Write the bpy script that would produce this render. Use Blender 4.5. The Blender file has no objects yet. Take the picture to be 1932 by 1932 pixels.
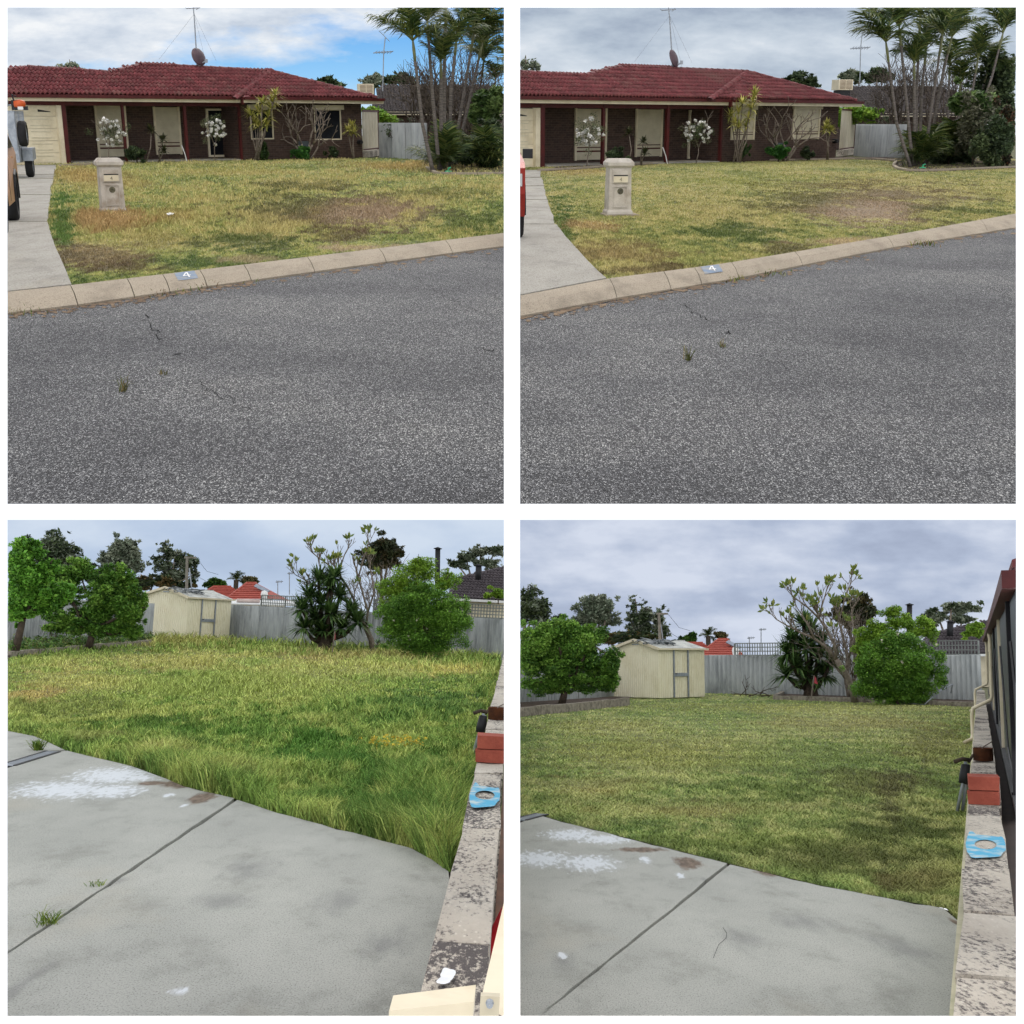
import bpy, bmesh, math, random
import numpy as np
from mathutils import Vector, Matrix

# ------------------------------------------------------------------ camera, sky, sun, exposure
SC = bpy.context.scene
COL = SC.collection
PX = 966.0                      # half the picture in layout units (picture = 1932 units)
T = 0.40                        # tangent of the half field of view
FO = PX / T
PITCH = math.radians(5.7)       # the camera looks slightly down
CAMPOS = Vector((0, 0, 1.6))
cam = bpy.data.objects.new('camera', bpy.data.cameras.new('camera'))
COL.objects.link(cam)
cam.data.angle = 2 * math.atan(T)
cam.data.clip_start = 0.05
cam.data.clip_end = 3000
cam.location = CAMPOS
cam.rotation_euler = (math.pi / 2 - PITCH, 0, 0)
SC.camera = cam

SUN_EL, SUN_AZ = math.radians(55), math.radians(2)      # azimuth clockwise from +Y: high behind the clouds, ahead of the viewer
world = bpy.data.worlds.new('World'); SC.world = world
world.use_nodes = True
wn = world.node_tree; wn.nodes.clear()
w_out = wn.nodes.new('ShaderNodeOutputWorld'); w_bg = wn.nodes.new('ShaderNodeBackground')
w_sky = wn.nodes.new('ShaderNodeTexSky'); w_sky.sky_type = 'NISHITA'; w_sky.sun_disc = False
w_sky.sun_elevation = SUN_EL; w_sky.sun_rotation = SUN_AZ
w_sky.air_density = 1.0; w_sky.dust_density = 3.0; w_sky.ozone_density = 1.0
# the hazy sky goes on, mirrored, below the horizon, so the air round the plots is equally pale everywhere
w_tc = wn.nodes.new('ShaderNodeTexCoord'); w_sep = wn.nodes.new('ShaderNodeSeparateXYZ'); w_com = wn.nodes.new('ShaderNodeCombineXYZ')
w_abs = wn.nodes.new('ShaderNodeMath'); w_abs.operation = 'ABSOLUTE'
w_aby = wn.nodes.new('ShaderNodeMath'); w_aby.operation = 'ABSOLUTE'      # overcast: as bright behind the viewer as ahead
w_add = wn.nodes.new('ShaderNodeMath'); w_add.operation = 'ADD'; w_add.inputs[1].default_value = 0.12
L = wn.links.new
L(w_tc.outputs['Generated'], w_sep.inputs[0]); L(w_sep.outputs['X'], w_com.inputs['X']); L(w_sep.outputs['Y'], w_aby.inputs[0]); L(w_aby.outputs[0], w_com.inputs['Y'])
L(w_sep.outputs['Z'], w_abs.inputs[0]); L(w_abs.outputs[0], w_add.inputs[0]); L(w_add.outputs[0], w_com.inputs['Z'])
L(w_com.outputs[0], w_sky.inputs['Vector'])
w_hsv = wn.nodes.new('ShaderNodeHueSaturation'); w_hsv.inputs['Saturation'].default_value = 0.35   # overcast: little colour in the sky light
L(w_sky.outputs[0], w_hsv.inputs['Color']); L(w_hsv.outputs[0], w_bg.inputs['Color']); L(w_bg.outputs[0], w_out.inputs[0])
w_bg.inputs['Strength'].default_value = 0.15

sun = bpy.data.objects.new('sun', bpy.data.lights.new('sun', 'SUN')); COL.objects.link(sun)
sun.data.energy = 0.6; sun.data.angle = math.radians(14); sun.data.color = (1.0, 0.96, 0.9)
sd = Vector((math.sin(SUN_AZ) * math.cos(SUN_EL), math.cos(SUN_AZ) * math.cos(SUN_EL), math.sin(SUN_EL)))
sun.rotation_euler = sd.to_track_quat('Z', 'Y').to_euler()

EXPO = 0.12
SC.view_settings.view_transform = 'Standard'; SC.view_settings.look = 'None'
SC.view_settings.exposure = EXPO; SC.view_settings.gamma = 1.0
SC.view_settings.use_curve_mapping = False
SC.cycles.adaptive_threshold = 0.03
SC.cycles.max_bounces = 4; SC.cycles.diffuse_bounces = 2; SC.cycles.glossy_bounces = 1; SC.cycles.transmission_bounces = 2; SC.cycles.transparent_max_bounces = 8
VAULT = 1.0                     # brightness of the glowing ceiling added to light the two back yards

# ------------------------------------------------------------------ plots of land
RX = Vector((1, 0, 0)); FW = Vector((0, math.cos(PITCH), -math.sin(PITCH))); UP = Vector((0, math.sin(PITCH), math.cos(PITCH)))
def cam2world(v): return RX * v[0] + UP * v[1] - FW * v[2]

class Plot:
    """One yard: a level plane of its own, x across, y away, z up, seen from eye height h."""
    def __init__(s, name, x0, y0, x1, y1, hx, hy, slope, h):
        s.name, s.x0, s.y0, s.x1, s.y1, s.h = name, x0, y0, x1, y1, h
        m = -slope
        c = (PX - hy) / FO - m * (hx - PX) / FO
        s.U = Vector((-m, 1, c)).normalized()
        s.F = Vector((0, c, -1)).normalized()
        s.R = s.F.cross(s.U)
        w = [cam2world(v) for v in (s.R, s.F, s.U)]
        s.M = Matrix(((w[0].x, w[1].x, w[2].x, 0), (w[0].y, w[1].y, w[2].y, 0), (w[0].z, w[1].z, w[2].z, 0), (0, 0, 0, 1)))
        s.M.translation = CAMPOS - w[2] * h
        s.eye = Vector((0, 0, h))
        s.A = np.array([s.R[:], s.F[:], s.U[:]])          # camera -> plot
        s.objs = []
    def ray(s, px, py):
        c = Vector(((px - PX) / FO, (PX - py) / FO, -1))
        return Vector((c.dot(s.R), c.dot(s.F), c.dot(s.U)))
    def g(s, px, py, z=0.0):
        d = s.ray(px, py); return s.eye + d * ((z - s.h) / d.z)
    def b(s, q): return q if isinstance(q, Vector) else s.g(*q)
    def at(s, px, py, Y):
        d = s.ray(px, py); return s.eye + d * (Y / d.y)
    def gn(s, px, py, z=0.0):
        c = np.stack([(px - PX) / FO, (PX - py) / FO, -np.ones_like(px)], -1) @ s.A.T
        t = (z - s.h) / c[:, 2]
        return c * t[:, None] + np.array([0, 0, s.h])
    def proj(s, P):
        q = (np.asarray(P, float) - np.array([0, 0, s.h])) @ s.A
        return np.stack([PX + FO * q[..., 0] / -q[..., 2], PX - FO * q[..., 1] / -q[..., 2]], -1)
    def inside(s, P, m=0.5):
        p = s.proj(P)
        return (p[..., 0] > s.x0 + m) & (p[..., 0] < s.x1 - m) & (p[..., 1] > s.y0 + m) & (p[..., 1] < s.y1 - m)
    def mpp(s, Y): return Y / FO

P1 = Plot('overgrown front yard', 14, 14, 951, 951, 480, 227, 0.0, 1.55)
P2 = Plot('mown front yard', 981, 14, 1917, 951, 1450, 230, 0.0, 1.55)
P3 = Plot('overgrown back yard', 14, 981, 951, 1917, 480, 1144, 0.053, 1.6)
P4 = Plot('mown back yard', 981, 981, 1917, 1917, 1450, 1237, 0.0, 1.6)

# ------------------------------------------------------------------ helpers
def lin(r, g, b):
    f = lambda c: (c / 255 / 12.92) if c <= 10 else ((c / 255 + 0.055) / 1.055) ** 2.4
    return (f(r), f(g), f(b))
def tag(o, label=None, cat=None, group=None, kind=None):
    if label: o['label'] = label
    if cat: o['category'] = cat
    if group: o['group'] = group
    if kind: o['kind'] = kind
    return o

class MB:
    def __init__(s): s.v = []; s.f = []
    def add(s, vs, fs):
        n = len(s.v); s.v += [tuple(v) for v in vs]; s.f += [tuple(i + n for i in f) for f in fs]; return s
    def box(s, c, d, rz=0.0, M=None):
        x, y, z = d[0] / 2, d[1] / 2, d[2] / 2
        R = M if M else Matrix.Rotation(rz, 3, 'Z'); c = Vector(c)
        vs = [c + R @ Vector((i * x, j * y, k * z)) for k in (-1, 1) for i, j in ((-1, -1), (1, -1), (1, 1), (-1, 1))]
        return s.add(vs, [(3, 2, 1, 0), (4, 5, 6, 7), (0, 1, 5, 4), (1, 2, 6, 5), (2, 3, 7, 6), (3, 0, 4, 7)])
    def bar(s, a, b, w, t, up=(0, 0, 1)):
        a, b = Vector(a), Vector(b); y = (b - a); l = y.length; y.normalize()
        x = y.cross(Vector(up));
        if x.length < 1e-4: x = Vector((1, 0, 0))
        x.normalize(); z = x.cross(y)
        return s.box((a + b) / 2, (w, l, t), M=Matrix((x, y, z)).transposed())
    def tube(s, pts, r, n=6, cap=True):
        pts = [Vector(p) for p in pts]; k = len(pts)
        rs = r if isinstance(r, (list, tuple)) else [r] * k
        b = len(s.v); prev = None
        for i, p in enumerate(pts):
            d = (pts[min(i + 1, k - 1)] - pts[max(i - 1, 0)])
            d = d.normalized() if d.length > 1e-9 else Vector((0, 0, 1))
            a = d.cross(Vector((0, 0, 1)) if abs(d.z) < .9 else Vector((1, 0, 0))).normalized() if prev is None else (prev - d * prev.dot(d)).normalized()
            prev = a; c = d.cross(a)
            for j in range(n):
                t = 2 * math.pi * j / n; s.v.append(tuple(p + (a * math.cos(t) + c * math.sin(t)) * rs[i]))
        for i in range(k - 1):
            for j in range(n):
                s.f.append((b + i * n + j, b + i * n + (j + 1) % n, b + (i + 1) * n + (j + 1) % n, b + (i + 1) * n + j))
        if cap:
            s.f.append(tuple(b + j for j in reversed(range(n)))); s.f.append(tuple(b + (k - 1) * n + j for j in range(n)))
        return s
    def lathe(s, prof, n=20, axis='Z', c=(0, 0, 0)):
        b = len(s.v); c = Vector(c)
        for r, h in prof:
            for j in range(n):
                t = 2 * math.pi * j / n
                p = {'Z': (r * math.cos(t), r * math.sin(t), h), 'X': (h, r * math.cos(t), r * math.sin(t)), 'Y': (r * math.sin(t), h, r * math.cos(t))}[axis]
                s.v.append(tuple(c + Vector(p)))
        for i in range(len(prof) - 1):
            for j in range(n):
                s.f.append((b + i * n + j, b + i * n + (j + 1) % n, b + (i + 1) * n + (j + 1) % n, b + (i + 1) * n + j))
        return s
    def prism(s, poly, off):
        n = len(poly); off = Vector(off); poly = [Vector(p) for p in poly]
        return s.add(poly + [p + off for p in poly], [tuple(reversed(range(n))), tuple(range(n, 2 * n))] + [(i, (i + 1) % n, n + (i + 1) % n, n + i) for i in range(n)])
    def xf(s, M): s.v = [tuple(M @ Vector(v)) for v in s.v]; return s
    def mesh(s, name, smooth=False, fix=True):
        me = bpy.data.meshes.new(name); me.from_pydata(s.v, [], s.f)
        if fix:
            bm = bmesh.new(); bm.from_mesh(me); bmesh.ops.recalc_face_normals(bm, faces=bm.faces); bm.to_mesh(me); bm.free()
        if smooth: me.shade_smooth()
        return me

def thing(P, name, label, cat, loc=(0, 0, 0), rz=0.0, group=None, kind=None):
    o = bpy.data.objects.new(name, None); COL.objects.link(o)
    o.matrix_basis = Matrix.Translation(Vector(loc)) @ Matrix.Rotation(rz, 4, 'Z')
    o.empty_display_size = .2
    tag(o, label, cat, group, kind); P.objs.append(o); return o
def part(root, name, geo, mat, smooth=False, absd=False, M=None):
    """geo: MB or mesh. absd: coordinates are the plot's, else the root's own."""
    if isinstance(geo, MB):
        if absd: geo.xf(root_inv(root))
        geo = geo.mesh(name, smooth)
    o = bpy.data.objects.new(name, geo); COL.objects.link(o); o.parent = root
    if mat is not None and not geo.materials: geo.materials.append(mat)
    if M is not None: o.matrix_basis = M
    return o
def root_inv(r):
    m = r.matrix_basis.copy()
    while r.parent: r = r.parent; m = r.matrix_basis @ m
    return m.inverted()
def put(P, name, geo, mat, label=None, cat=None, group=None, kind=None, smooth=False):
    """one-mesh thing, coordinates in the plot's frame; its origin goes to the middle of its base"""
    if isinstance(geo, MB):
        geo = geo.mesh(name, smooth)
    n = len(geo.vertices); a = np.empty(n * 3); geo.vertices.foreach_get('co', a); a = a.reshape(-1, 3)
    o0 = np.array([(a[:, 0].min() + a[:, 0].max()) / 2, (a[:, 1].min() + a[:, 1].max()) / 2, a[:, 2].min()])
    a -= o0; geo.vertices.foreach_set('co', a.ravel()); geo.update()
    o = bpy.data.objects.new(name, geo); COL.objects.link(o); o.location = o0
    if mat is not None and not geo.materials: geo.materials.append(mat)
    tag(o, label, cat, group, kind); P.objs.append(o); return o

def npmesh(name, V, faces, col=None, uv=None):
    """V (n,3); faces: list of integer arrays (m,k); col (n,3) linear"""
    me = bpy.data.meshes.new(name); V = np.asarray(V, np.float32)
    me.vertices.add(len(V)); me.vertices.foreach_set('co', V.ravel())
    li = np.concatenate([f.ravel() for f in faces]).astype(np.int32)
    tot = np.concatenate([np.full(len(f), f.shape[1]) for f in faces]).astype(np.int32)
    st = np.concatenate([[0], np.cumsum(tot)[:-1]]).astype(np.int32)
    me.loops.add(len(li)); me.loops.foreach_set('vertex_index', li)
    me.polygons.add(len(tot)); me.polygons.foreach_set('loop_start', st); me.polygons.foreach_set('loop_total', tot)
    me.update(calc_edges=True)
    if col is not None:
        at = me.color_attributes.new('Col', 'FLOAT_COLOR', 'POINT')
        c4 = np.ones((len(V), 4), np.float32); c4[:, :3] = col; at.data.foreach_set('color', c4.ravel())
    if uv is not None:
        u = me.uv_layers.new(name='UVMap'); u.data.foreach_set('uv', np.asarray(uv, np.float32)[li].ravel())
    me.validate(); return me

def _h(ix, iy, seed):
    n = (ix.astype(np.int64) * 374761393 + iy.astype(np.int64) * 668265263 + seed * 144665) & 0x7fffffff
    n = ((n ^ (n >> 13)) * 1274126177) & 0x7fffffff
    return ((n ^ (n >> 16)) & 0xffff) / 65535.0
def vnoise(x, y, seed=0):
    ix, iy = np.floor(x), np.floor(y); fx, fy = x - ix, y - iy
    fx = fx * fx * (3 - 2 * fx); fy = fy * fy * (3 - 2 * fy)
    a, b, c, d = _h(ix, iy, seed), _h(ix + 1, iy, seed), _h(ix, iy + 1, seed), _h(ix + 1, iy + 1, seed)
    return (a * (1 - fx) + b * fx) * (1 - fy) + (c * (1 - fx) + d * fx) * fy
def fbm(x, y, seed=0, o=4):
    s, a, t = 0, .5, 0
    for i in range(o): s = s + a * vnoise(x * 2 ** i, y * 2 ** i, seed + i * 17); t += a; a *= .5
    return s / t

# ------------------------------------------------------------------ materials
def newmat(name):
    m = bpy.data.materials.new(name); m.use_nodes = True; nt = m.node_tree
    b = nt.nodes['Principled BSDF']; b.inputs['Specular IOR Level'].default_value = .3
    return m, nt, b
def N(nt, t, **k):
    n = nt.nodes.new(t)
    for a, v in k.items():
        if a.startswith('_'): n.inputs[a[1:].replace('_', ' ')].default_value = v
        else: setattr(n, a, v)
    return n
def ramp(nt, fac, stops):
    r = nt.nodes.new('ShaderNodeValToRGB'); e = r.color_ramp.elements
    while len(e) < len(stops): e.new(.5)
    for i, (p, c) in enumerate(stops): e[i].position = p; e[i].color = (*c[:3], 1)
    nt.links.new(fac, r.inputs[0]); return r.outputs[0]
def mixc(nt, fac, a, b, mode='MIX'):
    m = nt.nodes.new('ShaderNodeMix'); m.data_type = 'RGBA'; m.blend_type = mode
    for i, v in ((0, fac), (6, a), (7, b)):
        if isinstance(v, (int, float)): m.inputs[i].default_value = v
        elif isinstance(v, tuple): m.inputs[i].default_value = (*v[:3], 1)
        else: nt.links.new(v, m.inputs[i])
    return m.outputs[2]
def coords(nt, scale=(1, 1, 1), src='Object', rnd=False):
    tc = nt.nodes.new('ShaderNodeTexCoord'); mp = nt.nodes.new('ShaderNodeMapping'); mp.inputs['Scale'].default_value = scale
    nt.links.new(tc.outputs[src], mp.inputs[0])
    if rnd:
        oi = nt.nodes.new('ShaderNodeObjectInfo'); mu = nt.nodes.new('ShaderNodeMath'); mu.operation = 'MULTIPLY'; mu.inputs[1].default_value = 57.0
        nt.links.new(oi.outputs['Random'], mu.inputs[0]); nt.links.new(mu.outputs[0], mp.inputs['Location'])
    return mp.outputs[0]
def noise(nt, vec, scale, detail=4, rough=.6):
    n = N(nt, 'ShaderNodeTexNoise', _Scale=scale, _Detail=detail, _Roughness=rough); nt.links.new(vec, n.inputs['Vector']); return n.outputs[0]
def bump(nt, b, h, strength=.4, dist=.02):
    bp = N(nt, 'ShaderNodeBump', _Strength=strength, _Distance=dist); nt.links.new(h, bp.inputs['Height']); nt.links.new(bp.outputs[0], b.inputs['Normal'])
def pmat(name, c1, c2=None, scale=3, rough=.7, metal=0, bmp=.0, bscale=40, stretch=(1, 1, 1), dirt=None, dscale=1.2, rnd=.0, lo=.35, hi=.65):
    """painted or weathered surface: two colours mixed by noise, an optional dirt colour in blotches, fine relief"""
    m, nt, b = newmat(name); v = coords(nt, stretch, rnd=True)
    c2 = c2 or tuple(x * .8 for x in c1)
    n1 = noise(nt, v, scale, 5)
    c = ramp(nt, n1, [(lo, c1), (hi, c2)])
    if dirt:
        n2 = noise(nt, v, dscale, 6, .7); f = ramp(nt, n2, [(.5, (0, 0, 0)), (.72, (1, 1, 1))])
        c = mixc(nt, f, c, dirt)
    if rnd:
        oi = nt.nodes.new('ShaderNodeObjectInfo'); mr = N(nt, 'ShaderNodeMapRange'); mr.inputs[3].default_value = 1 - rnd; mr.inputs[4].default_value = 1 + rnd
        nt.links.new(oi.outputs['Random'], mr.inputs[0]); hs = nt.nodes.new('ShaderNodeHueSaturation')
        nt.links.new(mr.outputs[0], hs.inputs['Value']); nt.links.new(c, hs.inputs['Color']); c = hs.outputs[0]
    nt.links.new(c, b.inputs['Base Color']); b.inputs['Roughness'].default_value = rough; b.inputs['Metallic'].default_value = metal
    if bmp: bump(nt, b, noise(nt, v, bscale, 3), bmp)
    return m
def colmat(name, rough=.75, trans=.25, spec=.15):
    m, nt, b = newmat(name); a = N(nt, 'ShaderNodeAttribute', attribute_name='Col')
    nt.links.new(a.outputs['Color'], b.inputs['Base Color']); b.inputs['Roughness'].default_value = rough; b.inputs['Specular IOR Level'].default_value = spec
    if trans:
        t = nt.nodes.new('ShaderNodeBsdfTranslucent'); nt.links.new(a.outputs['Color'], t.inputs[0])
        mx = nt.nodes.new('ShaderNodeMixShader'); mx.inputs[0].default_value = trans; o = nt.nodes['Material Output']
        nt.links.new(b.outputs[0], mx.inputs[1]); nt.links.new(t.outputs[0], mx.inputs[2]); nt.links.new(mx.outputs[0], o.inputs[0])
    return m
def soilmat(name):
    m, nt, b = newmat(name); a = N(nt, 'ShaderNodeAttribute', attribute_name='Col')
    v = coords(nt, (1, .4, 1)); n1 = noise(nt, v, 14, 6, .7)
    c = mixc(nt, .75, a.outputs['Color'], ramp(nt, n1, [(.3, (.35, .35, .35)), (.7, (1.25, 1.25, 1.25))]), 'MULTIPLY')
    nt.links.new(c, b.inputs['Base Color']); b.inputs['Roughness'].default_value = .95; bump(nt, b, n1, .6, .05); return m

def asphalt(name):
    m, nt, b = newmat(name); v = coords(nt, (1, .42, 1))
    vo = N(nt, 'ShaderNodeTexVoronoi', _Scale=205.0); nt.links.new(v, vo.inputs['Vector'])
    sp = nt.nodes.new('ShaderNodeSeparateColor'); nt.links.new(vo.outputs['Color'], sp.inputs[0])
    vo2 = N(nt, 'ShaderNodeTexVoronoi', _Scale=110.0); nt.links.new(v, vo2.inputs['Vector'])
    sp2 = nt.nodes.new('ShaderNodeSeparateColor'); nt.links.new(vo2.outputs['Color'], sp2.inputs[0])
    c1 = ramp(nt, sp.outputs[0], [(.15, lin(44, 44, 45)), (.5, lin(76, 77, 78)), (.78, lin(102, 103, 104)), (.97, lin(184, 184, 182))])
    c2 = ramp(nt, sp2.outputs[1], [(.2, (.8, .8, .82)), (.8, (1.05, 1.05, 1.05)), (.97, (1.4, 1.4, 1.38))])
    c = mixc(nt, 1.0, c1, c2, 'MULTIPLY')
    n = noise(nt, v, 1.1, 4); c = mixc(nt, .8, c, ramp(nt, n, [(.3, (.8, .8, .82)), (.7, (1.12, 1.12, 1.1))]), 'MULTIPLY')
    vs = coords(nt, (.22, .3, 1)); n3 = noise(nt, vs, 1.4, 5, .6); c = mixc(nt, .9, c, ramp(nt, n3, [(.33, (.62, .62, .64)), (.5, (1, 1, 1)), (.68, (1.34, 1.32, 1.27))]), 'MULTIPLY')
    nt.links.new(c, b.inputs['Base Color']); b.inputs['Roughness'].default_value = .85
    bump(nt, b, vo.outputs['Distance'], .5, .01); return m
def concrete(name, c1, c2, pit=120, stretch=(1, .5, 1), dark=(.45, .45, .45)):
    m, nt, b = newmat(name); v = coords(nt, stretch)
    n1 = noise(nt, v, 1.3, 6, .65); c = ramp(nt, n1, [(.3, c1), (.7, c2)])
    n2 = noise(nt, v, pit, 3, .7); c = mixc(nt, .9, c, ramp(nt, n2, [(.32, (.4, .4, .4)), (.47, (.97, .97, .97)), (.75, (1.16, 1.16, 1.16))]), 'MULTIPLY')
    n3 = noise(nt, v, 2.6, 6, .7); c = mixc(nt, ramp(nt, n3, [(.52, (0, 0, 0)), (.72, (.6, .6, .6))]), c, tuple(x * y for x, y in zip(c1, dark)))
    n4 = noise(nt, v, .8, 4); c = mixc(nt, ramp(nt, n4, [(.58, (0, 0, 0)), (.75, (.45, .45, .45))]), c, lin(176, 166, 146))
    nt.links.new(c, b.inputs['Base Color']); b.inputs['Roughness'].default_value = .9; bump(nt, b, n2, .35, .01); return m
def limestone(name):
    m, nt, b = newmat(name); v = coords(nt, (1, .4, 1), rnd=True)
    n1 = noise(nt, v, 3, 6, .7); c = ramp(nt, n1, [(.3, lin(216, 208, 194)), (.7, lin(184, 174, 160))])
    n2 = noise(nt, v, 46, 4, .75); n3 = noise(nt, v, 1.9, 4)
    mm = N(nt, 'ShaderNodeMath', operation='MULTIPLY'); nt.links.new(n2, mm.inputs[0]); nt.links.new(n3, mm.inputs[1])
    c = mixc(nt, ramp(nt, mm.outputs[0], [(.25, (0, 0, 0)), (.33, (1, 1, 1))]), c, lin(92, 86, 84))
    vo = N(nt, 'ShaderNodeTexVoronoi', _Scale=34.0); nt.links.new(v, vo.inputs['Vector'])
    c = mixc(nt, ramp(nt, vo.outputs['Distance'], [(.12, (.5, .5, .5)), (.22, (0, 0, 0))]), c, lin(232, 226, 214))
    nt.links.new(c, b.inputs['Base Color']); b.inputs['Roughness'].default_value = .95; bump(nt, b, n2, .8, .03); return m
def brickmat(name, c1, c2, mortar):
    m, nt, b = newmat(name); tc = nt.nodes.new('ShaderNodeTexCoord'); s = nt.nodes.new('ShaderNodeSeparateXYZ'); a = N(nt, 'ShaderNodeMath', operation='ADD'); cb = nt.nodes.new('ShaderNodeCombineXYZ')
    nt.links.new(tc.outputs['Object'], s.inputs[0]); nt.links.new(s.outputs[0], a.inputs[0]); nt.links.new(s.outputs[1], a.inputs[1]); nt.links.new(a.outputs[0], cb.inputs[0]); nt.links.new(s.outputs[2], cb.inputs[1])
    br = N(nt, 'ShaderNodeTexBrick', _Scale=1.0, _Color1=(*c1, 1), _Color2=(*c2, 1), _Mortar=(*mortar, 1)); br.inputs['Mortar Size'].default_value = .008
    br.inputs['Brick Width'].default_value = .24; br.inputs['Row Height'].default_value = .086; br.inputs['Bias'].default_value = -.1
    nt.links.new(cb.outputs[0], br.inputs['Vector']); n = noise(nt, cb.outputs[0], 9, 4)
    c = mixc(nt, .6, br.outputs['Color'], ramp(nt, n, [(.3, (.6, .6, .6)), (.7, (1.25, 1.25, 1.25))]), 'MULTIPLY')
    nt.links.new(c, b.inputs['Base Color']); b.inputs['Roughness'].default_value = .9; bump(nt, b, br.outputs['Fac'], -.5, .01); return m
def glass(name, c=(.012, .014, .018), rough=.08):
    m, nt, b = newmat(name); b.inputs['Base Color'].default_value = (*c, 1); b.inputs['Roughness'].default_value = rough; b.inputs['Specular IOR Level'].default_value = .4; return m
def skymat(name, layers, strength=1.0):
    """layers(nt, uvec) -> colour socket; the sky gives off its own light"""
    m = bpy.data.materials.new(name); m.use_nodes = True; nt = m.node_tree; nt.nodes.clear()
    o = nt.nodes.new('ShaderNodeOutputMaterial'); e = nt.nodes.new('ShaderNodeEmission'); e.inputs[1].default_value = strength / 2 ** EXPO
    uv = nt.nodes.new('ShaderNodeUVMap'); uv.uv_map = 'UVMap'
    nt.links.new(layers(nt, uv.outputs[0]), e.inputs[0]); nt.links.new(e.outputs[0], o.inputs[0]); return m

MAROON = pmat('maroon_roof_tile', lin(126, 64, 66), lin(94, 46, 48), dirt=lin(116, 80, 74), dscale=.7, scale=6, rough=.7, rnd=.22, bmp=.15, bscale=60)
MAROON_D = pmat('dark_red_paint', lin(88, 34, 33), lin(70, 27, 27), rough=.5)
CREAM = pmat('cream_paint', lin(230, 219, 192), lin(218, 206, 178), rough=.55, dirt=lin(196, 182, 152))
CREAM_D = pmat('cream_steel', lin(216, 207, 182), lin(202, 193, 168), rough=.5, dirt=lin(184, 173, 146))
BRICK = brickmat('dark_brown_brick', lin(84, 66, 58), lin(64, 50, 46), lin(92, 80, 72))
DARKGLASS = glass('dark_glass')
ASPHALT = asphalt('worn_asphalt')
CONC_KERB = concrete('kerb_concrete', lin(176, 163, 143), lin(158, 146, 128), 90)
CONC_DRIVE = concrete('driveway_concrete', lin(172, 168, 158), lin(150, 146, 136), 60)
CONC_PATIO = concrete('patio_concrete', lin(188, 189, 184), lin(166, 168, 165), 130)
LIME = limestone('weathered_limestone')
LIME_BED = pmat('bed_edging_stone', lin(160, 152, 138), lin(120, 112, 100), scale=9, rough=.95, bmp=.6, bscale=30, dirt=lin(84, 78, 66), dscale=4)
FENCE = pmat('grey_fibre_cement', lin(176, 179, 177), lin(156, 160, 160), scale=2.5, rough=.9, stretch=(2, 2, .5), dirt=lin(124, 128, 128), dscale=1.2, rnd=.1)
SHED = pmat('cream_steel_sheet', lin(243, 236, 210), lin(236, 228, 200), scale=2, rough=.5, dirt=lin(222, 212, 178), dscale=.9)
ZINC = pmat('galvanised_steel', lin(168, 174, 180), lin(140, 147, 155), scale=8, rough=.45, metal=.35)
BLACKRUB = pmat('black_rubber', lin(38, 38, 40), lin(28, 28, 30), rough=.8)
CHAR = pmat('charcoal_plastic', lin(46, 46, 48), lin(34, 34, 36), rough=.6)
WHITE = pmat('white_paint', lin(232, 232, 230), lin(218, 218, 216), rough=.6)
BARK = pmat('grey_bark', lin(142, 130, 118), lin(104, 94, 84), scale=12, rough=.95, bmp=.5, bscale=25)
BARK_D = pmat('dark_bark', lin(86, 74, 62), lin(62, 54, 46), scale=12, rough=.95, bmp=.5, bscale=25)
TWIG = pmat('grey_brown_twigs', lin(104, 94, 84), lin(72, 64, 58), scale=12, rough=.95)
TRUNK = pmat('palm_trunk', lin(122, 114, 107), lin(80, 74, 70), scale=5, rough=.9, stretch=(1, 1, 7), bmp=.4, bscale=14)
LEAF = colmat('leaf', .55, .22, .3)
GRASSM = colmat('grass_blade', .8, 0, .1)
SOIL = soilmat('lawn_soil')
DIRT = pmat('dark_garden_soil', lin(84, 70, 60), lin(58, 48, 42), scale=5, rough=1, bmp=.8, bscale=18)
GROUND = pmat('far_ground', lin(104, 104, 72), lin(84, 84, 60), scale=.6, rough=1)
FLOWER = colmat('petal', .6, .3, .2)
PIT = pmat('black_crack', (.012, .012, .012), (.018, .018, .018), rough=1); PIT.node_tree.nodes['Principled BSDF'].inputs['Specular IOR Level'].default_value = 0

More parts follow.
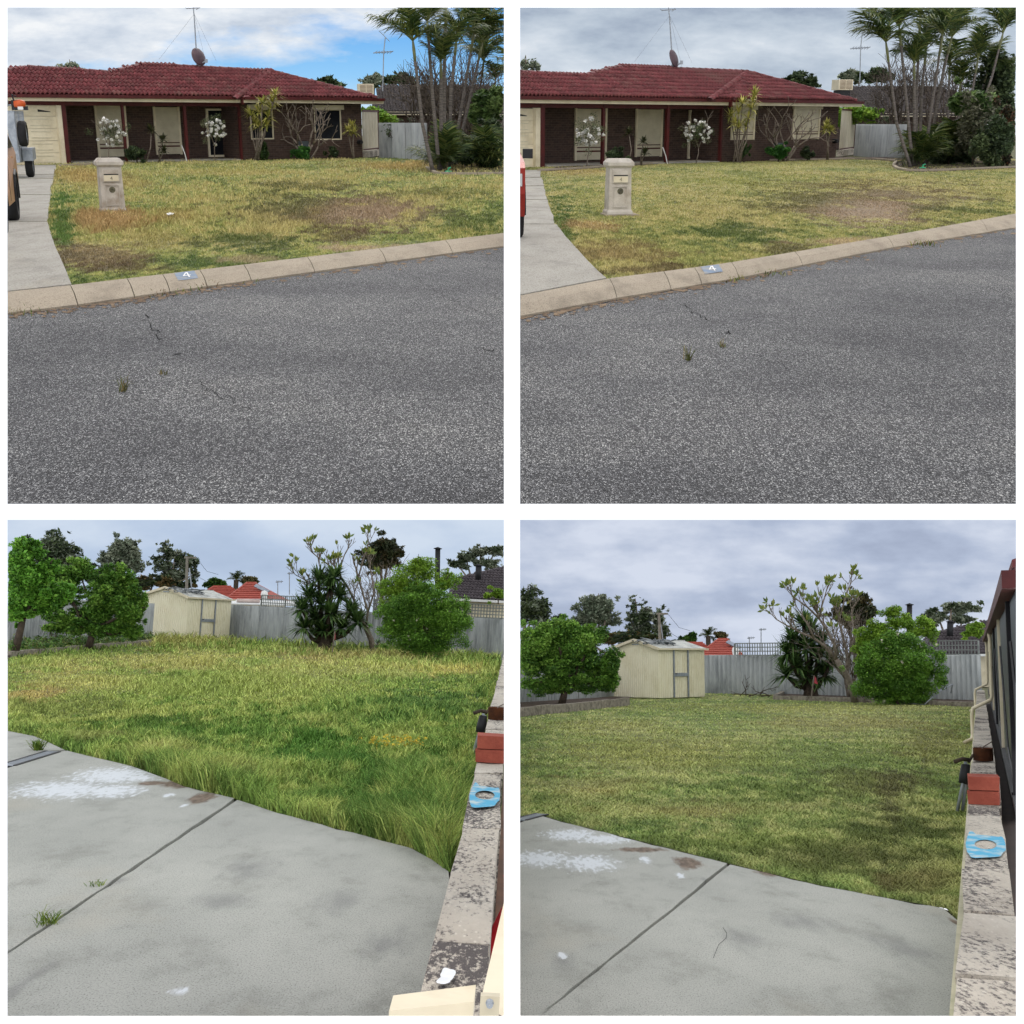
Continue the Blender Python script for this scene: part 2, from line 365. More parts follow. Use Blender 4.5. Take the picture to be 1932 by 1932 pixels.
# ------------------------------------------------------------------ vegetation and ground cover
def leaves(P, rng, clumps, n, size, cols, flat=.35, cut=True, aspect=.45, droop=0.0, name='crown'):
    """many small leaf faces spread through clumps [(centre, radii)]; cols: list of linear colours"""
    C = np.array([list(c) for c, r in clumps]); Rr = np.array([list(r) if hasattr(r, '__len__') else [r] * 3 for c, r in clumps])
    w = (Rr.prod(1)) ** .67; k = rng.choice(len(C), n, p=w / w.sum())
    d = rng.normal(size=(n, 3)); d /= np.linalg.norm(d, axis=1)[:, None]
    rad = rng.random(n) ** .42
    ctr = C[k] + d * rad[:, None] * Rr[k]
    ax = rng.normal(size=(n, 3)) + d * .7; ax[:, 2] = ax[:, 2] * (1 - flat) - droop; ax /= np.linalg.norm(ax, axis=1)[:, None]
    sd = np.cross(ax, rng.normal(size=(n, 3)) * .6 + np.array([0, 0, 1.0])); sd /= np.linalg.norm(sd, axis=1)[:, None] + 1e-9
    s = size * (.6 + .8 * rng.random(n))[:, None]; nn = np.cross(ax, sd)
    b = ctr - ax * s * .5; t = ctr + ax * s * .5
    l = ctr - sd * s * aspect * .5 + nn * s * .06; r = ctr + sd * s * aspect * .5 + nn * s * .06
    V = np.stack([b, l, t, r], 1)
    cc = np.array(cols); ci = (rng.integers(0, len(cc), len(C))[k]); mixv = rng.random(n) < .35; ci[mixv] = rng.integers(0, len(cc), mixv.sum())
    colr = cc[ci] * (.65 + .8 * rng.random(n))[:, None]
    if cut:
        ok = P.inside(V.reshape(-1, 3), .3).reshape(-1, 4).all(1); V = V[ok]; colr = colr[ok]
    m = len(V)
    if m == 0: V = np.zeros((1, 4, 3)); colr = np.zeros((1, 3)); m = 1
    return npmesh(name, V.reshape(-1, 3), [np.arange(m * 4).reshape(-1, 4)], np.repeat(colr, 4, 0))

def blades(P, rng, base, hgt, wid, col, lean=.5, name='grass'):
    """bent grass blades standing at base (n,3)"""
    n = len(base); a = rng.random(n) * 2 * math.pi; dr = np.stack([np.cos(a), np.sin(a), np.zeros(n)], 1)
    b = rng.random(n) * 2 * math.pi; sd = np.stack([np.cos(b) * .9 + .3, np.sin(b) * .35, np.zeros(n)], 1)
    sd /= np.linalg.norm(sd, axis=1)[:, None]
    ln = (lean * (.3 + rng.random(n)))[:, None]; H = hgt[:, None]; up = np.array([0, 0, 1.0]); w = wid[:, None] / 2
    mid = base + up * H * .55 + dr * H * ln * .35; tip = base + up * H * (1 - .35 * ln) + dr * H * ln
    V = np.stack([base - sd * w, base + sd * w, mid + sd * w * .8, mid - sd * w * .8, tip], 1)
    ok = P.inside(V.reshape(-1, 3), .3).reshape(-1, 5).all(1); V = V[ok]; col = col[ok]; m = len(V)
    i = np.arange(m)[:, None] * 5
    return npmesh(name, V.reshape(-1, 3), [i + np.array([[0, 1, 2, 3]]), i + np.array([[3, 2, 4]])], np.repeat(col, 5, 0))

def inpoly(x, y, poly):
    r = np.zeros(len(x), bool); n = len(poly)
    for i in range(n):
        (x1, y1), (x2, y2) = poly[i], poly[(i + 1) % n]
        if y1 == y2: continue
        c = ((y1 > y) != (y2 > y)) & (x < (x2 - x1) * (y - y1) / (y2 - y1) + x1); r ^= c
    return r

def lawn_colour(P, px, py, G, spec, seed):
    """colour of turf at ground points G (drawn patches are named by where they lie on the plot)"""
    x, y = G[:, 0], G[:, 1] * .4
    n1, n2, n3, n4 = fbm(x * .55, y * .55, seed), fbm(x * 1.7, y * 1.7, seed + 5), fbm(x * 6, y * 6, seed + 9, 3), fbm(x * 22, y * 22, seed + 12, 2)
    c = np.zeros((len(x), 3))
    pal = [np.array(q) for q in spec['pal']]
    f = np.clip((n1 * .45 + n2 * .3 + n3 * .4 + n4 * .35 - .5) * 2.6, 0, .999) * (len(pal) - 1)
    i = np.floor(f).astype(int); t = (f - i)[:, None]; pa = np.array(pal)
    c = pa[i] * (1 - t) + pa[np.minimum(i + 1, len(pal) - 1)] * t
    for cx, cy, rx, ry, colr, st in spec['patch']:
        d = np.sqrt(((px - cx) / rx) ** 2 + ((py - cy) / ry) ** 2) + (n2 - .5) * 1.5 + (n3 - .5) * 1.5 + (n4 - .5) * .9
        w = np.clip((1.1 - d) * 1.8, 0, 1) * st
        c = c * (1 - w[:, None]) + np.array(colr) * w[:, None]
    if 'stripe' in spec: c = c * (1 + spec['stripe'] * np.sin(G[:, 1] * 3.1 + G[:, 0] * .5 + n2 * 5) * (.4 + n1))[:, None]
    c = c * spec.get('gain', 1.05) * (.8 + .4 * n3 + .3 * (n4 - .5))[:, None]; g = c.mean(1, keepdims=True); k = spec.get('grey', .16); return c * (1 - k) + g * k

def branching(mb, rng, p, d, L0, r, depth, tips, spread=.6, up=.15, kids=(2, 3), taper=.72, shrink=.78, bend=.15):
    """candelabra branching made of tapering tubes"""
    p = Vector(p); d = Vector(d).normalized(); pts = [p]; dd = d.copy()
    for i in range(3):
        dd = (dd + Vector(rng.normal(size=3)) * bend + Vector((0, 0, up * .3))).normalized(); pts.append(pts[-1] + dd * L0 / 3)
    mb.tube(pts, [r, r * .93, r * .86, r * taper + .0005], 5 if r < .04 else 7)
    if depth == 0: tips.append((pts[-1], dd)); return
    k = int(rng.integers(kids[0], kids[1] + 1)); a0 = rng.random() * 6.28
    a = dd.cross(Vector((.3, .2, 1)) if abs(dd.z) < .9 else Vector((1, .1, 0))).normalized(); b = dd.cross(a)
    for j in range(k):
        t = a0 + 6.283 * j / k + rng.normal() * .3
        nd = (dd + (a * math.cos(t) + b * math.sin(t)) * spread * (.7 + .6 * rng.random()) + Vector((0, 0, up))).normalized()
        branching(mb, rng, pts[-1], nd, L0 * shrink * (.75 + .5 * rng.random()), r * taper, depth - 1, tips, spread, up, kids, taper, shrink, bend)

def rosette(mb_v, rng, c, n, ln, w, droop=.5, up=.35, cols=None, dirv=None):
    """strap leaves round one head; appends (V5, colour) blades made of three segments"""
    out = []
    for i in range(n):
        a = rng.random() * 6.283; e = rng.uniform(-.35, 1.0) * 1.2 + up
        d = Vector((math.cos(a) * math.cos(e), math.sin(a) * math.cos(e), math.sin(e)))
        if dirv is not None: d = (d + Vector(dirv) * .5).normalized()
        s = d.cross(Vector((0, 0, 1)));
        if s.length < 1e-3: s = Vector((1, 0, 0))
        s.normalize(); l = ln * rng.uniform(.7, 1.1); c0 = Vector(c)
        p1 = c0 + d * l * .5; p2 = c0 + d * l - Vector((0, 0, 1)) * l * droop * rng.uniform(.1, .6)
        mb_v.append(([c0 - s * w * .35, c0 + s * w * .35, p1 + s * w * .5, p1 - s * w * .5, p2], cols[int(rng.integers(0, len(cols)))]))
def strapmesh(P, lst, name, rng, cut=True):
    V = np.array([[list(q) for q in v] for v, c in lst]); C = np.array([c for v, c in lst]) * (.75 + .5 * rng.random(len(lst)))[:, None]
    if cut:
        ok = P.inside(V.reshape(-1, 3), .2).reshape(-1, 5).all(1); V, C = V[ok], C[ok]
    m = len(V); i = np.arange(m)[:, None] * 5
    return npmesh(name, V.reshape(-1, 3), [i + np.array([[0, 1, 2, 3]]), i + np.array([[3, 2, 4]])], np.repeat(C, 5, 0))

def tree(P, seed, label, base, crowns, n, size, cols, trunk_r=.15, group=None, name='tree', bark=None, limbs=True, droop=0.0, aspect=.45, cat='tree', flowers=None, rag=.3):
    """crowns: [(centre, radii)] in plot coordinates; trunk and limbs reach from base into the crowns"""
    rng = np.random.default_rng(seed); r = thing(P, name, label, cat, base, group=group)
    C = [Vector(c) for c, q in crowns]; mid = sum(C, Vector()) / len(C); b = Vector(base); fork = b.lerp(mid, .5)
    mb = MB(); mb.tube([b, b.lerp(fork, .5) + Vector((.06, 0, 0)) * trunk_r, fork], [trunk_r, trunk_r * .85, trunk_r * .7], 8)
    if limbs:
        for c in C:
            k = fork.lerp(c, .5) + Vector(rng.normal(size=3)) * (c - fork).length * .08
            mb.tube([fork, k, c + (c - fork) * .15], [trunk_r * .5, trunk_r * .35, trunk_r * .12], 5)
    part(r, 'trunk', mb, bark or BARK_D, True, absd=True)
    cl = []
    for c, q in crowns:
        q = np.array(q if hasattr(q, '__len__') else [q] * 3); k = max(14, int(22 * (q.prod() ** .33)))
        for _ in range(k):
            d = rng.normal(size=3); d /= np.linalg.norm(d)
            out = rng.random() < rag; cl.append((np.array(c[:]) + d * q * (rng.uniform(.85, 1.18) if out else rng.uniform(.2, .85)), q * (rng.uniform(.12, .24) if out else rng.uniform(.28, .48))))
    me = leaves(P, rng, cl, int(n * 1.7), size * 1.1, cols, droop=droop, aspect=aspect)
    o = part(r, 'crown', me, LEAF); o.location = -Vector(base)
    if flowers:
        k = flowers[0]; idx = rng.integers(0, len(cl), k); V = []
        fl = leaves(P, rng, [(cl[i][0] + (cl[i][1] * np.array([0, -.9, .2])), np.array(flowers[1]) * np.ones(3)) for i in idx], k * 6, flowers[1] * 1.3, [flowers[2]], aspect=.9, name='blossom')
        o = part(r, 'blossom', fl, FLOWER); o.location = -Vector(base)
    return r
def fence_sheets(P, pts, h, sheet_w, label, period=.1, amp=.02, z0=0.0, hs=None, group='corrugated fences', dark=None):
    """corrugated sheets set side by side between posts"""
    a = pts[0]; t = thing(P, 'fence', label, 'fence', a, group=group); k = 0
    for p, q in zip(pts, pts[1:]):
        d = q - p; L_ = Vector((d.x, d.y, 0)).length; d = Vector((d.x, d.y, 0)).normalized(); n = Vector((d.y, -d.x, 0)); m = max(1, round(L_ / sheet_w)); w = L_ / m
        for i in range(m):
            seg = max(8, int(w / period * 6)); V = []; F = []; hh = h if hs is None else h + hs[k % len(hs)]; k += 1
            for j in range(seg + 1):
                s = w * (i + .002 + .996 * j / seg); o = amp * math.cos(2 * math.pi * s / period) - (.012 if k % 2 else 0)
                b = p + d * s + n * o; V += [b + Vector((0, 0, z0 - .05)), b + Vector((0, 0, z0 + hh))]
            c = len(V); V += [v - n * .008 for v in V]
            for j in range(seg): F += [(2 * j, 2 * j + 2, 2 * j + 3, 2 * j + 1), (c + 2 * j, c + 2 * j + 1, c + 2 * j + 3, c + 2 * j + 2), (2 * j + 1, 2 * j + 3, c + 2 * j + 3, c + 2 * j + 1)]
            mb = MB(); mb.add(V, F); mb.xf(root_inv(t)); me = mb.mesh('fence_sheet', True, fix=False); part(t, 'fence_sheet', me, FENCE)
    return t
# ================================================================== FRONT YARDS (two plots, before and after mowing)
def qx(P, x, y, roof=False):
    """layout of the second front yard: the same house seen from a step to the side"""
    if P is P1: return x, y
    dx = -69 if roof else float(np.interp(x, [125, 352, 454, 681, 729, 820], [-67, -58, -59, -69, -72, -66]))
    return x + 966 + dx, y + 7 - (x - 130) / 550 * 9

class HF:
    """house frame: u along the facade, w into the house, z up"""
    def __init__(s, P, a, b, label):
        s.P = P; A, B = P.g(*a), P.g(*b); s.rz = math.atan2(B.y - A.y, B.x - A.x)
        s.root = thing(P, 'house', label, 'house', A, s.rz, group='the red roofed house in both front yards')
        s.Mi = s.root.matrix_basis.inverted(); s.o = s.Mi @ P.eye
    def d(s, px, py): return (s.Mi.to_3x3() @ s.P.ray(px, py))
    def w(s, x, y, w=0.0, roof=False):
        px, py = qx(s.P, x, y, roof); d = s.d(px, py); t = (w - s.o.y) / d.y; p = s.o + d * t; return p.x, p.z
    def pl(s, x, y, p0, n):
        px, py = qx(s.P, x, y, True); d = s.d(px, py); t = (Vector(p0) - s.o).dot(n) / d.dot(n); return s.o + d * t

HOUSE = {}
def foot(P, x, w=-.9):
    H = HOUSE[P]; u = H.w(x, 300, w)[0]; return H.root.matrix_basis @ Vector((u, w, 0))
def bx(u0, u1, w0, w1, z0, z1): return MB().box(((u0 + u1) / 2, (w0 + w1) / 2, (z0 + z1) / 2), (abs(u1 - u0), abs(w1 - w0), abs(z1 - z0)))
def wallmesh(u0, u1, z0, z1, w0, w1, holes):
    us = sorted({u0, u1, *[h[0] for h in holes], *[h[1] for h in holes]}); zs = sorted({z0, z1, *[h[2] for h in holes], *[h[3] for h in holes]})
    us = [u for u in us if u0 <= u <= u1]; zs = [z for z in zs if z0 <= z <= z1]; mb = MB()
    for a, b in zip(us, us[1:]):
        for c, d in zip(zs, zs[1:]):
            m = ((a + b) / 2, (c + d) / 2)
            if not any(h[0] < m[0] < h[1] and h[2] < m[1] < h[3] for h in holes): mb.add(bx(a, b, w0, w1, c, d).v, bx(a, b, w0, w1, c, d).f)
    return mb

def tile_mesh(name, w=.34, l=.42, amp=.075, th=.035, seg=12):
    V = []; F = []
    for j, yy in enumerate((0, l)):
        for i in range(seg + 1):
            t = i / seg; z = amp * (.5 - .5 * math.cos(4 * math.pi * t)) + (.05 if j == 0 else .0)
            V.append((w * t, yy, z))
    n = seg + 1
    for i in range(seg): F.append((i, i + 1, n + i + 1, n + i))
    b = len(V)
    for i in range(n): V.append((V[i][0], 0, V[i][2] - th - .012))
    for i in range(seg): F.append((b + i, b + i + 1, i + 1, i))
    me = bpy.data.meshes.new(name); me.from_pydata(V, [], F)
    me.polygons.foreach_set('use_smooth', [True] * seg + [False] * seg); return me
def cap_mesh(name, l=.40, r=.13):
    mb = MB(); n = 7; V = []; F = []
    for y, k in ((0, 1.12), (l, .92)):
        for i in range(n): t = math.pi * i / (n - 1); V.append((math.cos(t) * r * k, y, math.sin(t) * r * k * .8))
    for i in range(n - 1): F.append((i, i + 1, n + i + 1, n + i))
    F.append(tuple(range(n)))
    me = bpy.data.meshes.new(name); me.from_pydata(V, [], F); me.shade_smooth(); return me
def lay_tiles(root, tm, p0, ud, sd, polys2, w=.34, l=.36, limit=300, mat=None, eyeo=None, name='tile'):
    """tiles laid over 2-D polygons in (s,t) of the roof plane; the nearest ones are pieces of their own"""
    ud, sd = Vector(ud), Vector(sd); nd = ud.cross(sd); M3 = Matrix((ud, sd, nd)).transposed(); c = []
    for poly in polys2:
        xs = [p[0] for p in poly]; ys = [p[1] for p in poly]
        S, Tt = np.meshgrid(np.arange(math.floor(min(xs) / w), math.ceil(max(xs) / w)) * w, np.arange(0, math.ceil(max(ys) / l)) * l)
        S, Tt = S.ravel(), Tt.ravel(); ok = inpoly(S + w / 2, Tt + l * .45, poly)
        c += list(zip(S[ok], Tt[ok]))
    pts = [(Vector(p0) + ud * s + sd * t) for s, t in c]
    order = sorted(range(len(pts)), key=lambda i: (pts[i] - eyeo).length)
    if not tm.materials: tm.materials.append(mat)
    rest = MB()
    for r, i in enumerate(order):
        M = M3.to_4x4(); M.translation = pts[i]
        if r < limit: part(root, name, tm, None, M=M)
        else: rest.add([M @ v.co for v in tm.vertices], [tuple(p.vertices) for p in tm.polygons])
    if rest.v: tag(part(root, 'tile_field', rest.mesh('tile_field', True, fix=False), mat), kind='stuff')
def lay_caps(root, cm, a, b, mat, up=(0, 0, 1), step=.36):
    a, b = Vector(a), Vector(b); d = b - a; n = max(1, int(d.length / step)); d.normalize(); x = d.cross(Vector(up)).normalized(); z = x.cross(d)
    if not cm.materials: cm.materials.append(mat)
    for i in range(n):
        M = Matrix((x, d, z)).transposed().to_4x4(); M.translation = a + d * (i * (b - a).length / n) - z * .015; part(root, 'ridge_cap', cm, None, M=M)

def shutter(H, parent, u0, u1, z0, z1, w, stripes=True):
    s = part(parent, 'roller_shutter', bx(u0, u1, w, w + .05, z0, z1), CREAM_D)
    mb = MB(); n = int((z1 - z0) / .055)
    for i in range(n): z = z0 + (i + .5) * (z1 - z0) / n; mb.add(bx(u0 + .03, u1 - .03, w - .014, w + .01, z - .022, z + .022).v, bx(0, 1, 0, 1, 0, 1).f)
    part(s, 'slats', mb, CREAM_D)
    for a, b in ((u0 - .05, u0 + .03), (u1 - .03, u1 + .05)): part(s, 'side_rail', bx(a, b, w - .04, w + .04, z0 - .02, z1 + .02), CREAM)
    if stripes:
        h = z1 - z0
        for a, b in ((.155, .185), (.235, .255)): part(s, 'dark_stripe', bx(u0 + .04, u1 - .04, w - .019, w - .0145, z0 + h * a, z0 + h * b), MAROON_D)
    return s
def window(H, root, u0, u1, z0, z1, w, name='window', fw=.05, mid=None):
    f = MB()
    for a in ((u0, u1, z0, z0 + fw), (u0, u1, z1 - fw, z1), (u0, u0 + fw, z0 + fw, z1 - fw), (u1 - fw, u1, z0 + fw, z1 - fw)): f.add(bx(a[0], a[1], w - .03, w + .06, a[2], a[3]).v, bx(0, 1, 0, 1, 0, 1).f)
    if mid: f.add(bx(mid - .025, mid + .025, w - .025, w + .05, z0 + fw, z1 - fw).v, bx(0, 1, 0, 1, 0, 1).f)
    o = part(root, name, f, CREAM); part(o, 'pane', bx(u0 + fw, u1 - fw, w + .01, w + .025, z0 + fw, z1 - fw), DARKGLASS); return o

TILE = tile_mesh('roof_tile'); CAP = cap_mesh('ridge_cap')
def build_house(P, a, b, label):
    H = HOUSE[P] = HF(P, a, b, label); R = H.root; U = lambda x, y=250, w=0.0: H.w(x, y, w)[0]; Z = lambda x, y, w=0.0: H.w(x, y, w)[1]
    ze = Z(300, 191, -.45); RW = 1.7; uL = U(-60); uG = U(131); uV = U(452); uR = U(683); zt = ze + .1
    # brickwork
    part(R, 'wall', bx(uG - .2, uV + .2, RW, RW + .22, -.05, zt), BRICK)
    w1 = (U(473), U(517), Z(495, 263), Z(495, 205)); w2 = (U(594), U(645), Z(620, 264), Z(620, 206))
    part(R, 'wall', wallmesh(uV, uR, -.05, zt, 0, .22, [w1, w2]), BRICK)
    part(R, 'wall', bx(uV + .003, uV + .2, .223, RW, -.05, zt), BRICK)
    part(R, 'wall', bx(uR - .22, uR, .223, 7.5, -.05, zt), BRICK)
    part(R, 'wall', bx(uG - .2, uG - .02, .05, RW, -.05, zt), BRICK)
    part(R, 'wall', bx(uL, uR, 7.5, 7.7, -.05, zt), BRICK)
    part(R, 'verandah_slab', bx(uG + .02, uV - .02, -.05, RW, -.06, .05), CONC_DRIVE)
    part(R, 'soffit', bx(uL, uR + .4, -.4, 7.6, zt, zt + .03), CREAM_D)
    # garage
    gz = Z(60, 196); gw = .12; gu0, gu1 = uL, U(112)
    door = part(R, 'garage_door', bx(gu0, gu1, gw + .03, gw + .08, -.04, gz), CREAM_D); ph = (gz + .04) / 5
    for i in range(5):
        p = part(door, 'door_panel', bx(gu0 + .02, gu1 - .02, gw, gw + .032, -.04 + ph * i + .008, -.04 + ph * (i + 1) - .008), CREAM)
        if i < 4:
            k = MB(); um = gu1 - .25
            while um > gu0:
                for zz in (.22, .72): k.add(bx(um - .75, um, gw - .012, gw - .001, -.04 + ph * (i + zz), -.04 + ph * (i + zz) + .03).v, bx(0, 1, 0, 1, 0, 1).f)
                um -= 1.05
            part(door, 'panel_moulding', k, CREAM_D)
    if P is P1 or True:
        ut, zz = U(90), Z(90, 211); part(door, 'torn_vent', MB().prism([(ut - .25, gw - .006, zz + .09), (ut - .25, gw - .006, zz), (ut + .22, gw - .006, zz - .01), (ut + .2, gw - .006, zz + .015)], (0, .004, 0)), CHAR)
    part(R, 'garage_pillar', bx(U(111), U(121), -.03, .16, -.05, gz + .02), CREAM)
    for x0, x1 in ((119.5, 133), (232, 239), (348, 357), (451, 457)):
        part(R, 'post', bx(U(x0), U(x0) + max(.09, (U(x1) - U(x0)) * .55), -.06, .06, -.03, zt - .05), MAROON_D)
    part(R, 'beam', bx(uL, uV + .05, -.04, .08, ze - .17, ze + .04), MAROON_D)
    # windows and doors under the verandah
    for x0, x1, y0, y1 in ((183, 237, 199, 296), (293, 338, 202, 291)):
        shutter(H, R, H.w(x0, 250, RW)[0], H.w(x1, 250, RW)[0], max(.1, H.w(x0, y1, RW)[1]), H.w(x0, y0, RW)[1], RW - .06)
    window(H, R, H.w(390, 250, RW)[0], H.w(429, 250, RW)[0], .1, H.w(400, 205, RW)[1], RW - .05, 'door', .08)
    part(R, 'pipe', MB().tube([(U(343), -.3, .0), (U(341), -.25, .3), (U(337), -.2, .62)], .02), WHITE)
    for k in (w1, w2):
        wd = window(H, R, *k, .05, mid=(k[0] + k[1]) / 2 if k is w1 else None)
        part(wd, 'shutter_box', bx(k[0] - .08, k[1] + .08, -.12, -.002, k[3] - .02, k[3] + .16), CREAM_D)
        if P is P2: shutter(H, wd, k[0] + .02, k[1] - .02, k[2] + .02, k[3] - .03, -.02)
    part(R, 'meter_box', bx(U(559), U(578), -.16, -.002, .32, .72), pmat('grey_box_' + P.name[:3], lin(84, 92, 96)))
    part(R, 'vent_pipe', MB().lathe([(.0, -.25), (.08, -.25), (.09, -.1), (.09, 0)], 10, 'Y', (U(676), 0, Z(676, 268))), CHAR)
    # fascia, gutter
    for u0, u1, w in ((uL, uV - .05, -.45), (uV - .02, uR + .75, -.62)):
        part(R, 'fascia', bx(u0, u1, w, w + .03, ze - .03, ze + .1), CREAM)
        part(R, 'gutter', bx(u0, u1, w - .12, w - .002, ze + .085, ze + .19), MAROON_D)
    part(R, 'downpipe_head', bx(uV - .09, uV + .0, -.6, -.45, ze - .1, ze + .17), MAROON_D)
    part(R, 'fascia', bx(uR + .72, uR + .75, -.585, 7.6, ze - .03, ze + .1), CREAM)
    # roof
    al = math.radians(23); sd = Vector((0, math.cos(al), math.sin(al))); nd = Vector((0, -math.sin(al), math.cos(al)))
    e1 = Vector((0, -.55, ze + .2)); e2 = Vector((0, -.72, ze + .2))
    q1 = lambda x, y: H.pl(x, y, e1, nd); q2 = lambda x, y: H.pl(x, y, e2, nd)
    ridge = [q1(-70, 140), q1(14, 133), q1(52, 127), q1(206, 137), q1(265, 123), q1(275, 122), q1(512, 135)]
    st = lambda p, e: ((p - e).x, (p - e).dot(sd))
    low1 = [Vector((ridge[0].x, e1.y, e1.z)), Vector((uV + .1, e1.y, e1.z))]
    poly1 = [st(low1[0], e1), st(low1[1], e1)] + [st(p, e1) for p in reversed(ridge)]
    pk = q2(512, 135); r0 = Vector((uV - .1, e2.y, e2.z)); r1 = Vector((q2(727, 198).x, e2.y, e2.z))
    poly2 = [st(r0, e2), st(r1, e2), st(pk, e2)]
    body = MB(); b3 = lambda ps: [p - nd * .004 for p in ps]
    body.prism(b3([low1[0], low1[1]] + list(reversed(ridge))), -nd * .06)
    body.prism(b3([r0, r1, pk]), -nd * .06)
    for p, q in zip(ridge, ridge[1:]):           # rear slope
        body.add([p - nd * .05, q - nd * .05, (q.x, 2 * q.y + .6, ze + .2), (p.x, 2 * p.y + .6, ze + .2)], [(0, 1, 2, 3)])
    body.add([r1 - nd * .05, pk - nd * .05, (r1.x, 7.9, ze + .2)], [(0, 1, 2)]); body.add([pk - nd * .05, (r1.x, 7.9, ze + .2), (pk.x, 2 * pk.y + .7, ze + .2)], [(0, 1, 2)])
    RF = part(R, 'roof', body, MAROON)
    lay_tiles(RF, TILE, e1, (1, 0, 0), sd, [poly1], limit=230, mat=MAROON, eyeo=H.o)
    lay_tiles(RF, TILE, e2, (1, 0, 0), sd, [poly2], limit=70, mat=MAROON, eyeo=H.o)
    for p, q in list(zip(ridge, ridge[1:])) + [(pk, q2(442, 186)), (r1, pk)]: lay_caps(RF, CAP, p, q, MAROON)
    # the aerial mast with its dish, fixed to the ridge
    m0 = H.root.matrix_basis @ q1(374, 128); Y = m0.y; Q = lambda x, y: P.at(*qx(P, x, y, True), Y)
    tip = Q(363, -8)
    mast = thing(P, 'aerial_mast', 'tall thin mast with guy wires and dish on the roof, %s' % P.name, 'antenna', m0, group='television masts on the house roof')
    part(mast, 'pole', MB().tube([m0 - Vector((0, 0, .1)), Q(370, 90), Q(367, 40), tip], [.03, .028, .024, .02], 7), ZINC, absd=True)
    mb = MB()
    for e in ((Q(300, 112)), (Q(408, 115)), (Q(390, 125))): mb.tube([Q(366.5, 26), e], .004, 4)
    part(mast, 'guy_wire', mb, ZINC, absd=True)
    mb = MB(); mb.tube([Q(352, 16), Q(378, 14.5)], .02, 5); mb.tube([Q(370, 18), Q(374, 16), Q(377, 12)], .015, 5); mb.tube([Q(352, 17), Q(349, 13)], .015, 5); part(mast, 'aerial_arm', mb, ZINC, absd=True)
    c = Q(375, 107); rr = P.mpp(Y) * 16; prof = [(rr * k, -rr * .28 * (1 - k * k)) for k in (0.001, .3, .6, .85, 1)] + [(rr * 1.0, .02), (rr * .85, -rr * .06)]
    dish = MB().lathe(prof, 24, 'Y'); dish.xf(Matrix.Translation(c) @ Matrix.Rotation(math.radians(58), 4, 'Z') @ Matrix.Rotation(math.radians(-18), 4, 'X'))
    part(mast, 'dish', dish, pmat('dish_grey_' + P.name[:3], lin(104, 84, 88), lin(84, 68, 74), rough=.5), True, absd=True)
    mb = MB(); mb.tube([Q(376, 121), Q(388, 116)], .03, 5); mb.box(Q(389, 115), (.1, .1, .14)); mb.tube([Q(372, 112), Q(372, 125)], .04, 6); part(mast, 'dish_arm', mb, ZINC, absd=True)
    return H

H1 = build_house(P1, (133, 308.5), (681, 298), 'low brown brick house with maroon tiled roof, verandah and two unshuttered dark windows')
H2 = build_house(P2, (1026, 315), (1578, 300), 'low brown brick house with maroon tiled roof, verandah and both end windows shuttered')

# ------------------------------------------------------------------ road, kerb, driveway, lawn
def line(pts):
    xs = [p[0] for p in pts]; ys = [p[1] for p in pts]; return lambda x: np.interp(x, xs, ys)
def ext(pts):       # straight on beyond both ends
    (x0, y0), (x1, y1) = pts[0], pts[1]; (x2, y2), (x3, y3) = pts[-2], pts[-1]
    return [(x0 - 60, y0 - 60 * (y1 - y0) / (x1 - x0))] + pts + [(x3 + 60, y3 + 60 * (y3 - y2) / (x3 - x2))]
def sheet(P, top, bot, x0, x1, nx, ny, z, colf=None, name='ground'):
    """a ground sheet between two edges (functions of x)"""
    t = np.linspace(0, 1, ny) ; X, Tt = np.meshgrid(np.linspace(x0, x1, nx), t); tp, bt = top(X), bot(X)
    Yp = tp + (bt - tp) * Tt; V = P.gn(X.ravel(), Yp.ravel(), z); i = np.arange(nx * ny).reshape(ny, nx)
    F = np.stack([i[1:, :-1], i[1:, 1:], i[:-1, 1:], i[:-1, :-1]], -1).reshape(-1, 4)
    return npmesh(name, V, [F], None if colf is None else colf(X.ravel(), Yp.ravel(), V))

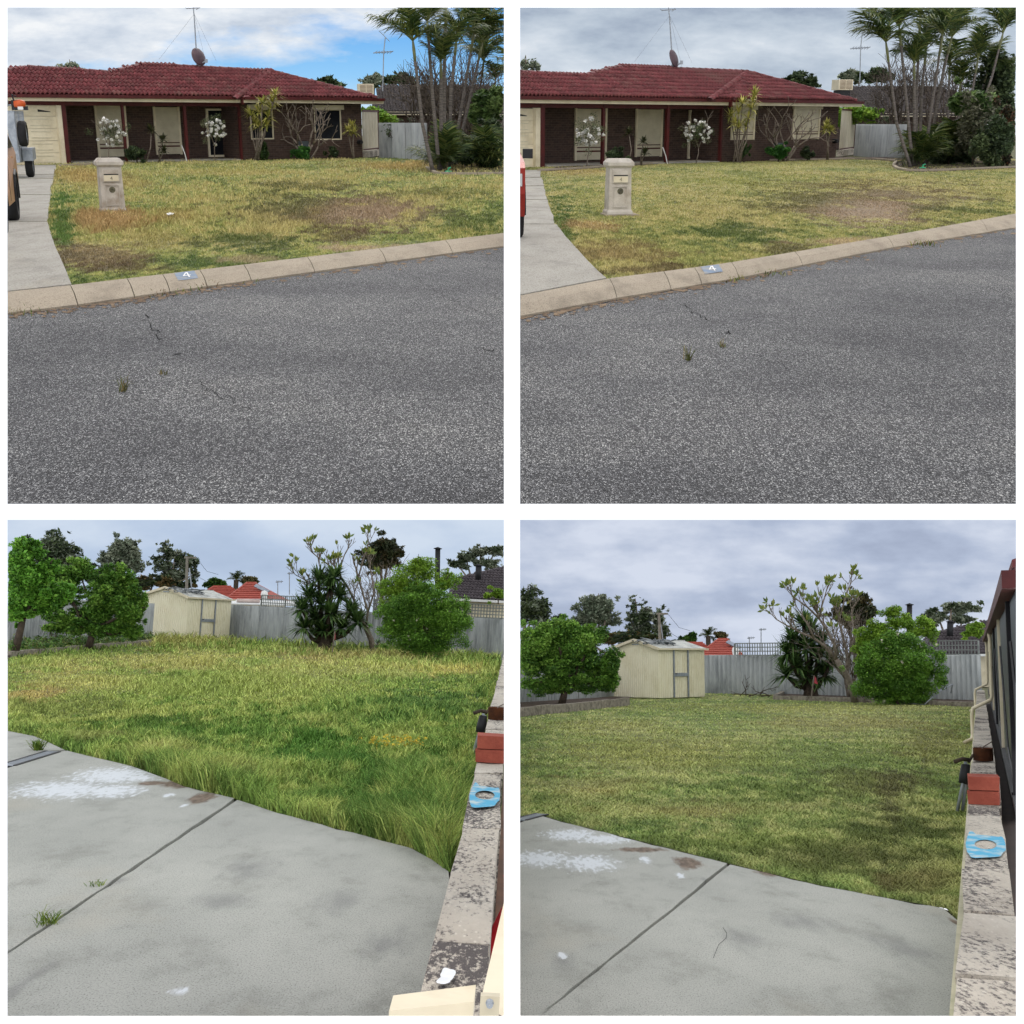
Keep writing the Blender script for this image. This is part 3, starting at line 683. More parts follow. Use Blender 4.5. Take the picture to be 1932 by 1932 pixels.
def front_ground(P, kb, kf, dr, ytop, spec, seed, nblade, hfun, joints, four, cracks, drx):
    kbl, kfl = line(ext(kb)), line(ext(kf)); m = 3
    a, b = P.x0 + .3, P.x1 - .3
    hor = P.y0 + 0; far = P.proj(np.array([[0, 140, 0]]))[0, 1]
    put(P, 'ground', sheet(P, lambda x: x * 0 + far, lambda x: x * 0 + ytop + 3, a, b, 12, 8, -.03), GROUND, kind='structure')
    r = put(P, 'road', sheet(P, lambda x: kbl(x) - 2, lambda x: x * 0 + P.y1 - .4, a, b, 30, 30, -.10), ASPHALT, kind='structure')
    inv = Matrix.Translation(-r.location)
    for pts, w in cracks:
        mb = MB(); gp = [P.g(x, y, -.096) for x, y in pts]; gp2 = []
        rng = np.random.default_rng(int(pts[0][0]))
        for p, q in zip(gp, gp[1:]):
            for t in np.linspace(0, 1, 7)[:-1]: gp2.append(p.lerp(q, t) + Vector(rng.normal(size=3) * [.018, .05, 0]))
        for k, (p, q) in enumerate(zip(gp2, gp2[1:])):
            n = (q - p).cross(Vector((0, 0, 1))).normalized() * w * rng.uniform(.35, 1.0); n.y *= 3; mb.add([p - n * .33, p + n * .33, q + n * .3, q - n * .3], [(0, 1, 2, 3)])
        mb.xf(inv); part(r, 'crack', mb.mesh('crack', fix=False), PIT)
    # kerb: one concrete length after another
    k = thing(P, 'kerb', 'pale mountable concrete kerb with a painted house number, along the road of the %s' % P.name, 'kerb', P.g((a + b) / 2, float(kbl((a + b) / 2))), kind='structure', group='kerbs of the front yards')
    xs = [a] + joints + [b]
    for (x0, x1) in zip(xs, xs[1:]):
        s = [] ; mb = MB()
        for x, e in ((x0, .012), (x1, -.012)):
            xf_ = x + (14 if x not in (a, b) else 0); B = P.g(x, float(kbl(x)), .0); Fp = P.g(xf_, float(kfl(xf_)), -.09); d = (Fp - B)
            A2 = P.g(x1 if e > 0 else x0, float(kbl(x1 if e > 0 else x0)), 0) - B; A2.normalize(); B = B + A2 * .005; Fp = Fp + A2 * .005
            s.append([B + Vector((0, 0, .012)), B.lerp(Fp, .55) + Vector((0, 0, .036)), B.lerp(Fp, .9) + Vector((0, 0, .018)), Fp + Vector((0, 0, .01)), Fp + Vector((0, 0, -.03)), B + Vector((0, 0, -.15))])
        n = 6; mb.add(s[0] + s[1], [(i, (i + 1) % n, n + (i + 1) % n, n + i) for i in range(n)] + [tuple(range(n)), tuple(range(2 * n - 1, n - 1, -1))])
        part(k, 'kerb_stone', mb, CONC_KERB, absd=True)
    # the painted number: blue patch, white 4
    x, t0, wx, t1, lean = four
    def kp(x, t):
        B = P.g(x, float(kbl(x)), .0); Fp = P.g(x + 14, float(kfl(x + 14)), -.09); q = B.lerp(Fp, t)
        return q + Vector((0, 0, float(np.interp(t, [0, .55, .9, 1], [.012, .036, .018, .01])) + .004))
    kpt = lambda i, j: kp(x + wx * (i - .5) + lean * (1 - j), t1 + (t0 - t1) * j)      # i along, j from the road side up
    nb = 5; V = []; 
    for j in range(nb + 1):
        for i in range(nb + 1): V.append(kpt(i / nb, j / nb))
    mb = MB(); mb.add(V, [(j * (nb + 1) + i, j * (nb + 1) + i + 1, (j + 1) * (nb + 1) + i + 1, (j + 1) * (nb + 1) + i) for j in range(nb) for i in range(nb)])
    part(k, 'painted_patch', mb, pmat('faded_blue_paint' + P.name[:3], lin(112, 134, 160), lin(138, 148, 158), scale=6, dirt=lin(165, 156, 140), dscale=3, rough=.8), absd=True)
    mb = MB()
    def st4(p, q, w):
        p, q = Vector(p), Vector(q); d = (q - p).normalized(); n = Vector((-d.y, d.x)) * w
        mb.add([kpt(t.x, t.y) + Vector((0, 0, .004)) for t in (p - n, p + n, q + n, q - n)], [(0, 1, 2, 3)])
    st4((.60, .15), (.60, .85), .035); st4((.56, .83), (.36, .42), .035); st4((.33, .42), (.72, .42), .045)
    part(k, 'painted_number', mb, WHITE, absd=True)
    # sand and leaf litter washed against the kerb
    rng = np.random.default_rng(seed + 3); mb = MB(); 
    for _ in range(420):
        x = rng.uniform(a + 2, b - 2); x = x if rng.random() < .4 else a + (x - a) * .5; y = float(kfl(x)) + abs(rng.normal()) * 5 + .5; s = rng.uniform(.4, 1) ** 2 * 2.4; n = 7; an = np.linspace(0, 6.283, n, endpoint=False); rr = 1 + rng.normal(size=n) * .3
        mb.add([P.g(x + math.cos(t) * s * 2.2 * k2, y + math.sin(t) * s * .8 * k2, -.0955 + rng.random() * .001) for t, k2 in zip(an, rr)], [tuple(range(n))])
    put(P, 'grit', mb.mesh('grit', fix=False), pmat('washed_grit' + P.name[:3], lin(142, 122, 98), lin(92, 74, 58), scale=6, rough=1), 'sandy grit and leaf litter along the kerb foot, %s' % P.name, 'grit', kind='stuff')
    # driveway slabs
    dx = line([(p[1], p[0]) for p in dr]); ys = [p[1] for p in dr]
    D = thing(P, 'driveway', None, None, P.g(dr[-1][0] - 20, dr[-1][1] - 20), kind='structure'); D.name = 'driveway'
    for y0, y1 in zip(drx, drx[1:]):
        n = 7; yy = np.linspace(y0 + (.6 if y0 != drx[0] else 0), y1 - (.6 if y1 != drx[-1] else 0), n); rng = np.random.default_rng(int(y0))
        top_ = [(float(dx(q)) + rng.normal() * 1.2, q) for q in yy]
        yb = lambda xx, q, last: min(q, float(kbl(xx)) - .3) if last else q
        last = y1 == drx[-1]
        poly = [P.g(x, yb(x, q, last), .0) for x, q in top_]
        if last: poly += [P.g(x, float(kbl(x)) - .3, 0) for x in np.linspace(top_[-1][0] - 5, a, 6)]
        else: poly += [P.g(a, yy[-1], 0)]
        poly += [P.g(a, yy[0], 0)]
        part(D, 'slab', MB().prism([p + Vector((0, 0, .02)) for p in poly], (0, 0, -.06)), CONC_DRIVE, absd=True)
    # lawn: soil sheet and standing blades
    cf = lambda x, y, V: lawn_colour(P, x, y, V, spec, seed)
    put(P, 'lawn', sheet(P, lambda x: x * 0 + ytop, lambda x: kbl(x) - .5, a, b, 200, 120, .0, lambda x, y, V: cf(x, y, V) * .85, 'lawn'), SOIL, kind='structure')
    rng = np.random.default_rng(seed); px = rng.uniform(a, b, nblade * 2); py = rng.uniform(ytop, max(kbl(a), kbl(b)), nblade * 2)
    ok = (py < kbl(px) - 1.0) & ((px > dx(np.clip(py, ys[0], ys[-1])) + rng.normal(size=len(px)) * 1.5 + .5) | (py < ys[0] - 2)); px, py = px[ok][:nblade], py[ok][:nblade]
    G = P.gn(px, py, .0); c = cf(px, py, G); hh = hfun(px, py, c, rng, G)
    keep = hh > .012; px, py, G, c, hh = px[keep], py[keep], G[keep], c[keep], hh[keep]
    me = blades(P, rng, G, hh, np.maximum(.004, G[:, 1] * .0005) * (.7 + .6 * rng.random(len(px))), c * (.72 + .7 * rng.random(len(px)))[:, None], .7)
    put(P, 'grass', me, GRASSM, 'rough yellow green grass blades of the %s' % P.name, 'grass', kind='stuff')
    return kbl, kfl
YG, GR, DRY, ORG, DT, DK, SAND, PALE = lin(172, 162, 78), lin(112, 126, 56), lin(186, 160, 92), lin(196, 146, 84), lin(140, 112, 84), lin(92, 78, 54), lin(190, 165, 121), lin(167, 142, 110)
spec1 = dict(grey=.2, pal=[lin(84, 108, 46), lin(114, 132, 58), lin(146, 154, 74), lin(166, 166, 82), lin(178, 164, 94)], patch=[
    (210, 345, 70, 16, DRY, .6), (150, 330, 60, 18, lin(186, 150, 84), .6), (190, 415, 85, 22, lin(186, 144, 88), .8), (330, 412, 60, 14, lin(188, 150, 84), .5),
    (118, 440, 26, 80, lin(84, 118, 44), .9), (150, 480, 130, 22, DT, .75), (230, 505, 90, 14, lin(120, 100, 66), .8), (300, 455, 80, 20, lin(170, 152, 84), .6),
    (650, 400, 190, 40, lin(128, 106, 74), .85), (700, 402, 105, 28, PALE, .85), (560, 352, 130, 12, lin(112, 104, 52), .7), (540, 385, 80, 24, lin(104, 108, 50), .6), (880, 420, 80, 22, lin(98, 112, 50), .6), (840, 365, 120, 14, lin(120, 118, 52), .5),
    (480, 455, 120, 22, lin(88, 100, 46), .75), (420, 495, 100, 14, lin(84, 108, 44), .7), (640, 445, 80, 14, lin(122, 96, 70), .6), (680, 468, 110, 9, SAND, .9), (460, 490, 60, 8, SAND, .6),
    (800, 312, 150, 12, lin(196, 158, 92), .55), (760, 300, 70, 8, lin(104, 132, 62), .7), (400, 320, 180, 14, lin(158, 152, 66), .5)])
def h1(px, py, c, rng, G):
    n = fbm(G[:, 0] * .8, G[:, 1] * .3, 3); red = np.clip((c[:, 0] - c[:, 1]) * 7, 0, 1)
    h = .022 + .035 * n + .10 * red * (py < 440); d = np.sqrt(((px - 680) / 190) ** 2 + ((py - 415) / 60) ** 2)
    h = np.where(d < 1, h * (.3 + .6 * d), h); h = np.where(py > 455, h * .55, h)
    return h * (.4 + rng.random(len(px)))
KB1 = [(14, 553), (135, 540), (370, 512), (700, 472), (951, 441)]; KF1 = [(14, 592), (135, 578), (380, 543), (715, 497), (951, 465)]
CR1 = [([(272, 596), (288, 616), (300, 638), (308, 642)], .012), ([(334, 668), (342, 664)], .012), ([(372, 720), (395, 738), (440, 760), (478, 776)], .006), ([(785, 525), (830, 556), (880, 578), (951, 608)], .008), ([(905, 656), (940, 662)], .01), ([(14, 594), (60, 589), (135, 580), (250, 563), (380, 545)], .012)]
front_ground(P1, KB1, KF1, [(106, 312), (98, 350), (93, 385), (90, 420), (103, 460), (135, 540)], 298, spec1, 11, 140000, h1, [133, 240, 307, 377, 460, 580, 715, 840], (347, .04, 38, .62, 0), CR1, [312, 330, 338, 369, 420, 560])
KB2 = [(981, 560), (1143, 528), (1360, 500), (1660, 450), (1917, 404)]; KF2 = [(981, 598), (1150, 566), (1380, 528), (1670, 470), (1917, 430)]
spec2 = dict(grey=.18, pal=[lin(94, 114, 54), lin(124, 136, 66), lin(150, 154, 78), lin(166, 162, 86), lin(178, 166, 98)], patch=[
    (1060, 440, 30, 70, lin(84, 110, 44), .85), (1120, 425, 70, 12, lin(184, 148, 94), .7), (1090, 325, 80, 8, lin(180, 150, 84), .6), (1150, 480, 120, 24, lin(158, 132, 84), .7), (1200, 510, 100, 12, lin(120, 98, 66), .7),
    (1640, 385, 200, 42, lin(130, 108, 76), .85), (1640, 402, 95, 26, PALE, .85), (1480, 375, 100, 18, lin(110, 112, 52), .6), (1400, 440, 130, 20, lin(92, 108, 48), .75), (1420, 340, 120, 12, lin(160, 158, 70), .5), (1820, 400, 90, 16, lin(98, 112, 50), .6), (1560, 350, 140, 10, lin(126, 112, 60), .5),
    (1590, 456, 90, 9, SAND, .9), (1480, 470, 80, 10, lin(120, 100, 66), .6), (1500, 312, 200, 7, lin(184, 176, 96), .5)])
def h2(px, py, c, rng, G):
    n = fbm(G[:, 0] * .8, G[:, 1] * .3, 8); h = .014 + .026 * n; d = np.sqrt(((px - 1640) / 170) ** 2 + ((py - 400) / 50) ** 2)
    return np.where(d < 1, h * (.35 + .6 * d), h) * (.5 + rng.random(len(px)))
CR2 = [([(1290, 572), (1312, 592), (1342, 607)], .01), ([(1420, 668), (1460, 684), (1500, 694)], .006), ([(1770, 505), (1830, 530), (1917, 560)], .008), ([(1375, 629), (1382, 626)], .01), ([(981, 600), (1060, 585), (1150, 568), (1380, 530)], .012)]
front_ground(P2, KB2, KF2, [(1018, 322), (1026, 350), (1034, 385), (1048, 425), (1090, 475), (1143, 528)], 300, spec2, 23, 140000, h2, [1150, 1252, 1310, 1380, 1500, 1672, 1850], (1338, .04, 34, .62, 0), CR2, [322, 336, 352, 378, 425, 560])

# tufts of weed growing out of the road and along the kerb
def tuft(P, x, y, n, h, cols, label, z=-.1, spread=.08, lean=1.0, name='weed_tuft', wid=.006):
    rng = np.random.default_rng(int(x * 7 + y)); c = P.g(x, y, z); s = spread
    B = np.array(c[:]) + np.stack([rng.normal(size=n) * s, rng.normal(size=n) * s * 1.6, np.zeros(n)], 1)
    me = blades(P, rng, B, h * (.5 + rng.random(n)), np.full(n, max(wid, c.y * .0006)), np.array(cols)[rng.integers(0, len(cols), n)] * (.7 + .6 * rng.random(n))[:, None], lean, 'weed_tuft')
    put(P, name, me, GRASSM, label, 'weed', 'weeds in paving')
WD = [lin(112, 104, 72), lin(132, 118, 78), lin(92, 96, 56)]; WG = [lin(96, 116, 48), lin(132, 132, 62), lin(118, 96, 66)]
tuft(P1, 232, 738, 22, .09, WD, 'dry thin weed standing alone in the road below the crack, overgrown front yard', spread=.012)
tuft(P1, 308, 706, 14, .035, WD, 'tiny dry weed in the road close to the taller weed, overgrown front yard', spread=.012)
tuft(P1, 312, 553, 70, .05, WG, 'low weed at the kerb foot just before the blue number, overgrown front yard', spread=.12)
tuft(P1, 386, 540, 60, .06, WG, 'green weed at the kerb foot just past the blue number, overgrown front yard', spread=.08)
tuft(P1, 455, 528, 60, .05, WG, 'green weed at the third kerb joint past the number, overgrown front yard', spread=.1)
tuft(P1, 30, 592, 60, .06, WG, 'weed at the kerb foot below the driveway, overgrown front yard', spread=.12)
tuft(P2, 1300, 680, 22, .10, WD, 'dry thin weed standing in the road, taller of two, mown front yard', spread=.012)
tuft(P2, 1361, 655, 14, .06, WD, 'small dry weed in the road, shorter of two, mown front yard', spread=.012)
tuft(P2, 1376, 528, 50, .06, WG, 'weed at the kerb foot beside the blue number, mown front yard', spread=.08)
tuft(P2, 1738, 462, 60, .07, WG, 'weed at the kerb joint in front of the bare soil patch, mown front yard', spread=.12)
tuft(P2, 1440, 516, 50, .05, WG, 'weed at the kerb foot between number and soil patch, mown front yard', spread=.12)

# ------------------------------------------------------------------ letterbox pillars
def letterbox(P, x, y, h, rz, label, pad):
    c = P.g(x, y); r = thing(P, 'letterbox', label, 'letterbox', c, rz, group='rendered letterbox pillars'); w = h * .42; s = h / .92
    RND = pmat('cement_render_' + P.name[:3], lin(206, 198, 186), lin(186, 178, 166), scale=7, rough=.9, bmp=.25, bscale=60, dirt=lin(150, 132, 112), dscale=2.2)
    mb = MB()
    def fr(w0, z0, w1, z1): a, b = w0 / 2, w1 / 2; mb.add([(-a, -a, z0), (a, -a, z0), (a, a, z0), (-a, a, z0), (-b, -b, z1), (b, -b, z1), (b, b, z1), (-b, b, z1)], [(3, 2, 1, 0), (4, 5, 6, 7), (0, 1, 5, 4), (1, 2, 6, 5), (2, 3, 7, 6), (3, 0, 4, 7)])
    fr(w * 1.12, .03, w * 1.10, .07 * s); fr(w * 1.10, .0701 * s, w * .99, .10 * s); fr(w * .99, .1001 * s, w * .93, .78 * s)
    part(r, 'pillar', mb, RND); mb = MB()
    fr(w * 1.0, .7801 * s, w * 1.1, .81 * s); fr(w * 1.14, .8101 * s, w * 1.14, .86 * s); fr(w * 1.14, .8601 * s, w * .86, .92 * s); part(r, 'cap', mb, RND)
    d = -w * .472
    def fpl(u0, u1, z0, z1, t, m, n): return part(r, n, bx(u0 * w, u1 * w, d - t, d + .02, z0 * s, z1 * s), m)
    fpl(-.36, .36, .53, .75, .02, RND, 'letter_plate'); 
    fpl(-.31, .31, .665, .73, .032, RND, 'slot_hood'); fpl(-.31, .31, .645, .662, .022, CHAR, 'slot'); n = fpl(-.31, .31, .545, .64, .03, CREAM, 'number_plate')
    cu = bpy.data.curves.new('four', 'FONT'); cu.body = '4'; cu.size = .085 * s; cu.align_x = 'CENTER'; t = bpy.data.objects.new('t', cu); COL.objects.link(t)
    me = bpy.data.meshes.new_from_object(t); bpy.data.objects.remove(t)
    o = part(n, 'number', me, pmat('number_grey' + P.name[:3], lin(128, 120, 100))); o.matrix_basis = Matrix.Translation((0, d - .032, .562 * s)) @ Matrix.Rotation(math.pi / 2, 4, 'X')
    for a in ((-.3, .3, .47, .482), (-.3, .3, .138, .15), (-.3, -.272, .1501, .4699), (.272, .3, .1501, .4699)): fpl(*a, .022, RND, 'panel_moulding')
    part(r, 'peephole', MB().lathe([(.052 * s, -.012), (.06 * s, -.012), (.06 * s, .02)], 20, 'Y', (0, d, .40 * s)), RND)
    part(r, 'peephole_glass', MB().lathe([(.001, -.005), (.052 * s, -.005)], 20, 'Y', (0, d - .004, .40 * s)), pmat('murky_lens' + P.name[:3], lin(120, 116, 92), lin(60, 56, 48), scale=20, rough=.2))
    if pad: part(r, 'footing', MB().box((.03, -.02, .012), (w * 1.45, w * 1.35, .03)), CONC_KERB)
letterbox(P1, 213, 402, .93, math.radians(24), 'grey rendered letterbox pillar numbered 4 among tall dry brown grass', False)
letterbox(P2, 1165, 406, .95, math.radians(7), 'grey rendered letterbox pillar numbered 4 on a concrete pad in mown grass', True)

# ------------------------------------------------------------------ vehicles
def wheel(root, c, r, w, name='wheel', rim=ZINC):
    t = part(root, name, MB().lathe([(r * .62, -w / 2), (r * .9, -w / 2), (r, -w * .32), (r, w * .32), (r * .9, w / 2), (r * .62, w / 2), (r * .62, -w / 2)], 28, 'X', c), BLACKRUB, True)
    part(t, 'rim', MB().lathe([(.001, w * .3), (r * .2, w * .33), (r * .22, w * .22), (r * .55, w * .2), (r * .62, w * .42), (r * .64, w * .42)], 24, 'X', c), rim, True)
    sp = MB()
    for i in range(5):
        a = i * 2 * math.pi / 5; sp.bar((c[0] + w * .3, c[1], c[2]), (c[0] + w * .34, c[1] + math.cos(a) * r * .6, c[2] + math.sin(a) * r * .6), r * .14, .03, (1, 0, 0))
    part(t, 'spoke', sp, rim); return t
def suv(P, px, py, yaw, colr, label, z0=0.02):
    c = P.g(px, py, .02); r = thing(P, 'parked_car', label, 'car', c, yaw, group='cars on the driveway'); W = 1.84
    paint = pmat('car_paint_' + P.name[:3], colr, tuple(v * .8 for v in colr), rough=.45, metal=.15); X = lambda x: x - W / 2 + .1
    prof = [(-.78, .42), (-.86, .62), (-.84, .95), (-.62, 1.02), (.25, 1.10), (1.0, 1.58), (1.5, 1.66), (2.7, 1.64), (3.35, 1.5), (3.62, 1.02), (3.68, .6), (3.6, .4)]
    arch = lambda cy: [(cy + .43, .32), (cy + .40, .52), (cy + .26, .70), (cy, .77), (cy - .26, .70), (cy - .40, .52), (cy - .43, .32)]
    low = [(3.55, .32)] + arch(2.75) + arch(0)[0:7] + [(-.72, .32)]
    n = len(prof + low); a = prof + low; mb = MB()
    ins = lambda z: .0 if z < 1.05 else (z - 1.05) * .28
    vs = [(X(W / 2) - .0 - ins(z), y, z) for y, z in a] + [(X(-W / 2) + ins(z), y, z) for y, z in a]
    mb.add(vs, [tuple(range(n)), tuple(reversed(range(n, 2 * n)))] + [(i, n + i, n + (i + 1) % n, (i + 1) % n) for i in range(n)])
    part(r, 'body', mb, paint)
    for y0, y1, k0, k1 in ((.78, 1.42, .35, 0), (1.5, 2.45, 0, 0), (2.53, 3.25, 0, .12)):
        xs = lambda z: X(W / 2) - ins(z) + .004
        part(r, 'side_window', MB().prism([(xs(1.12), y0 - k0 * .5, 1.12), (xs(1.12), y1 + k1, 1.12), (xs(1.52), y1 - k1, 1.5), (xs(1.52), y0 + k0, 1.5)], (.004, 0, 0)), DARKGLASS)
    part(r, 'windscreen', MB().prism([(X(.78), .36, 1.14), (X(-.78), .36, 1.14), (X(-.66), 1.0, 1.56), (X(.66), 1.0, 1.56)], (0, -.02, .03)), DARKGLASS)
    for s in (1, -1): part(r, 'headlight', MB().box((X(s * .7), -.84, .8), (.36, .06, .16)), glass('lamp' + P.name[:3], (.5, .5, .5)))
    part(r, 'bumper', MB().box((X(0), -.84, .5), (1.7, .1, .2)), CHAR)
    for y in (1.35, 2.4): part(r, 'door_handle', MB().box((X(W / 2) + .015, y, .98), (.03, .16, .03)), paint)
    part(r, 'door_seam', MB().box((X(W / 2) + .001, 1.46, .72), (.006, .012, .7)), CHAR)
    if P is P2: part(r, 'mirror', MB().box((X(W / 2) + .1, .62, 1.1), (.14, .12, .13)), CHAR)
    for cy in (0, 2.75): part(r, 'wheel_arch_trim', MB().tube([(X(W / 2) + .005, y, z) for y, z in arch(cy)], .03, 6), CHAR)
    for cy in (0, 2.75):
        wheel(r, (X(W / 2) - .11, cy, .36), .38, .24, rim=CHAR); wheel(r, (X(-W / 2) + .11, cy, .36), .38, .24, rim=CHAR)
suv(P1, 0, 441, math.radians(17), lin(178, 134, 96), 'bronze car cut by the picture edge, parked in front of the cage trailer')
suv(P2, 972, 446, math.radians(2), lin(150, 44, 34), 'red car parked at the edge of the driveway, mown front yard')

def trailer(P):
    c = P.g(60, 334, .02); r = thing(P, 'cage_trailer', 'galvanised cage trailer with a black spare wheel, parked before the garage door', 'trailer', c, math.radians(14))
    X0, X1, Y0, Y1 = -1.75, -.17, -.9, 1.3
    part(r, 'tray', wallmesh(X0, X1, .42, .86, Y0, Y0 + .04, []).box((X1 - .02, (Y0 + Y1) / 2, .64), (.04, Y1 - Y0 - .09, .44)).box((X0 + .02, (Y0 + Y1) / 2, .64), (.04, Y1 - Y0 - .09, .44)).box(((X0 + X1) / 2, (Y0 + Y1) / 2, .44), (1.5, 2.1, .04)), ZINC)
    mb = MB()
    for x in (X0 + .03, X1 - .03):
        for y in (Y0 + .03, (Y0 + Y1) / 2, Y1 - .03): mb.box((x, y, 1.32), (.05, .05, .92))
    for z in (1.76,):
        for y in (Y0 + .03, Y1 - .03): mb.box(((X0 + X1) / 2, y, z), (X1 - X0 - .12, .045, .045))
        for x in (X0 + .03, X1 - .03): mb.box((x, (Y0 + Y1) / 2, z), (.045, Y1 - Y0 - .12, .045))
    part(r, 'cage_frame', mb, ZINC); mb = MB()
    for i in range(22):
        x = X0 + .07 + i * (X1 - X0 - .14) / 21; mb.box((x, Y0 + .03, 1.3), (.008, .008, .9))
        y = Y0 + .07 + i * (Y1 - Y0 - .14) / 21; mb.box((X1 - .03, y, 1.3), (.008, .008, .9))
    for j in range(9):
        z = .92 + j * .1; mb.box(((X0 + X1) / 2, Y0 + .021, z), (X1 - X0 - .12, .008, .008)); mb.box((X1 - .021, (Y0 + Y1) / 2, z), (.008, Y1 - Y0 - .12, .008))
    part(r, 'mesh_panel', mb, ZINC)
    part(r, 'corner_panel', MB().box((X1 - .12, Y0 - .012, 1.2), (.2, .02, 1.1)), ZINC)
    part(r, 'mudguard', MB().prism([(X1 + .02, -.38, .45), (X1 + .02, -.38, .74), (X1 + .02, -.3, .8), (X1 + .02, .4, .8), (X1 + .02, .46, .5)], (.28, 0, 0)), ZINC)
    part(r, 'red_sticker', MB().lathe([(.001, 0), (.08, 0)], 16, 'Y', (X1 - .32, Y0 - .008, 1.32)), pmat('red_sticker', lin(170, 40, 40)))
    wheel(r, (-.03, 0.05, .31), .31, .2); wheel(r, (X0 - .14, .05, .31), .31, .2)
    sp = wheel(r, (X1 + .12, Y0 + .3, 1.18), .34, .22, 'spare_wheel')
    part(r, 'drawbar', MB().bar((X1 - .5, Y0, .45), (-.95, Y0 - 1.0, .45), .07, .07).bar((X0 + .5, Y0, .45), (-.98, Y0 - 1.0, .45), .07, .07).tube([(-.96, Y0 - .9, .45), (-.96, Y0 - .9, .02)], .03, 8), ZINC)
    # a brush cutter lies on top of the cage
    bc = thing(P, 'brush_cutter', 'orange and black brush cutter lying on top of the trailer cage', 'brush cutter', r.matrix_basis @ Vector((X1 + .02, Y0 + .1, 1.785)), math.radians(14))
    part(bc, 'engine_cover', MB().lathe([(.01, -.16), (.1, -.14), (.12, 0), (.09, .13), (.01, .16)], 12, 'X', (.12, 0, .17)), pmat('orange_plastic', lin(206, 92, 44), rough=.4), True)
    part(bc, 'engine', MB().box((.02, .02, .14), (.22, .16, .26)).box((.22, .02, .06), (.2, .14, .1)), CHAR)
    part(bc, 'handle', MB().tube([(-.02, 0, .25), (-.05, -.02, .42), (.05, 0, .36)], .025), CHAR)
    part(bc, 'shaft', MB().tube([(-.05, .05, .15), (-1.0, .2, .08)], .02), ZINC)
    part(bc, 'line_head', MB().lathe([(.02, -.06), (.13, -.05), (.15, .02), (.06, .06), (.02, .06)], 14, 'Y', (-.3, -.05, .2)), pmat('grey_green_plastic', lin(112, 108, 92)), True)
    part(bc, 'fuel_tank', MB().box((.14, -.06, .06), (.14, .1, .08)), WHITE)
trailer(P1)
# ------------------------------------------------------------------ skies of the front yards
def skysheet(P, Y, mat, top_py, name='sky', bot=None):
    n, m = 24, 16; bot = bot or P.proj(np.array([[0, 60, 0]]))[0, 1] + 6
    X, Yp = np.meshgrid(np.linspace(P.x0 + .2, P.x1 - .2, n), np.linspace(bot, top_py, m))
    V = np.array([P.at(x, y, Y)[:] for x, y in zip(X.ravel(), Yp.ravel())])
    uv = np.stack([(X.ravel() - P.x0) / 936, (P.y1 - Yp.ravel()) / 936], 1); i = np.arange(n * m).reshape(m, n)
    F = np.stack([i[:-1, :-1], i[:-1, 1:], i[1:, 1:], i[1:, :-1]], -1).reshape(-1, 4)
    return put(P, name, npmesh(name, V, [F], None, uv), mat, kind='structure')
def cloudmap(nt, uv, sx, sy, scale, seed, detail=7, rough=.6):
    mp = nt.nodes.new('ShaderNodeMapping'); mp.inputs['Scale'].default_value = (sx, sy, 1); mp.inputs['Location'].default_value = (seed, seed * .7, 0); nt.links.new(uv, mp.inputs[0])
    return noise(nt, mp.outputs[0], scale, detail, rough)
def uvband(nt, uv, a, b, c):
    """a*u + b*v + c"""
    d = N(nt, 'ShaderNodeVectorMath', operation='DOT_PRODUCT'); d.inputs[1].default_value = (a, b, 0); nt.links.new(uv, d.inputs[0]); s = N(nt, 'ShaderNodeMath', operation='ADD'); nt.links.new(d.outputs['Value'], s.inputs[0]); s.inputs[1].default_value = c; return s.outputs[0]
def madd(nt, a, b, k):
    m = N(nt, 'ShaderNodeMath', operation='MULTIPLY_ADD'); nt.links.new(a, m.inputs[0]); m.inputs[1].default_value = k; nt.links.new(b, m.inputs[2]); return m.outputs[0]
def sky1(nt, uv):
    v = uvband(nt, uv, 0, 1, 0); blue = ramp(nt, v, [(.78, lin(206, 232, 252)), (.86, lin(150, 206, 250)), (1, lin(92, 168, 240))])
    n = cloudmap(nt, uv, 1.2, 3.2, 3.0, 2.3)
    # cloud bank over the left two thirds, thin white haze low down
    f = madd(nt, n, uvband(nt, uv, -.62, 3.2, -2.62), .95)
    shade = cloudmap(nt, uv, 2, 5, 3.4, 7.1); cl = ramp(nt, shade, [(.3, lin(192, 204, 220)), (.5, lin(220, 228, 238)), (.68, lin(244, 247, 250))])
    c = mixc(nt, ramp(nt, f, [(.36, (0, 0, 0)), (.62, (1, 1, 1))]), blue, cl)
    f2 = madd(nt, cloudmap(nt, uv, 1.5, 5, 3.0, 5.2), uvband(nt, uv, -.5, -5.5, 4.82), .7)
    return mixc(nt, ramp(nt, f2, [(.30, (0, 0, 0)), (.6, (.9, .9, .9))]), c, lin(238, 243, 248))
def sky2(nt, uv):
    n = cloudmap(nt, uv, 1.3, 3.4, 3.2, 11.3, 8, .62); n2 = cloudmap(nt, uv, .8, 2.0, 2.2, 4.4, 5)
    f = madd(nt, n, madd(nt, n2, uvband(nt, uv, 0, -.9, .62), .6), .75)
    return ramp(nt, f, [(.28, lin(156, 170, 190)), (.42, lin(184, 197, 212)), (.56, lin(208, 218, 229)), (.72, lin(238, 242, 247))])
skysheet(P1, 190, skymat('sky_blue_with_cloud', sky1), P1.y0 + .2)
skysheet(P2, 190, skymat('sky_grey_overcast', sky2), P2.y0 + .2)

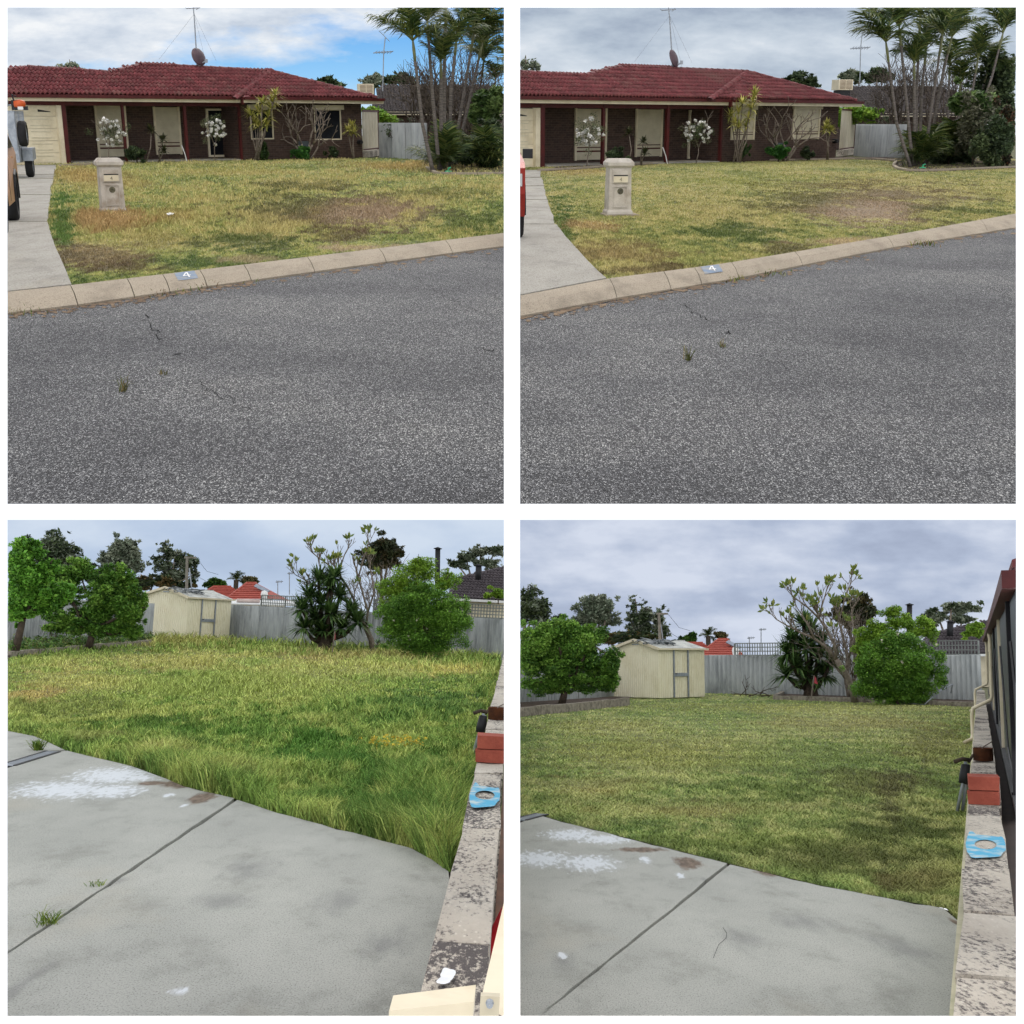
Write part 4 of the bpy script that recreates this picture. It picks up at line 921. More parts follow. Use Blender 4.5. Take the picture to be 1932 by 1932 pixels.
# ------------------------------------------------------------------ planting of the front yards
EUC = [lin(134, 143, 122), lin(112, 124, 102), lin(152, 158, 136)]; DKG = [lin(72, 88, 58), lin(90, 104, 66), lin(60, 74, 50)]; MIDG = [lin(70, 104, 44), lin(92, 128, 52), lin(54, 84, 38)]; LIMEG = [lin(132, 168, 62), lin(150, 180, 70), lin(108, 148, 54)]
PALMG = [lin(62, 82, 42), lin(82, 100, 48), lin(48, 66, 34), lin(112, 120, 62)]; YEL = [lin(196, 190, 104), lin(170, 168, 84), lin(136, 140, 66), lin(206, 196, 126)]
def frond_mesh(seed, ln, n=28, droop=.5, lw=.028, ll=.46):
    rng = np.random.default_rng(seed); V = []; F4 = []; C = []
    pts = [Vector((0, t * ln * (1 - .18 * t * droop), ln * (.42 * t - droop * .70 * t * t))) for t in np.linspace(0, 1, 14)]
    mb = MB().tube(pts, [.018 * (1 - .8 * i / 13) for i in range(14)], 4)
    V += [list(v) for v in mb.v]; quads = [f for f in mb.f if len(f) == 4]; C += [lin(118, 124, 74)] * len(V)
    for i in range(n):
        t = .12 + .86 * i / n; k = t * 13; a = int(k); p = pts[a].lerp(pts[min(13, a + 1)], k - a); d = (pts[min(13, a + 1)] - pts[a]).normalized()
        for s in (-1, 1):
            l = ll * ln * (.5 + .5 * math.sin(math.pi * (t * .8 + .15))) * rng.uniform(.8, 1.1)
            e = (Vector((s * 1.0, 0, 0)) + d * .75 + Vector((0, 0, rng.uniform(-.55, .25)))).normalized(); q = p + e * l * .6; r = p + e * l - Vector((0, 0, l * .28 * rng.uniform(.4, 1.2)))
            w = e.cross(Vector((0, 0, 1))).normalized() * lw * .5; b = len(V); V += [list(p - w), list(p + w), list(q + w), list(q - w), list(r)]
            quads += [(b, b + 1, b + 2, b + 3), (b + 3, b + 2, b + 4, b + 4)]; col = np.array(PALMG[int(rng.integers(0, 4))]) * rng.uniform(.7, 1.25); C += [tuple(col)] * 5
    q4 = np.array([f for f in quads if f[2] != f[3]]); t3 = np.array([f[:3] for f in quads if f[2] == f[3]])
    return npmesh('frond', np.array(V), [q4, t3], np.array(C))
FRONDS = [frond_mesh(i, 1.0, droop=d) for i, d in enumerate((.35, .6, .85, .5))]
for f in FRONDS: f.materials.append(LEAF)
GREENSHAFT = pmat('green_crownshaft', lin(124, 128, 88), lin(104, 104, 76), rough=.6)
def palm(P, seed, pts, crown, label, nf=8, r=.058, group='slender palms of the corner clump', up=.35, dY=0):
    rng = np.random.default_rng(seed); b = P.g(*pts[0]); Y = b.y + dY; Q = [b] + [P.at(x, y, Y) for x, y in pts[1:]]; s = P.mpp(Y)
    t = thing(P, 'palm_tree', label, 'palm tree', b, group=group)
    # finer trunk curve
    cu = []
    for i in range(len(Q) - 1):
        for k in np.linspace(0, 1, 5)[:-1]: cu.append(Q[i].lerp(Q[i + 1], k))
    cu.append(Q[-1]); n = len(cu)
    part(t, 'trunk', MB().tube(cu, [r * (1.15 - .45 * i / (n - 1)) for i in range(n)], 8), TRUNK, True, absd=True)
    d = (Q[-1] - Q[-2]).normalized(); L_ = crown * s
    part(t, 'crownshaft', MB().tube([Q[-1] - d * L_ * .12, Q[-1] + d * L_ * .12, Q[-1] + d * L_ * .34], [r * .75, r * .85, r * .4], 8), GREENSHAFT, True, absd=True)
    top = Q[-1] + d * L_ * .3; a0 = rng.random() * 6.28
    for i in range(nf):
        a = a0 + i * 2.4 + rng.normal() * .2; e = rng.uniform(-.1, 1.05) + up * .6
        M = Matrix.Translation(root_inv(t) @ top) @ Matrix.Rotation(a, 4, 'Z') @ Matrix.Rotation(e, 4, 'X') @ Matrix.Scale(L_ * rng.uniform(.85, 1.15), 4)
        part(t, 'frond', FRONDS[int(rng.integers(0, 4))], None, M=M)
PM = lambda P, x, y: (x, y) if P is P1 else (x + 900, y - 8)
palms1 = [([(817, 325), (797, 234), (782, 104)], 82), ([(829, 323), (816, 180), (808, 66)], 78), ([(833, 322), (832, 180), (832, 140)], 62), ([(839, 320), (838, 150), (841, 40)], 80), ([(848, 317), (851, 170), (859, 96)], 62), ([(852, 313), (870, 208), (890, 88)], 84), ([(857, 312), (880, 215), (905, 104)], 70), ([(890, 300), (903, 190), (910, 136)], 66), ([(918, 300), (922, 230), (932, 168)], 48), ([(918, 315), (938, 262), (975, 160)], 70)]
words1 = ['leaning outermost to the open lawn', 'second trunk from the lawn side', 'short, with a low thick head at mid clump', 'tall straight, in the middle of the clump', 'with a head half hidden between two taller palms', 'tallest, leaning towards the picture edge', 'thin trunk crossing behind the tallest one', 'medium, with a head above the bare shrubs', 'smallest, behind the clump', 'cut by the picture edge, leaning outward']
for i, ((pts, cr), w) in enumerate(zip(palms1, words1)): palm(P1, 40 + i, pts, cr, 'slender palm %s, overgrown front yard' % w, 9 if cr > 60 else 7)
palms2 = [([(1718, 316), (1692, 234), (1675, 106)], 82), ([(1722, 315), (1712, 208), (1699, 76)], 78), ([(1726, 314), (1725, 190), (1725, 142)], 62), ([(1729, 312), (1729, 182), (1735, 56)], 84), ([(1734, 311), (1740, 160), (1745, 114)], 60), ([(1742, 313), (1757, 208), (1774, 94)], 84), ([(1748, 310), (1781, 130), (1790, 94)], 74), ([(1786, 300), (1789, 190), (1791, 142)], 60), ([(1806, 300), (1808, 230), (1811, 174)], 48), ([(1812, 303), (1846, 221), (1872, 143), (1887, 84)], 66), ([(1815, 300), (1835, 234), (1859, 150)], 62), ([(1800, 302), (1828, 210), (1842, 130)], 58)]
words2 = words1[:9] + ['tall, leaning far towards the picture edge on its own', 'thin leaning palm beside the far leaning one', 'thin, between the clump and the far leaning palm']
for i, ((pts, cr), w) in enumerate(zip(palms2, words2)): palm(P2, 70 + i, pts, cr, 'slender palm %s, mown front yard' % w, 9 if cr > 60 else 7)

def bareshrub(P, seed, base, spreadpx, h, label, depth=5, r=.05, kids=(2, 3), name='bare_shrub', tips_leaf=None, bark=BARK, stems=4, L0=None, spread=.55, tilt=.9, cat='shrub', group=None, Y=None):
    rng = np.random.default_rng(seed); b = P.b(base) if Y is None else P.at(*base, Y); s = P.mpp(b.y)
    t = thing(P, name, label, cat, b, group=group); mb = MB(); tips = []
    H = h * s; W = spreadpx * s
    for i in range(stems):
        a = 6.283 * i / stems + rng.normal() * .4; tl = tilt * rng.uniform(.2, 1.0) * W / H
        branching(mb, rng, b + Vector((math.cos(a) * .04, math.sin(a) * .04, -.02)), (math.cos(a) * tl, math.sin(a) * tl * .7, 1), (L0 or H * .36), r, depth, tips, spread, .12, kids, .70, .76, .12)
    part(t, 'branches', mb, bark, True, absd=True)
    if tips_leaf:
        n, size, cols = tips_leaf; cl = [(np.array(p[:]), size * .9) for p, d in tips]
        o = part(t, 'leaves', leaves(P, rng, cl, n, size, cols), LEAF); o.location = -b
    return t, tips
def headplant(P, seed, base, heads, ln, label, cols, stem_r=.03, n=60, w=.05, name='dracaena', cat='shrub', bark=BARK, droop=.5):
    """strap-leaved heads on thin stems"""
    rng = np.random.default_rng(seed); b = P.b(base); s = P.mpp(b.y); t = thing(P, name, label, cat, b, group='strap leaved plants at the house wall'); mb = MB()
    for x, y in heads:
        h = P.at(x, y, b.y) + Vector((0, rng.normal() * .12, 0)); mb.tube([b + Vector(rng.normal(size=3) * [.08, .08, 0]), b.lerp(h, .5) + Vector((rng.normal() * .05, 0, 0)), h], [stem_r, stem_r * .8, stem_r * .6], 6)
        lst = []; rosette(lst, rng, h, n, ln * s, w, droop, .1, cols); o = part(t, 'leaf_head', strapmesh(P, lst, 'leaf_head', rng), LEAF); o.location = -b
    part(t, 'stem', mb, bark, True, absd=True)
def bush(P, seed, x, y, rx, ry, base_y, n, size, cols, label, name='shrub', Y=None, cat='shrub', group=None, flowers=None, trunk=.03):
    b = base_y if isinstance(base_y, Vector) else P.g(x, base_y) if Y is None else P.at(x, base_y, Y); s = P.mpp(b.y); c = P.at(x, y, b.y); R = (rx * s, rx * s * .8, ry * s)
    return tree(P, seed, label, b, [(c, R)], n, size, cols, trunk, group, name, limbs=False, cat=cat, flowers=flowers)
def rosebush(P, seed, x, y, base, r, label):
    b = P.b(base); s = P.mpp(b.y); c = P.at(x, y, b.y); by = P.proj(np.array([b[:]]))[0, 1]
    t, tips = bareshrub(P, seed, b, r * .9, (by - y + r * .3), label, depth=3, r=.022, stems=1, name='standard_rose', tilt=.1, L0=(by - y) * s * .5, spread=.5, tips_leaf=None, bark=BARK)
    rng = np.random.default_rng(seed)
    o = part(t, 'leaves', leaves(P, rng, [(np.array(c[:]) + rng.normal(size=3) * r * s * .45, r * s * .3) for _ in range(26)], 1700, .06, [lin(96, 106, 72), lin(120, 124, 92), lin(70, 84, 52)]), LEAF); o.location = -b
    for i in range(28):
        d = rng.normal(size=3); d[1] = -abs(d[1]); d /= np.linalg.norm(d); p = np.array(c[:]) + d * np.array([1, .8, .95]) * r * s * rng.uniform(.5, 1.12)
        o = part(t, 'rose_bloom', leaves(P, rng, [(p, .05)], 22, .09, [lin(250, 248, 244), lin(240, 238, 230)], aspect=.9), FLOWER); o.location = -b
for P, w in ((P1, 'overgrown front yard'), (P2, 'mown front yard')):
    k = 0 if P is P1 else 100; q = lambda x, y: qx(P, x, y); fb = lambda x, w=-.9: foot(P, x, w)
    rosebush(P, 1 + k, *q(211, 247), fb(203), 28, 'white flowering rose on a bent stem near the garage, %s' % w)
    rosebush(P, 2 + k, *q(409, 247), fb(404), 24, 'white flowering standard rose before the dark glass door, %s' % w)
    headplant(P, 3 + k, fb(285), [q(282, 248)], 20, 'single dark strap leaved plant on a thin stem between shutters, %s' % w, [lin(70, 74, 44), lin(92, 92, 56), lin(54, 56, 38)])
    headplant(P, 4 + k, fb(300), [q(308, 264), q(309, 285)], 17, 'two headed strap leaved plant before the second shutter, %s' % w, [lin(60, 66, 42), lin(80, 82, 52)])
    headplant(P, 5 + k, fb(485), [q(496, 195), q(520, 180), q(480, 232), q(506, 222), q(488, 212), q(512, 205), q(474, 218), q(503, 238), q(515, 192), q(486, 240)], 24, 'tall yellowish strap leaved plant against the end wall, %s' % w, YEL, n=44)
    headplant(P, 6 + k, fb(663), [q(664, 240), q(658, 247), q(668, 250)], 19, 'small yellowish strap leaved plant at the house corner, %s' % w, YEL, n=60)
    bareshrub(P, 7 + k, fb(580), 60, 88, 'leafless frangipani with pale forked branches before the end wall, %s' % w, 4, .05, stems=6, name='frangipani', group='bare frangipanis', tilt=1.9, spread=.62, kids=(2, 2))
    bush(P, 8 + k, *q(258, 289), 21, 14, fb(258), 1100, .15, DKG, 'dark green shrub below the verandah between the shutters, %s' % w, group='low shrubs along the house')
    bush(P, 9 + k, *q(499, 284), 12, 18, fb(499), 900, .1, [lin(58, 80, 46), lin(76, 100, 54)], 'small green shrub at the foot of the yellowish plant, %s' % w, group='low shrubs along the house')
    bush(P, 10 + k, *q(567, 286), 21, 15, fb(567, -1.1), 2400, .09, [lin(62, 110, 46), lin(84, 136, 56), lin(48, 88, 38)], 'rounded bright green shrub below the meter box, %s' % w, group='low shrubs along the house')
    bush(P, 11 + k, *q(624, 287), 14, 13, fb(624), 700, .1, [lin(58, 72, 50), lin(78, 92, 58)], 'small dull green shrub below the end window, %s' % w, group='low shrubs along the house')
    # side gate, side fence
    g0, g1 = P.g(*q(685, 297)), P.g(*q(714, 293)); ang = math.atan2(g1.y - g0.y, g1.x - g0.x); L_ = (g1 - g0).length; s = P.mpp(g0.y)
    G = thing(P, 'side_gate', 'cream ribbed steel side gate with dark red post beside the house, %s' % w, 'gate', g0, ang, group='side gates'); hz = 82 * s; zb = .3
    for i in range(5): part(G, 'gate_sheet', MB().prism([(L_ * i / 5 + .004, 0, zb), (L_ * i / 5 + L_ * .03, -.03, zb), (L_ * (i + 1) / 5 - L_ * .03, -.03, zb), (L_ * (i + 1) / 5 - .004, 0, zb)], (0, 0, hz - zb)), CREAM_D)
    part(G, 'rail', bx(0, L_, -.05, -.031, hz - .06, hz + .02), MAROON_D); part(G, 'rail', bx(0, L_, -.05, -.031, zb, zb + .05), MAROON_D); part(G, 'post', bx(L_ + .01, L_ + .1, -.06, .06, 0, hz + .03), MAROON_D)
    part(G, 'step_block', bx(.05, L_ - .05, -.2, .1, 0, zb - .03), LIME)
    fence_sheets(P, [P.g(*q(716, 296)), P.g(*q(806, 303))], 1.45, .85, 'grey corrugated side fence running behind the palms, %s' % w, .1) if 'fence_sheets' in globals() else None
    # bare shrubs behind the palms, undergrowth
    for i, (x, y, sp, h, txt) in enumerate(((790, 300, 60, 120, 'leafless grey shrub between side fence and palms'), (850, 300, 70, 135, 'large leafless grey shrub behind the palm trunks'), (900, 302, 55, 130, 'leafless grey shrub behind the outer palms'), (765, 298, 26, 60, 'small forked shrub in front of the side fence'))):
        bareshrub(P, 20 + k + i, PM(P, x, y), sp, h, '%s, %s' % (txt, w), 5 if i < 3 else 3, .055 if i < 3 else .035, stems=5 if i < 3 else 2, group='bare shrubs by the palms', tips_leaf=None if i < 3 else (160, .16, DKG), bark=TWIG, Y=P.g(*PM(P, x, y)).y)
    rng = np.random.default_rng(60 + k)
    for i, (x, y, sz, txt) in enumerate(((838, 322, 74, 'young palm with yellow green fronds at the trunk foot'), (880, 318, 82, 'bushy young palm in the middle of the bed'), (920, 318, 70, 'young palm at the outer end of the bed'), (862, 312, 64, 'young palm hidden behind the trunks'))):
        b = P.g(*PM(P, x, y)); s = P.mpp(b.y); t = thing(P, 'young_palm', '%s, %s' % (txt, w), 'palm', b, group='young palms under the clump')
        for j in range(16):
            M = Matrix.Translation((0, 0, .1)) @ Matrix.Rotation(rng.random() * 6.28, 4, 'Z') @ Matrix.Rotation(rng.uniform(.25, 1.25), 4, 'X') @ Matrix.Scale(sz * s * rng.uniform(.8, 1.15), 4); part(t, 'frond', FRONDS[j % 4], None, M=M)
    bush(P, 30 + k, *PM(P, 890, 300), 55, 22, PM(P, 890, 318)[1], 2600, .14, DKG + PALMG[:1], 'dark mass of low leaves under the palms, %s' % w, 'undergrowth_shrub')
    bush(P, 31 + k, *PM(P, 925, 200), 40, 36, PM(P, 925, 300)[1], 2600, .2, [lin(96, 122, 66), lin(120, 142, 82), lin(72, 96, 52)], 'light green leafy tree behind the outer palms, %s' % w, 'leafy_tree', Y=50, cat='tree')
    bush(P, 32 + k, *PM(P, 935, 262), 34, 40, PM(P, 935, 315)[1], 2600, .14, DKG, 'dark shrub at the outer side of the palms, %s' % w)
    # neighbour's house
    Yn = 75; n0 = P.at(*PM(P, 716, 250), Yn); Hn = thing(P, 'neighbour_house', 'neighbouring house with dark grey tiled roof beyond the side fence, %s' % w, 'house', (n0.x, n0.y, 0), math.radians(8), group='neighbouring house in both front yards'); s = P.mpp(Yn)
    W_ = 260 * s; ez = (230 - 215) * s + P.h; rz_ = (230 - 166) * s + P.h
    part(Hn, 'wall', bx(.3, W_, .6, 6, 0, ez), BRICK); part(Hn, 'fascia', bx(-.3, W_ + .3, -.05, .0, ez - .18, ez), CREAM)
    DR = pmat('dark_roof_' + w[:3], lin(92, 86, 84), lin(70, 66, 66), scale=8, rough=.8)
    rf = part(Hn, 'roof', MB().prism([(-.4, -.1, ez - .05), (W_ + .4, -.1, ez - .05), (W_ - 1.5, 4, rz_ - .05), (.3, 4, rz_ - .05)], (0, .03, -.08)), DR)
    tm = tile_mesh('dark_tile' + w[:3], .3, .4); sdn = Vector((0, 4.1, rz_ - ez)).normalized(); sl = Vector((0, 4.1, rz_ - ez)).length
    lay_tiles(rf, tm, (0, -.1, ez), (1, 0, 0), sdn, [[(-.4, 0), (W_ + .4, 0), (W_ - 1.5, sl), (.3, sl)]], limit=0, mat=DR, eyeo=Vector((0, -70, 0)))
    ac = thing(P, 'roof_cooler', 'cream evaporative cooler box on a dark roof behind the house, %s' % w, 'air cooler', P.at(*PM(P, 690, 178), Yn - 1), math.radians(12), group='roof coolers'); a = 14 * s
    part(ac, 'body', bx(-a * .95, a * .95, -.35, .55, 0, a * 1.25), CREAM); part(ac, 'base', bx(-a * .7, a * .7, -.3, .5, -.35, -.01), CHAR)
    mb = MB()
    for i in range(7): mb.add(bx(-a * .8, -a * .05, -.36, -.351, a * (.12 + i * .155), a * (.2 + i * .155)).v, bx(0, 1, 0, 1, 0, 1).f).add(bx(a * .05, a * .8, -.36, -.351, a * (.12 + i * .155), a * (.2 + i * .155)).v, bx(0, 1, 0, 1, 0, 1).f)
    part(ac, 'louvre_panel', mb, pmat('cooler_pad' + w[:3], lin(150, 128, 108)))
    Q = lambda x, y: P.at(*PM(P, x, y), Yn + 2)
    an = thing(P, 'roof_aerial', 'distant television aerial rising behind the neighbouring roof, %s' % w, 'antenna', Q(722, 170), group='distant aerials of the front yards'); r_ = .03
    part(an, 'pole', MB().tube([Q(722, 172), Q(724, 97), Q(727, 70)], r_, 5), ZINC, absd=True)
    mb = MB(); mb.tube([Q(704, 100), Q(742, 97)], r_ * .8, 4); mb.tube([Q(715, 58), Q(735, 78)], r_ * .6, 4)
    for i in range(7): x = 708 + i * 5; mb.tube([Q(x - 3, 101), Q(x + 4, 96)], r_ * .6, 4)
    part(an, 'aerial_rods', mb, ZINC, absd=True)
    # trees beyond the roofs
    T_ = lambda seed, cx, cy, rx, ry, Y, n, sz, cols, txt, nm='distant_tree': tree(P, seed + k, '%s, %s' % (txt, w), (P.at(*PM(P, cx, 240), Y).x, Y, 0), [(P.at(*PM(P, cx + dx * rx, cy + dy * ry), Y), (rx * .62 * P.mpp(Y), rx * .5 * P.mpp(Y), ry * .62 * P.mpp(Y))) for dx, dy in ((-.4, .15), (.4, .2), (0, -.3))], n, sz, cols, .2, 'trees beyond the roofs', nm, bark=BARK)
    T_(50, 612, 160, 34, 16, 110, 1500, .4, DKG, 'dark round tree peeping over the hip of the roof'); T_(51, 708, 152, 26, 14, 105, 1100, .35, EUC, 'pale gum tree behind the neighbouring aerial'); T_(52, 753, 150, 32, 14, 100, 1500, .38, DKG, 'dark tree over the neighbouring roof ridge')
    if P is P1: T_(53, 131, 128, 30, 14, 90, 260, .28, EUC, 'sparse pale tree top behind the garage roof')
    else: T_(53, 92, 130, 30, 16, 90, 300, .28, EUC, 'sparse pale tree top behind the garage roof')
    bush(P, 54 + k, *PM(P, 715, 222), 40, 22, PM(P, 722, 250)[1], 2600, .2, LIMEG, 'bright green bush between side gate and neighbouring house, %s' % w, Y=66)
tree(P2, 201, 'large dark tree at the picture edge behind the palms', (P2.at(1890, 300, 58).x, 58, 0), [(P2.at(x, y, 58), (1.1, 1, .9)) for x, y in ((1880, 130), (1905, 150), (1870, 165), (1900, 185), (1885, 205))], 5200, .2, DKG, .2, name='dark_tree')
bush(P2, 202, 1893, 250, 36, 52, 314, 4200, .12, [lin(104, 72, 52), lin(84, 62, 48), lin(62, 62, 42), lin(122, 78, 54), lin(54, 56, 40)], 'reddish brown leafy shrub at the picture edge, mown front yard', 'red_shrub')
bush(P2, 204, 1872, 268, 42, 48, 316, 4200, .13, DKG, 'dark leafy shrub at the foot of the leaning palms, mown front yard')
bush(P2, 203, 1835, 230, 40, 60, 312, 900, .14, [lin(112, 112, 92), lin(88, 90, 66)], 'thin greyish shrub between leaning palms and red shrub', 'grey_shrub')
# garden edging and soil of the mown front yard
def edging(P, pts, label, w=.12, h=.07):
    g = [P.g(x, y) for x, y in pts]; t = thing(P, 'garden_edging', label, 'edging', g[0], group='concrete garden edgings'); 
    for a, b in zip(g, g[1:]):
        d = (b - a).normalized(); part(t, 'edging_piece', MB().bar(a + d * .006 + Vector((0, 0, h / 2)), b - d * .006 + Vector((0, 0, h / 2)), w, h), CONC_KERB, absd=True)
def bed(P, pts, name='garden_soil', z=.012):
    me = MB(); me.prism([P.g(x, y, z) for x, y in pts], (0, 0, -.03)); put(P, name, me, DIRT, kind='structure')
e_house = [(1016, 323), (1080, 320), (1148, 315), (1220, 310), (1278, 306.5), (1330, 304.5), (1382, 303), (1430, 303.5), (1500, 303), (1560, 301.5), (1612, 300.5)]
e_palm = [(1612, 300.5), (1655, 301.5), (1690, 305), (1686, 314), (1692, 319), (1712, 323), (1750, 323.5), (1794, 322), (1840, 320), (1882, 318), (1916, 316.5)]
edging(P2, e_house, 'thin pale concrete edging along the house bed, mown front yard'); edging(P2, e_palm, 'curved pale concrete edging round the palm bed, mown front yard')
bed(P2, e_house + [(1612, 296), (1500, 297), (1360, 299), (1200, 304), (1060, 313)][:]); bed(P2, e_palm + [(1916, 303), (1800, 298), (1700, 297), (1640, 296)])
edging(P1, [(806, 318), (822, 328), (850, 330), (900, 330), (951, 329)], 'pale concrete edging round the palm bed, overgrown front yard'); edging(P1, [(112, 314), (160, 312), (180, 311)], 'short strip of pale edging beside the garage, overgrown front yard')
bed(P1, [(808, 318), (824, 327), (850, 329), (900, 329), (950, 328), (950, 306), (860, 300), (812, 304)])
# ================================================================== BACK YARDS (two plots, before and after mowing)
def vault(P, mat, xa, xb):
    """sky of a back yard: a far wall of cloud that curves forward and passes overhead as a low glowing ceiling, added to light the yard"""
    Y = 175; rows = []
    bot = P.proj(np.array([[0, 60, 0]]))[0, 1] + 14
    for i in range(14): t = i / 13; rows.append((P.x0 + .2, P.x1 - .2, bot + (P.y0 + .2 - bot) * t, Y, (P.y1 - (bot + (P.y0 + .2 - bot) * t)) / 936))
    for Yd, v, py_ in ((165, 1.10, .4), (120, 1.13, 2), (70, 1.16, 6), (30, 1.2, 10), (12, 1.3, 12), (5.6, 1.4, 12.5)): rows.append((xa, xb, P.y0 - py_, Yd, v))  # ceiling rows: an added emitter just above the view, lighting the yard
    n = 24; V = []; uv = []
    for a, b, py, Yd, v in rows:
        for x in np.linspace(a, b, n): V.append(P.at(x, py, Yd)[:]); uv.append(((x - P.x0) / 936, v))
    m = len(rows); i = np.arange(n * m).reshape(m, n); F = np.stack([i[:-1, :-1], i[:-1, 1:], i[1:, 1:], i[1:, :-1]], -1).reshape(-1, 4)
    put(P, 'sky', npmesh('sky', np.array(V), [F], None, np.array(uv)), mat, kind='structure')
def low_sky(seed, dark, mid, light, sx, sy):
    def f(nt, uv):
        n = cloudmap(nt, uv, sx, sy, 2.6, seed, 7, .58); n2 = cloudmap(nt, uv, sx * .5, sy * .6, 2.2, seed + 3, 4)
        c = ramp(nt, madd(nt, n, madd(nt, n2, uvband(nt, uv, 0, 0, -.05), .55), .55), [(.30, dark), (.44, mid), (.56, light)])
        return mixc(nt, ramp(nt, madd(nt, uvband(nt, uv, 0, 1, 0), uvband(nt, uv, 0, 0, -.55), .55 / .55), [(.46, (0, 0, 0)), (.56, (1, 1, 1))]), c, tuple(VAULT * 2 ** EXPO * k for k in (.97, 1.0, 1.04)))  # cloud colours give way to the brighter glow of the added ceiling
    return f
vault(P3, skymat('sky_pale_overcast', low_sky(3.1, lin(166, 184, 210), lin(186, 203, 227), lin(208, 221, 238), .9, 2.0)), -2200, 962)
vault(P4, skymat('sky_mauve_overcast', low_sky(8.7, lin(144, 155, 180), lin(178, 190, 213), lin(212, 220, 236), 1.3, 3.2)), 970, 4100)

def back_ground(P, edge, ytop, spec, seed, nblade, hfun, xr, lean, wk=.00062):
    el = line(edge); a, b = P.x0 + .3, P.x1 - .3; far = P.proj(np.array([[0, 140, 0]]))[0, 1]; tl = line(ytop)
    hy = lambda x: P.proj(P.gn(np.asarray(x, float).ravel(), tl(np.asarray(x, float).ravel()) - 0.0, 0))[:, 1].reshape(np.shape(x))
    farl = lambda x: tl(x) - 34
    put(P, 'ground', sheet(P, lambda x: tl(x) * 0 + np.array([P.proj(np.array([[P.at(q, 1400, 170).x, 170, 0]]))[0, 1] for q in np.ravel(x)]).reshape(np.shape(x)), lambda x: tl(x) + 2, a, b, 12, 8, -.03), GROUND, kind='structure')
    put(P, 'soil', sheet(P, lambda x: el(x) - 3, lambda x: x * 0 + P.y1 - .4, a, b, 24, 10, -.06), DIRT, kind='structure')
    cf = lambda x, y, V: lawn_colour(P, x, y, V, spec, seed)
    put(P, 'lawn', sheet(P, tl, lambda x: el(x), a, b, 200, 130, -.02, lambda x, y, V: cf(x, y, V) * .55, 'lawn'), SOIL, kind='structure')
    rng = np.random.default_rng(seed); px = rng.uniform(a, b, nblade * 3); py = rng.uniform(min(p[1] for p in ytop), max(p[1] for p in edge), nblade * 3)
    ok = (py < el(px) + rng.normal(size=len(px)) * 1.0) & (py > tl(px)) & (px < np.interp(py, [p[1] for p in xr], [p[0] for p in xr])); px, py = px[ok][:nblade], py[ok][:nblade]
    G = P.gn(px, py, -.02); c = cf(px, py, G); hh = hfun(px, py, c, rng, G)
    c = c * ((.5 if P is P3 else .75) + (1.15 if P is P3 else .65) * rng.random(len(px)))[:, None]
    me = blades(P, rng, G, hh, np.maximum(.004, G[:, 1] * wk) * (.7 + .7 * rng.random(len(px))), c, lean)
    put(P, 'grass', me, GRASSM, 'grass blades of the %s' % P.name, 'grass', kind='stuff')
G0, G1, G2, G3 = lin(58, 88, 32), lin(84, 116, 42), lin(112, 138, 54), lin(148, 156, 72)
spec3 = dict(gain=1.5, pal=[G0, G1, G2, lin(130, 148, 62), G3], patch=[
    (400, 1250, 300, 22, lin(176, 168, 92), .75), (150, 1290, 150, 20, lin(172, 164, 88), .75), (640, 1270, 180, 22, lin(164, 164, 86), .7), (400, 1300, 260, 20, lin(150, 160, 74), .6), (120, 1340, 110, 26, lin(122, 132, 60), .7), (60, 1310, 60, 14, lin(180, 150, 88), .6),
    (330, 1215, 120, 8, lin(150, 140, 72), .7), (700, 1240, 200, 8, lin(160, 146, 84), .7), (850, 1265, 70, 10, lin(196, 178, 92), .6), (480, 1250, 60, 10, lin(116, 150, 62), .6),
    (300, 1370, 130, 22, lin(76, 110, 36), .8), (500, 1380, 120, 24, lin(80, 116, 36), .7), (620, 1430, 120, 40, lin(70, 112, 34), .7), (300, 1430, 60, 18, lin(166, 158, 88), .7), (420, 1470, 70, 14, lin(150, 146, 76), .5),
    (780, 1480, 120, 60, lin(62, 102, 32), .6), (820, 1330, 100, 30, lin(76, 110, 48), .55), (720, 1560, 120, 40, lin(62, 100, 32), .6), (740, 1395, 50, 14, lin(132, 140, 60), .5), (180, 1395, 80, 14, lin(150, 150, 76), .6)])
def h3(px, py, c, rng, G):
    n = fbm(G[:, 0] * .7, G[:, 1] * .28, 31); n2 = fbm(G[:, 0] * 2.2, G[:, 1] * .8, 33)
    h = .06 + .16 * np.clip((n - .42) * 3, 0, 1) + .08 * np.clip((n2 - .5) * 4, 0, 1)
    top = np.interp(px, [14, 290, 433, 560, 740, 951], [1238, 1214, 1207, 1220, 1233, 1250]); h += np.clip((22 - (py - top)) / 22, 0, 1) * .34 * ((px > 285) | (py - top < 4)) * np.where((px > 285), 1, .5)
    h += np.exp(-((py - np.interp(px, [250, 345, 440, 520, 720, 838], [1445, 1482, 1505, 1532, 1585, 1640])) / 60) ** 2) * .09 * (px > 240)
    h += .12 * np.exp(-(((px - 800) / 130) ** 2 + ((py - 1540) / 80) ** 2)); h *= np.interp(px, [14, 260, 420], [.55, .7, 1])
    return h * (.35 + .95 * rng.random(len(px)))
edge3 = [(14, 1379), (65, 1389), (125, 1416), (250, 1446), (345, 1483), (440, 1506), (520, 1533), (720, 1586), (775, 1600), (838, 1644), (951, 1660)]
back_ground(P3, edge3, [(14, 1222), (285, 1206), (433, 1204), (560, 1216), (740, 1228), (951, 1246)], spec3, 51, 165000, h3, [(951, 1200), (941, 1285), (926, 1342), (862, 1605), (838, 1700)], .9)
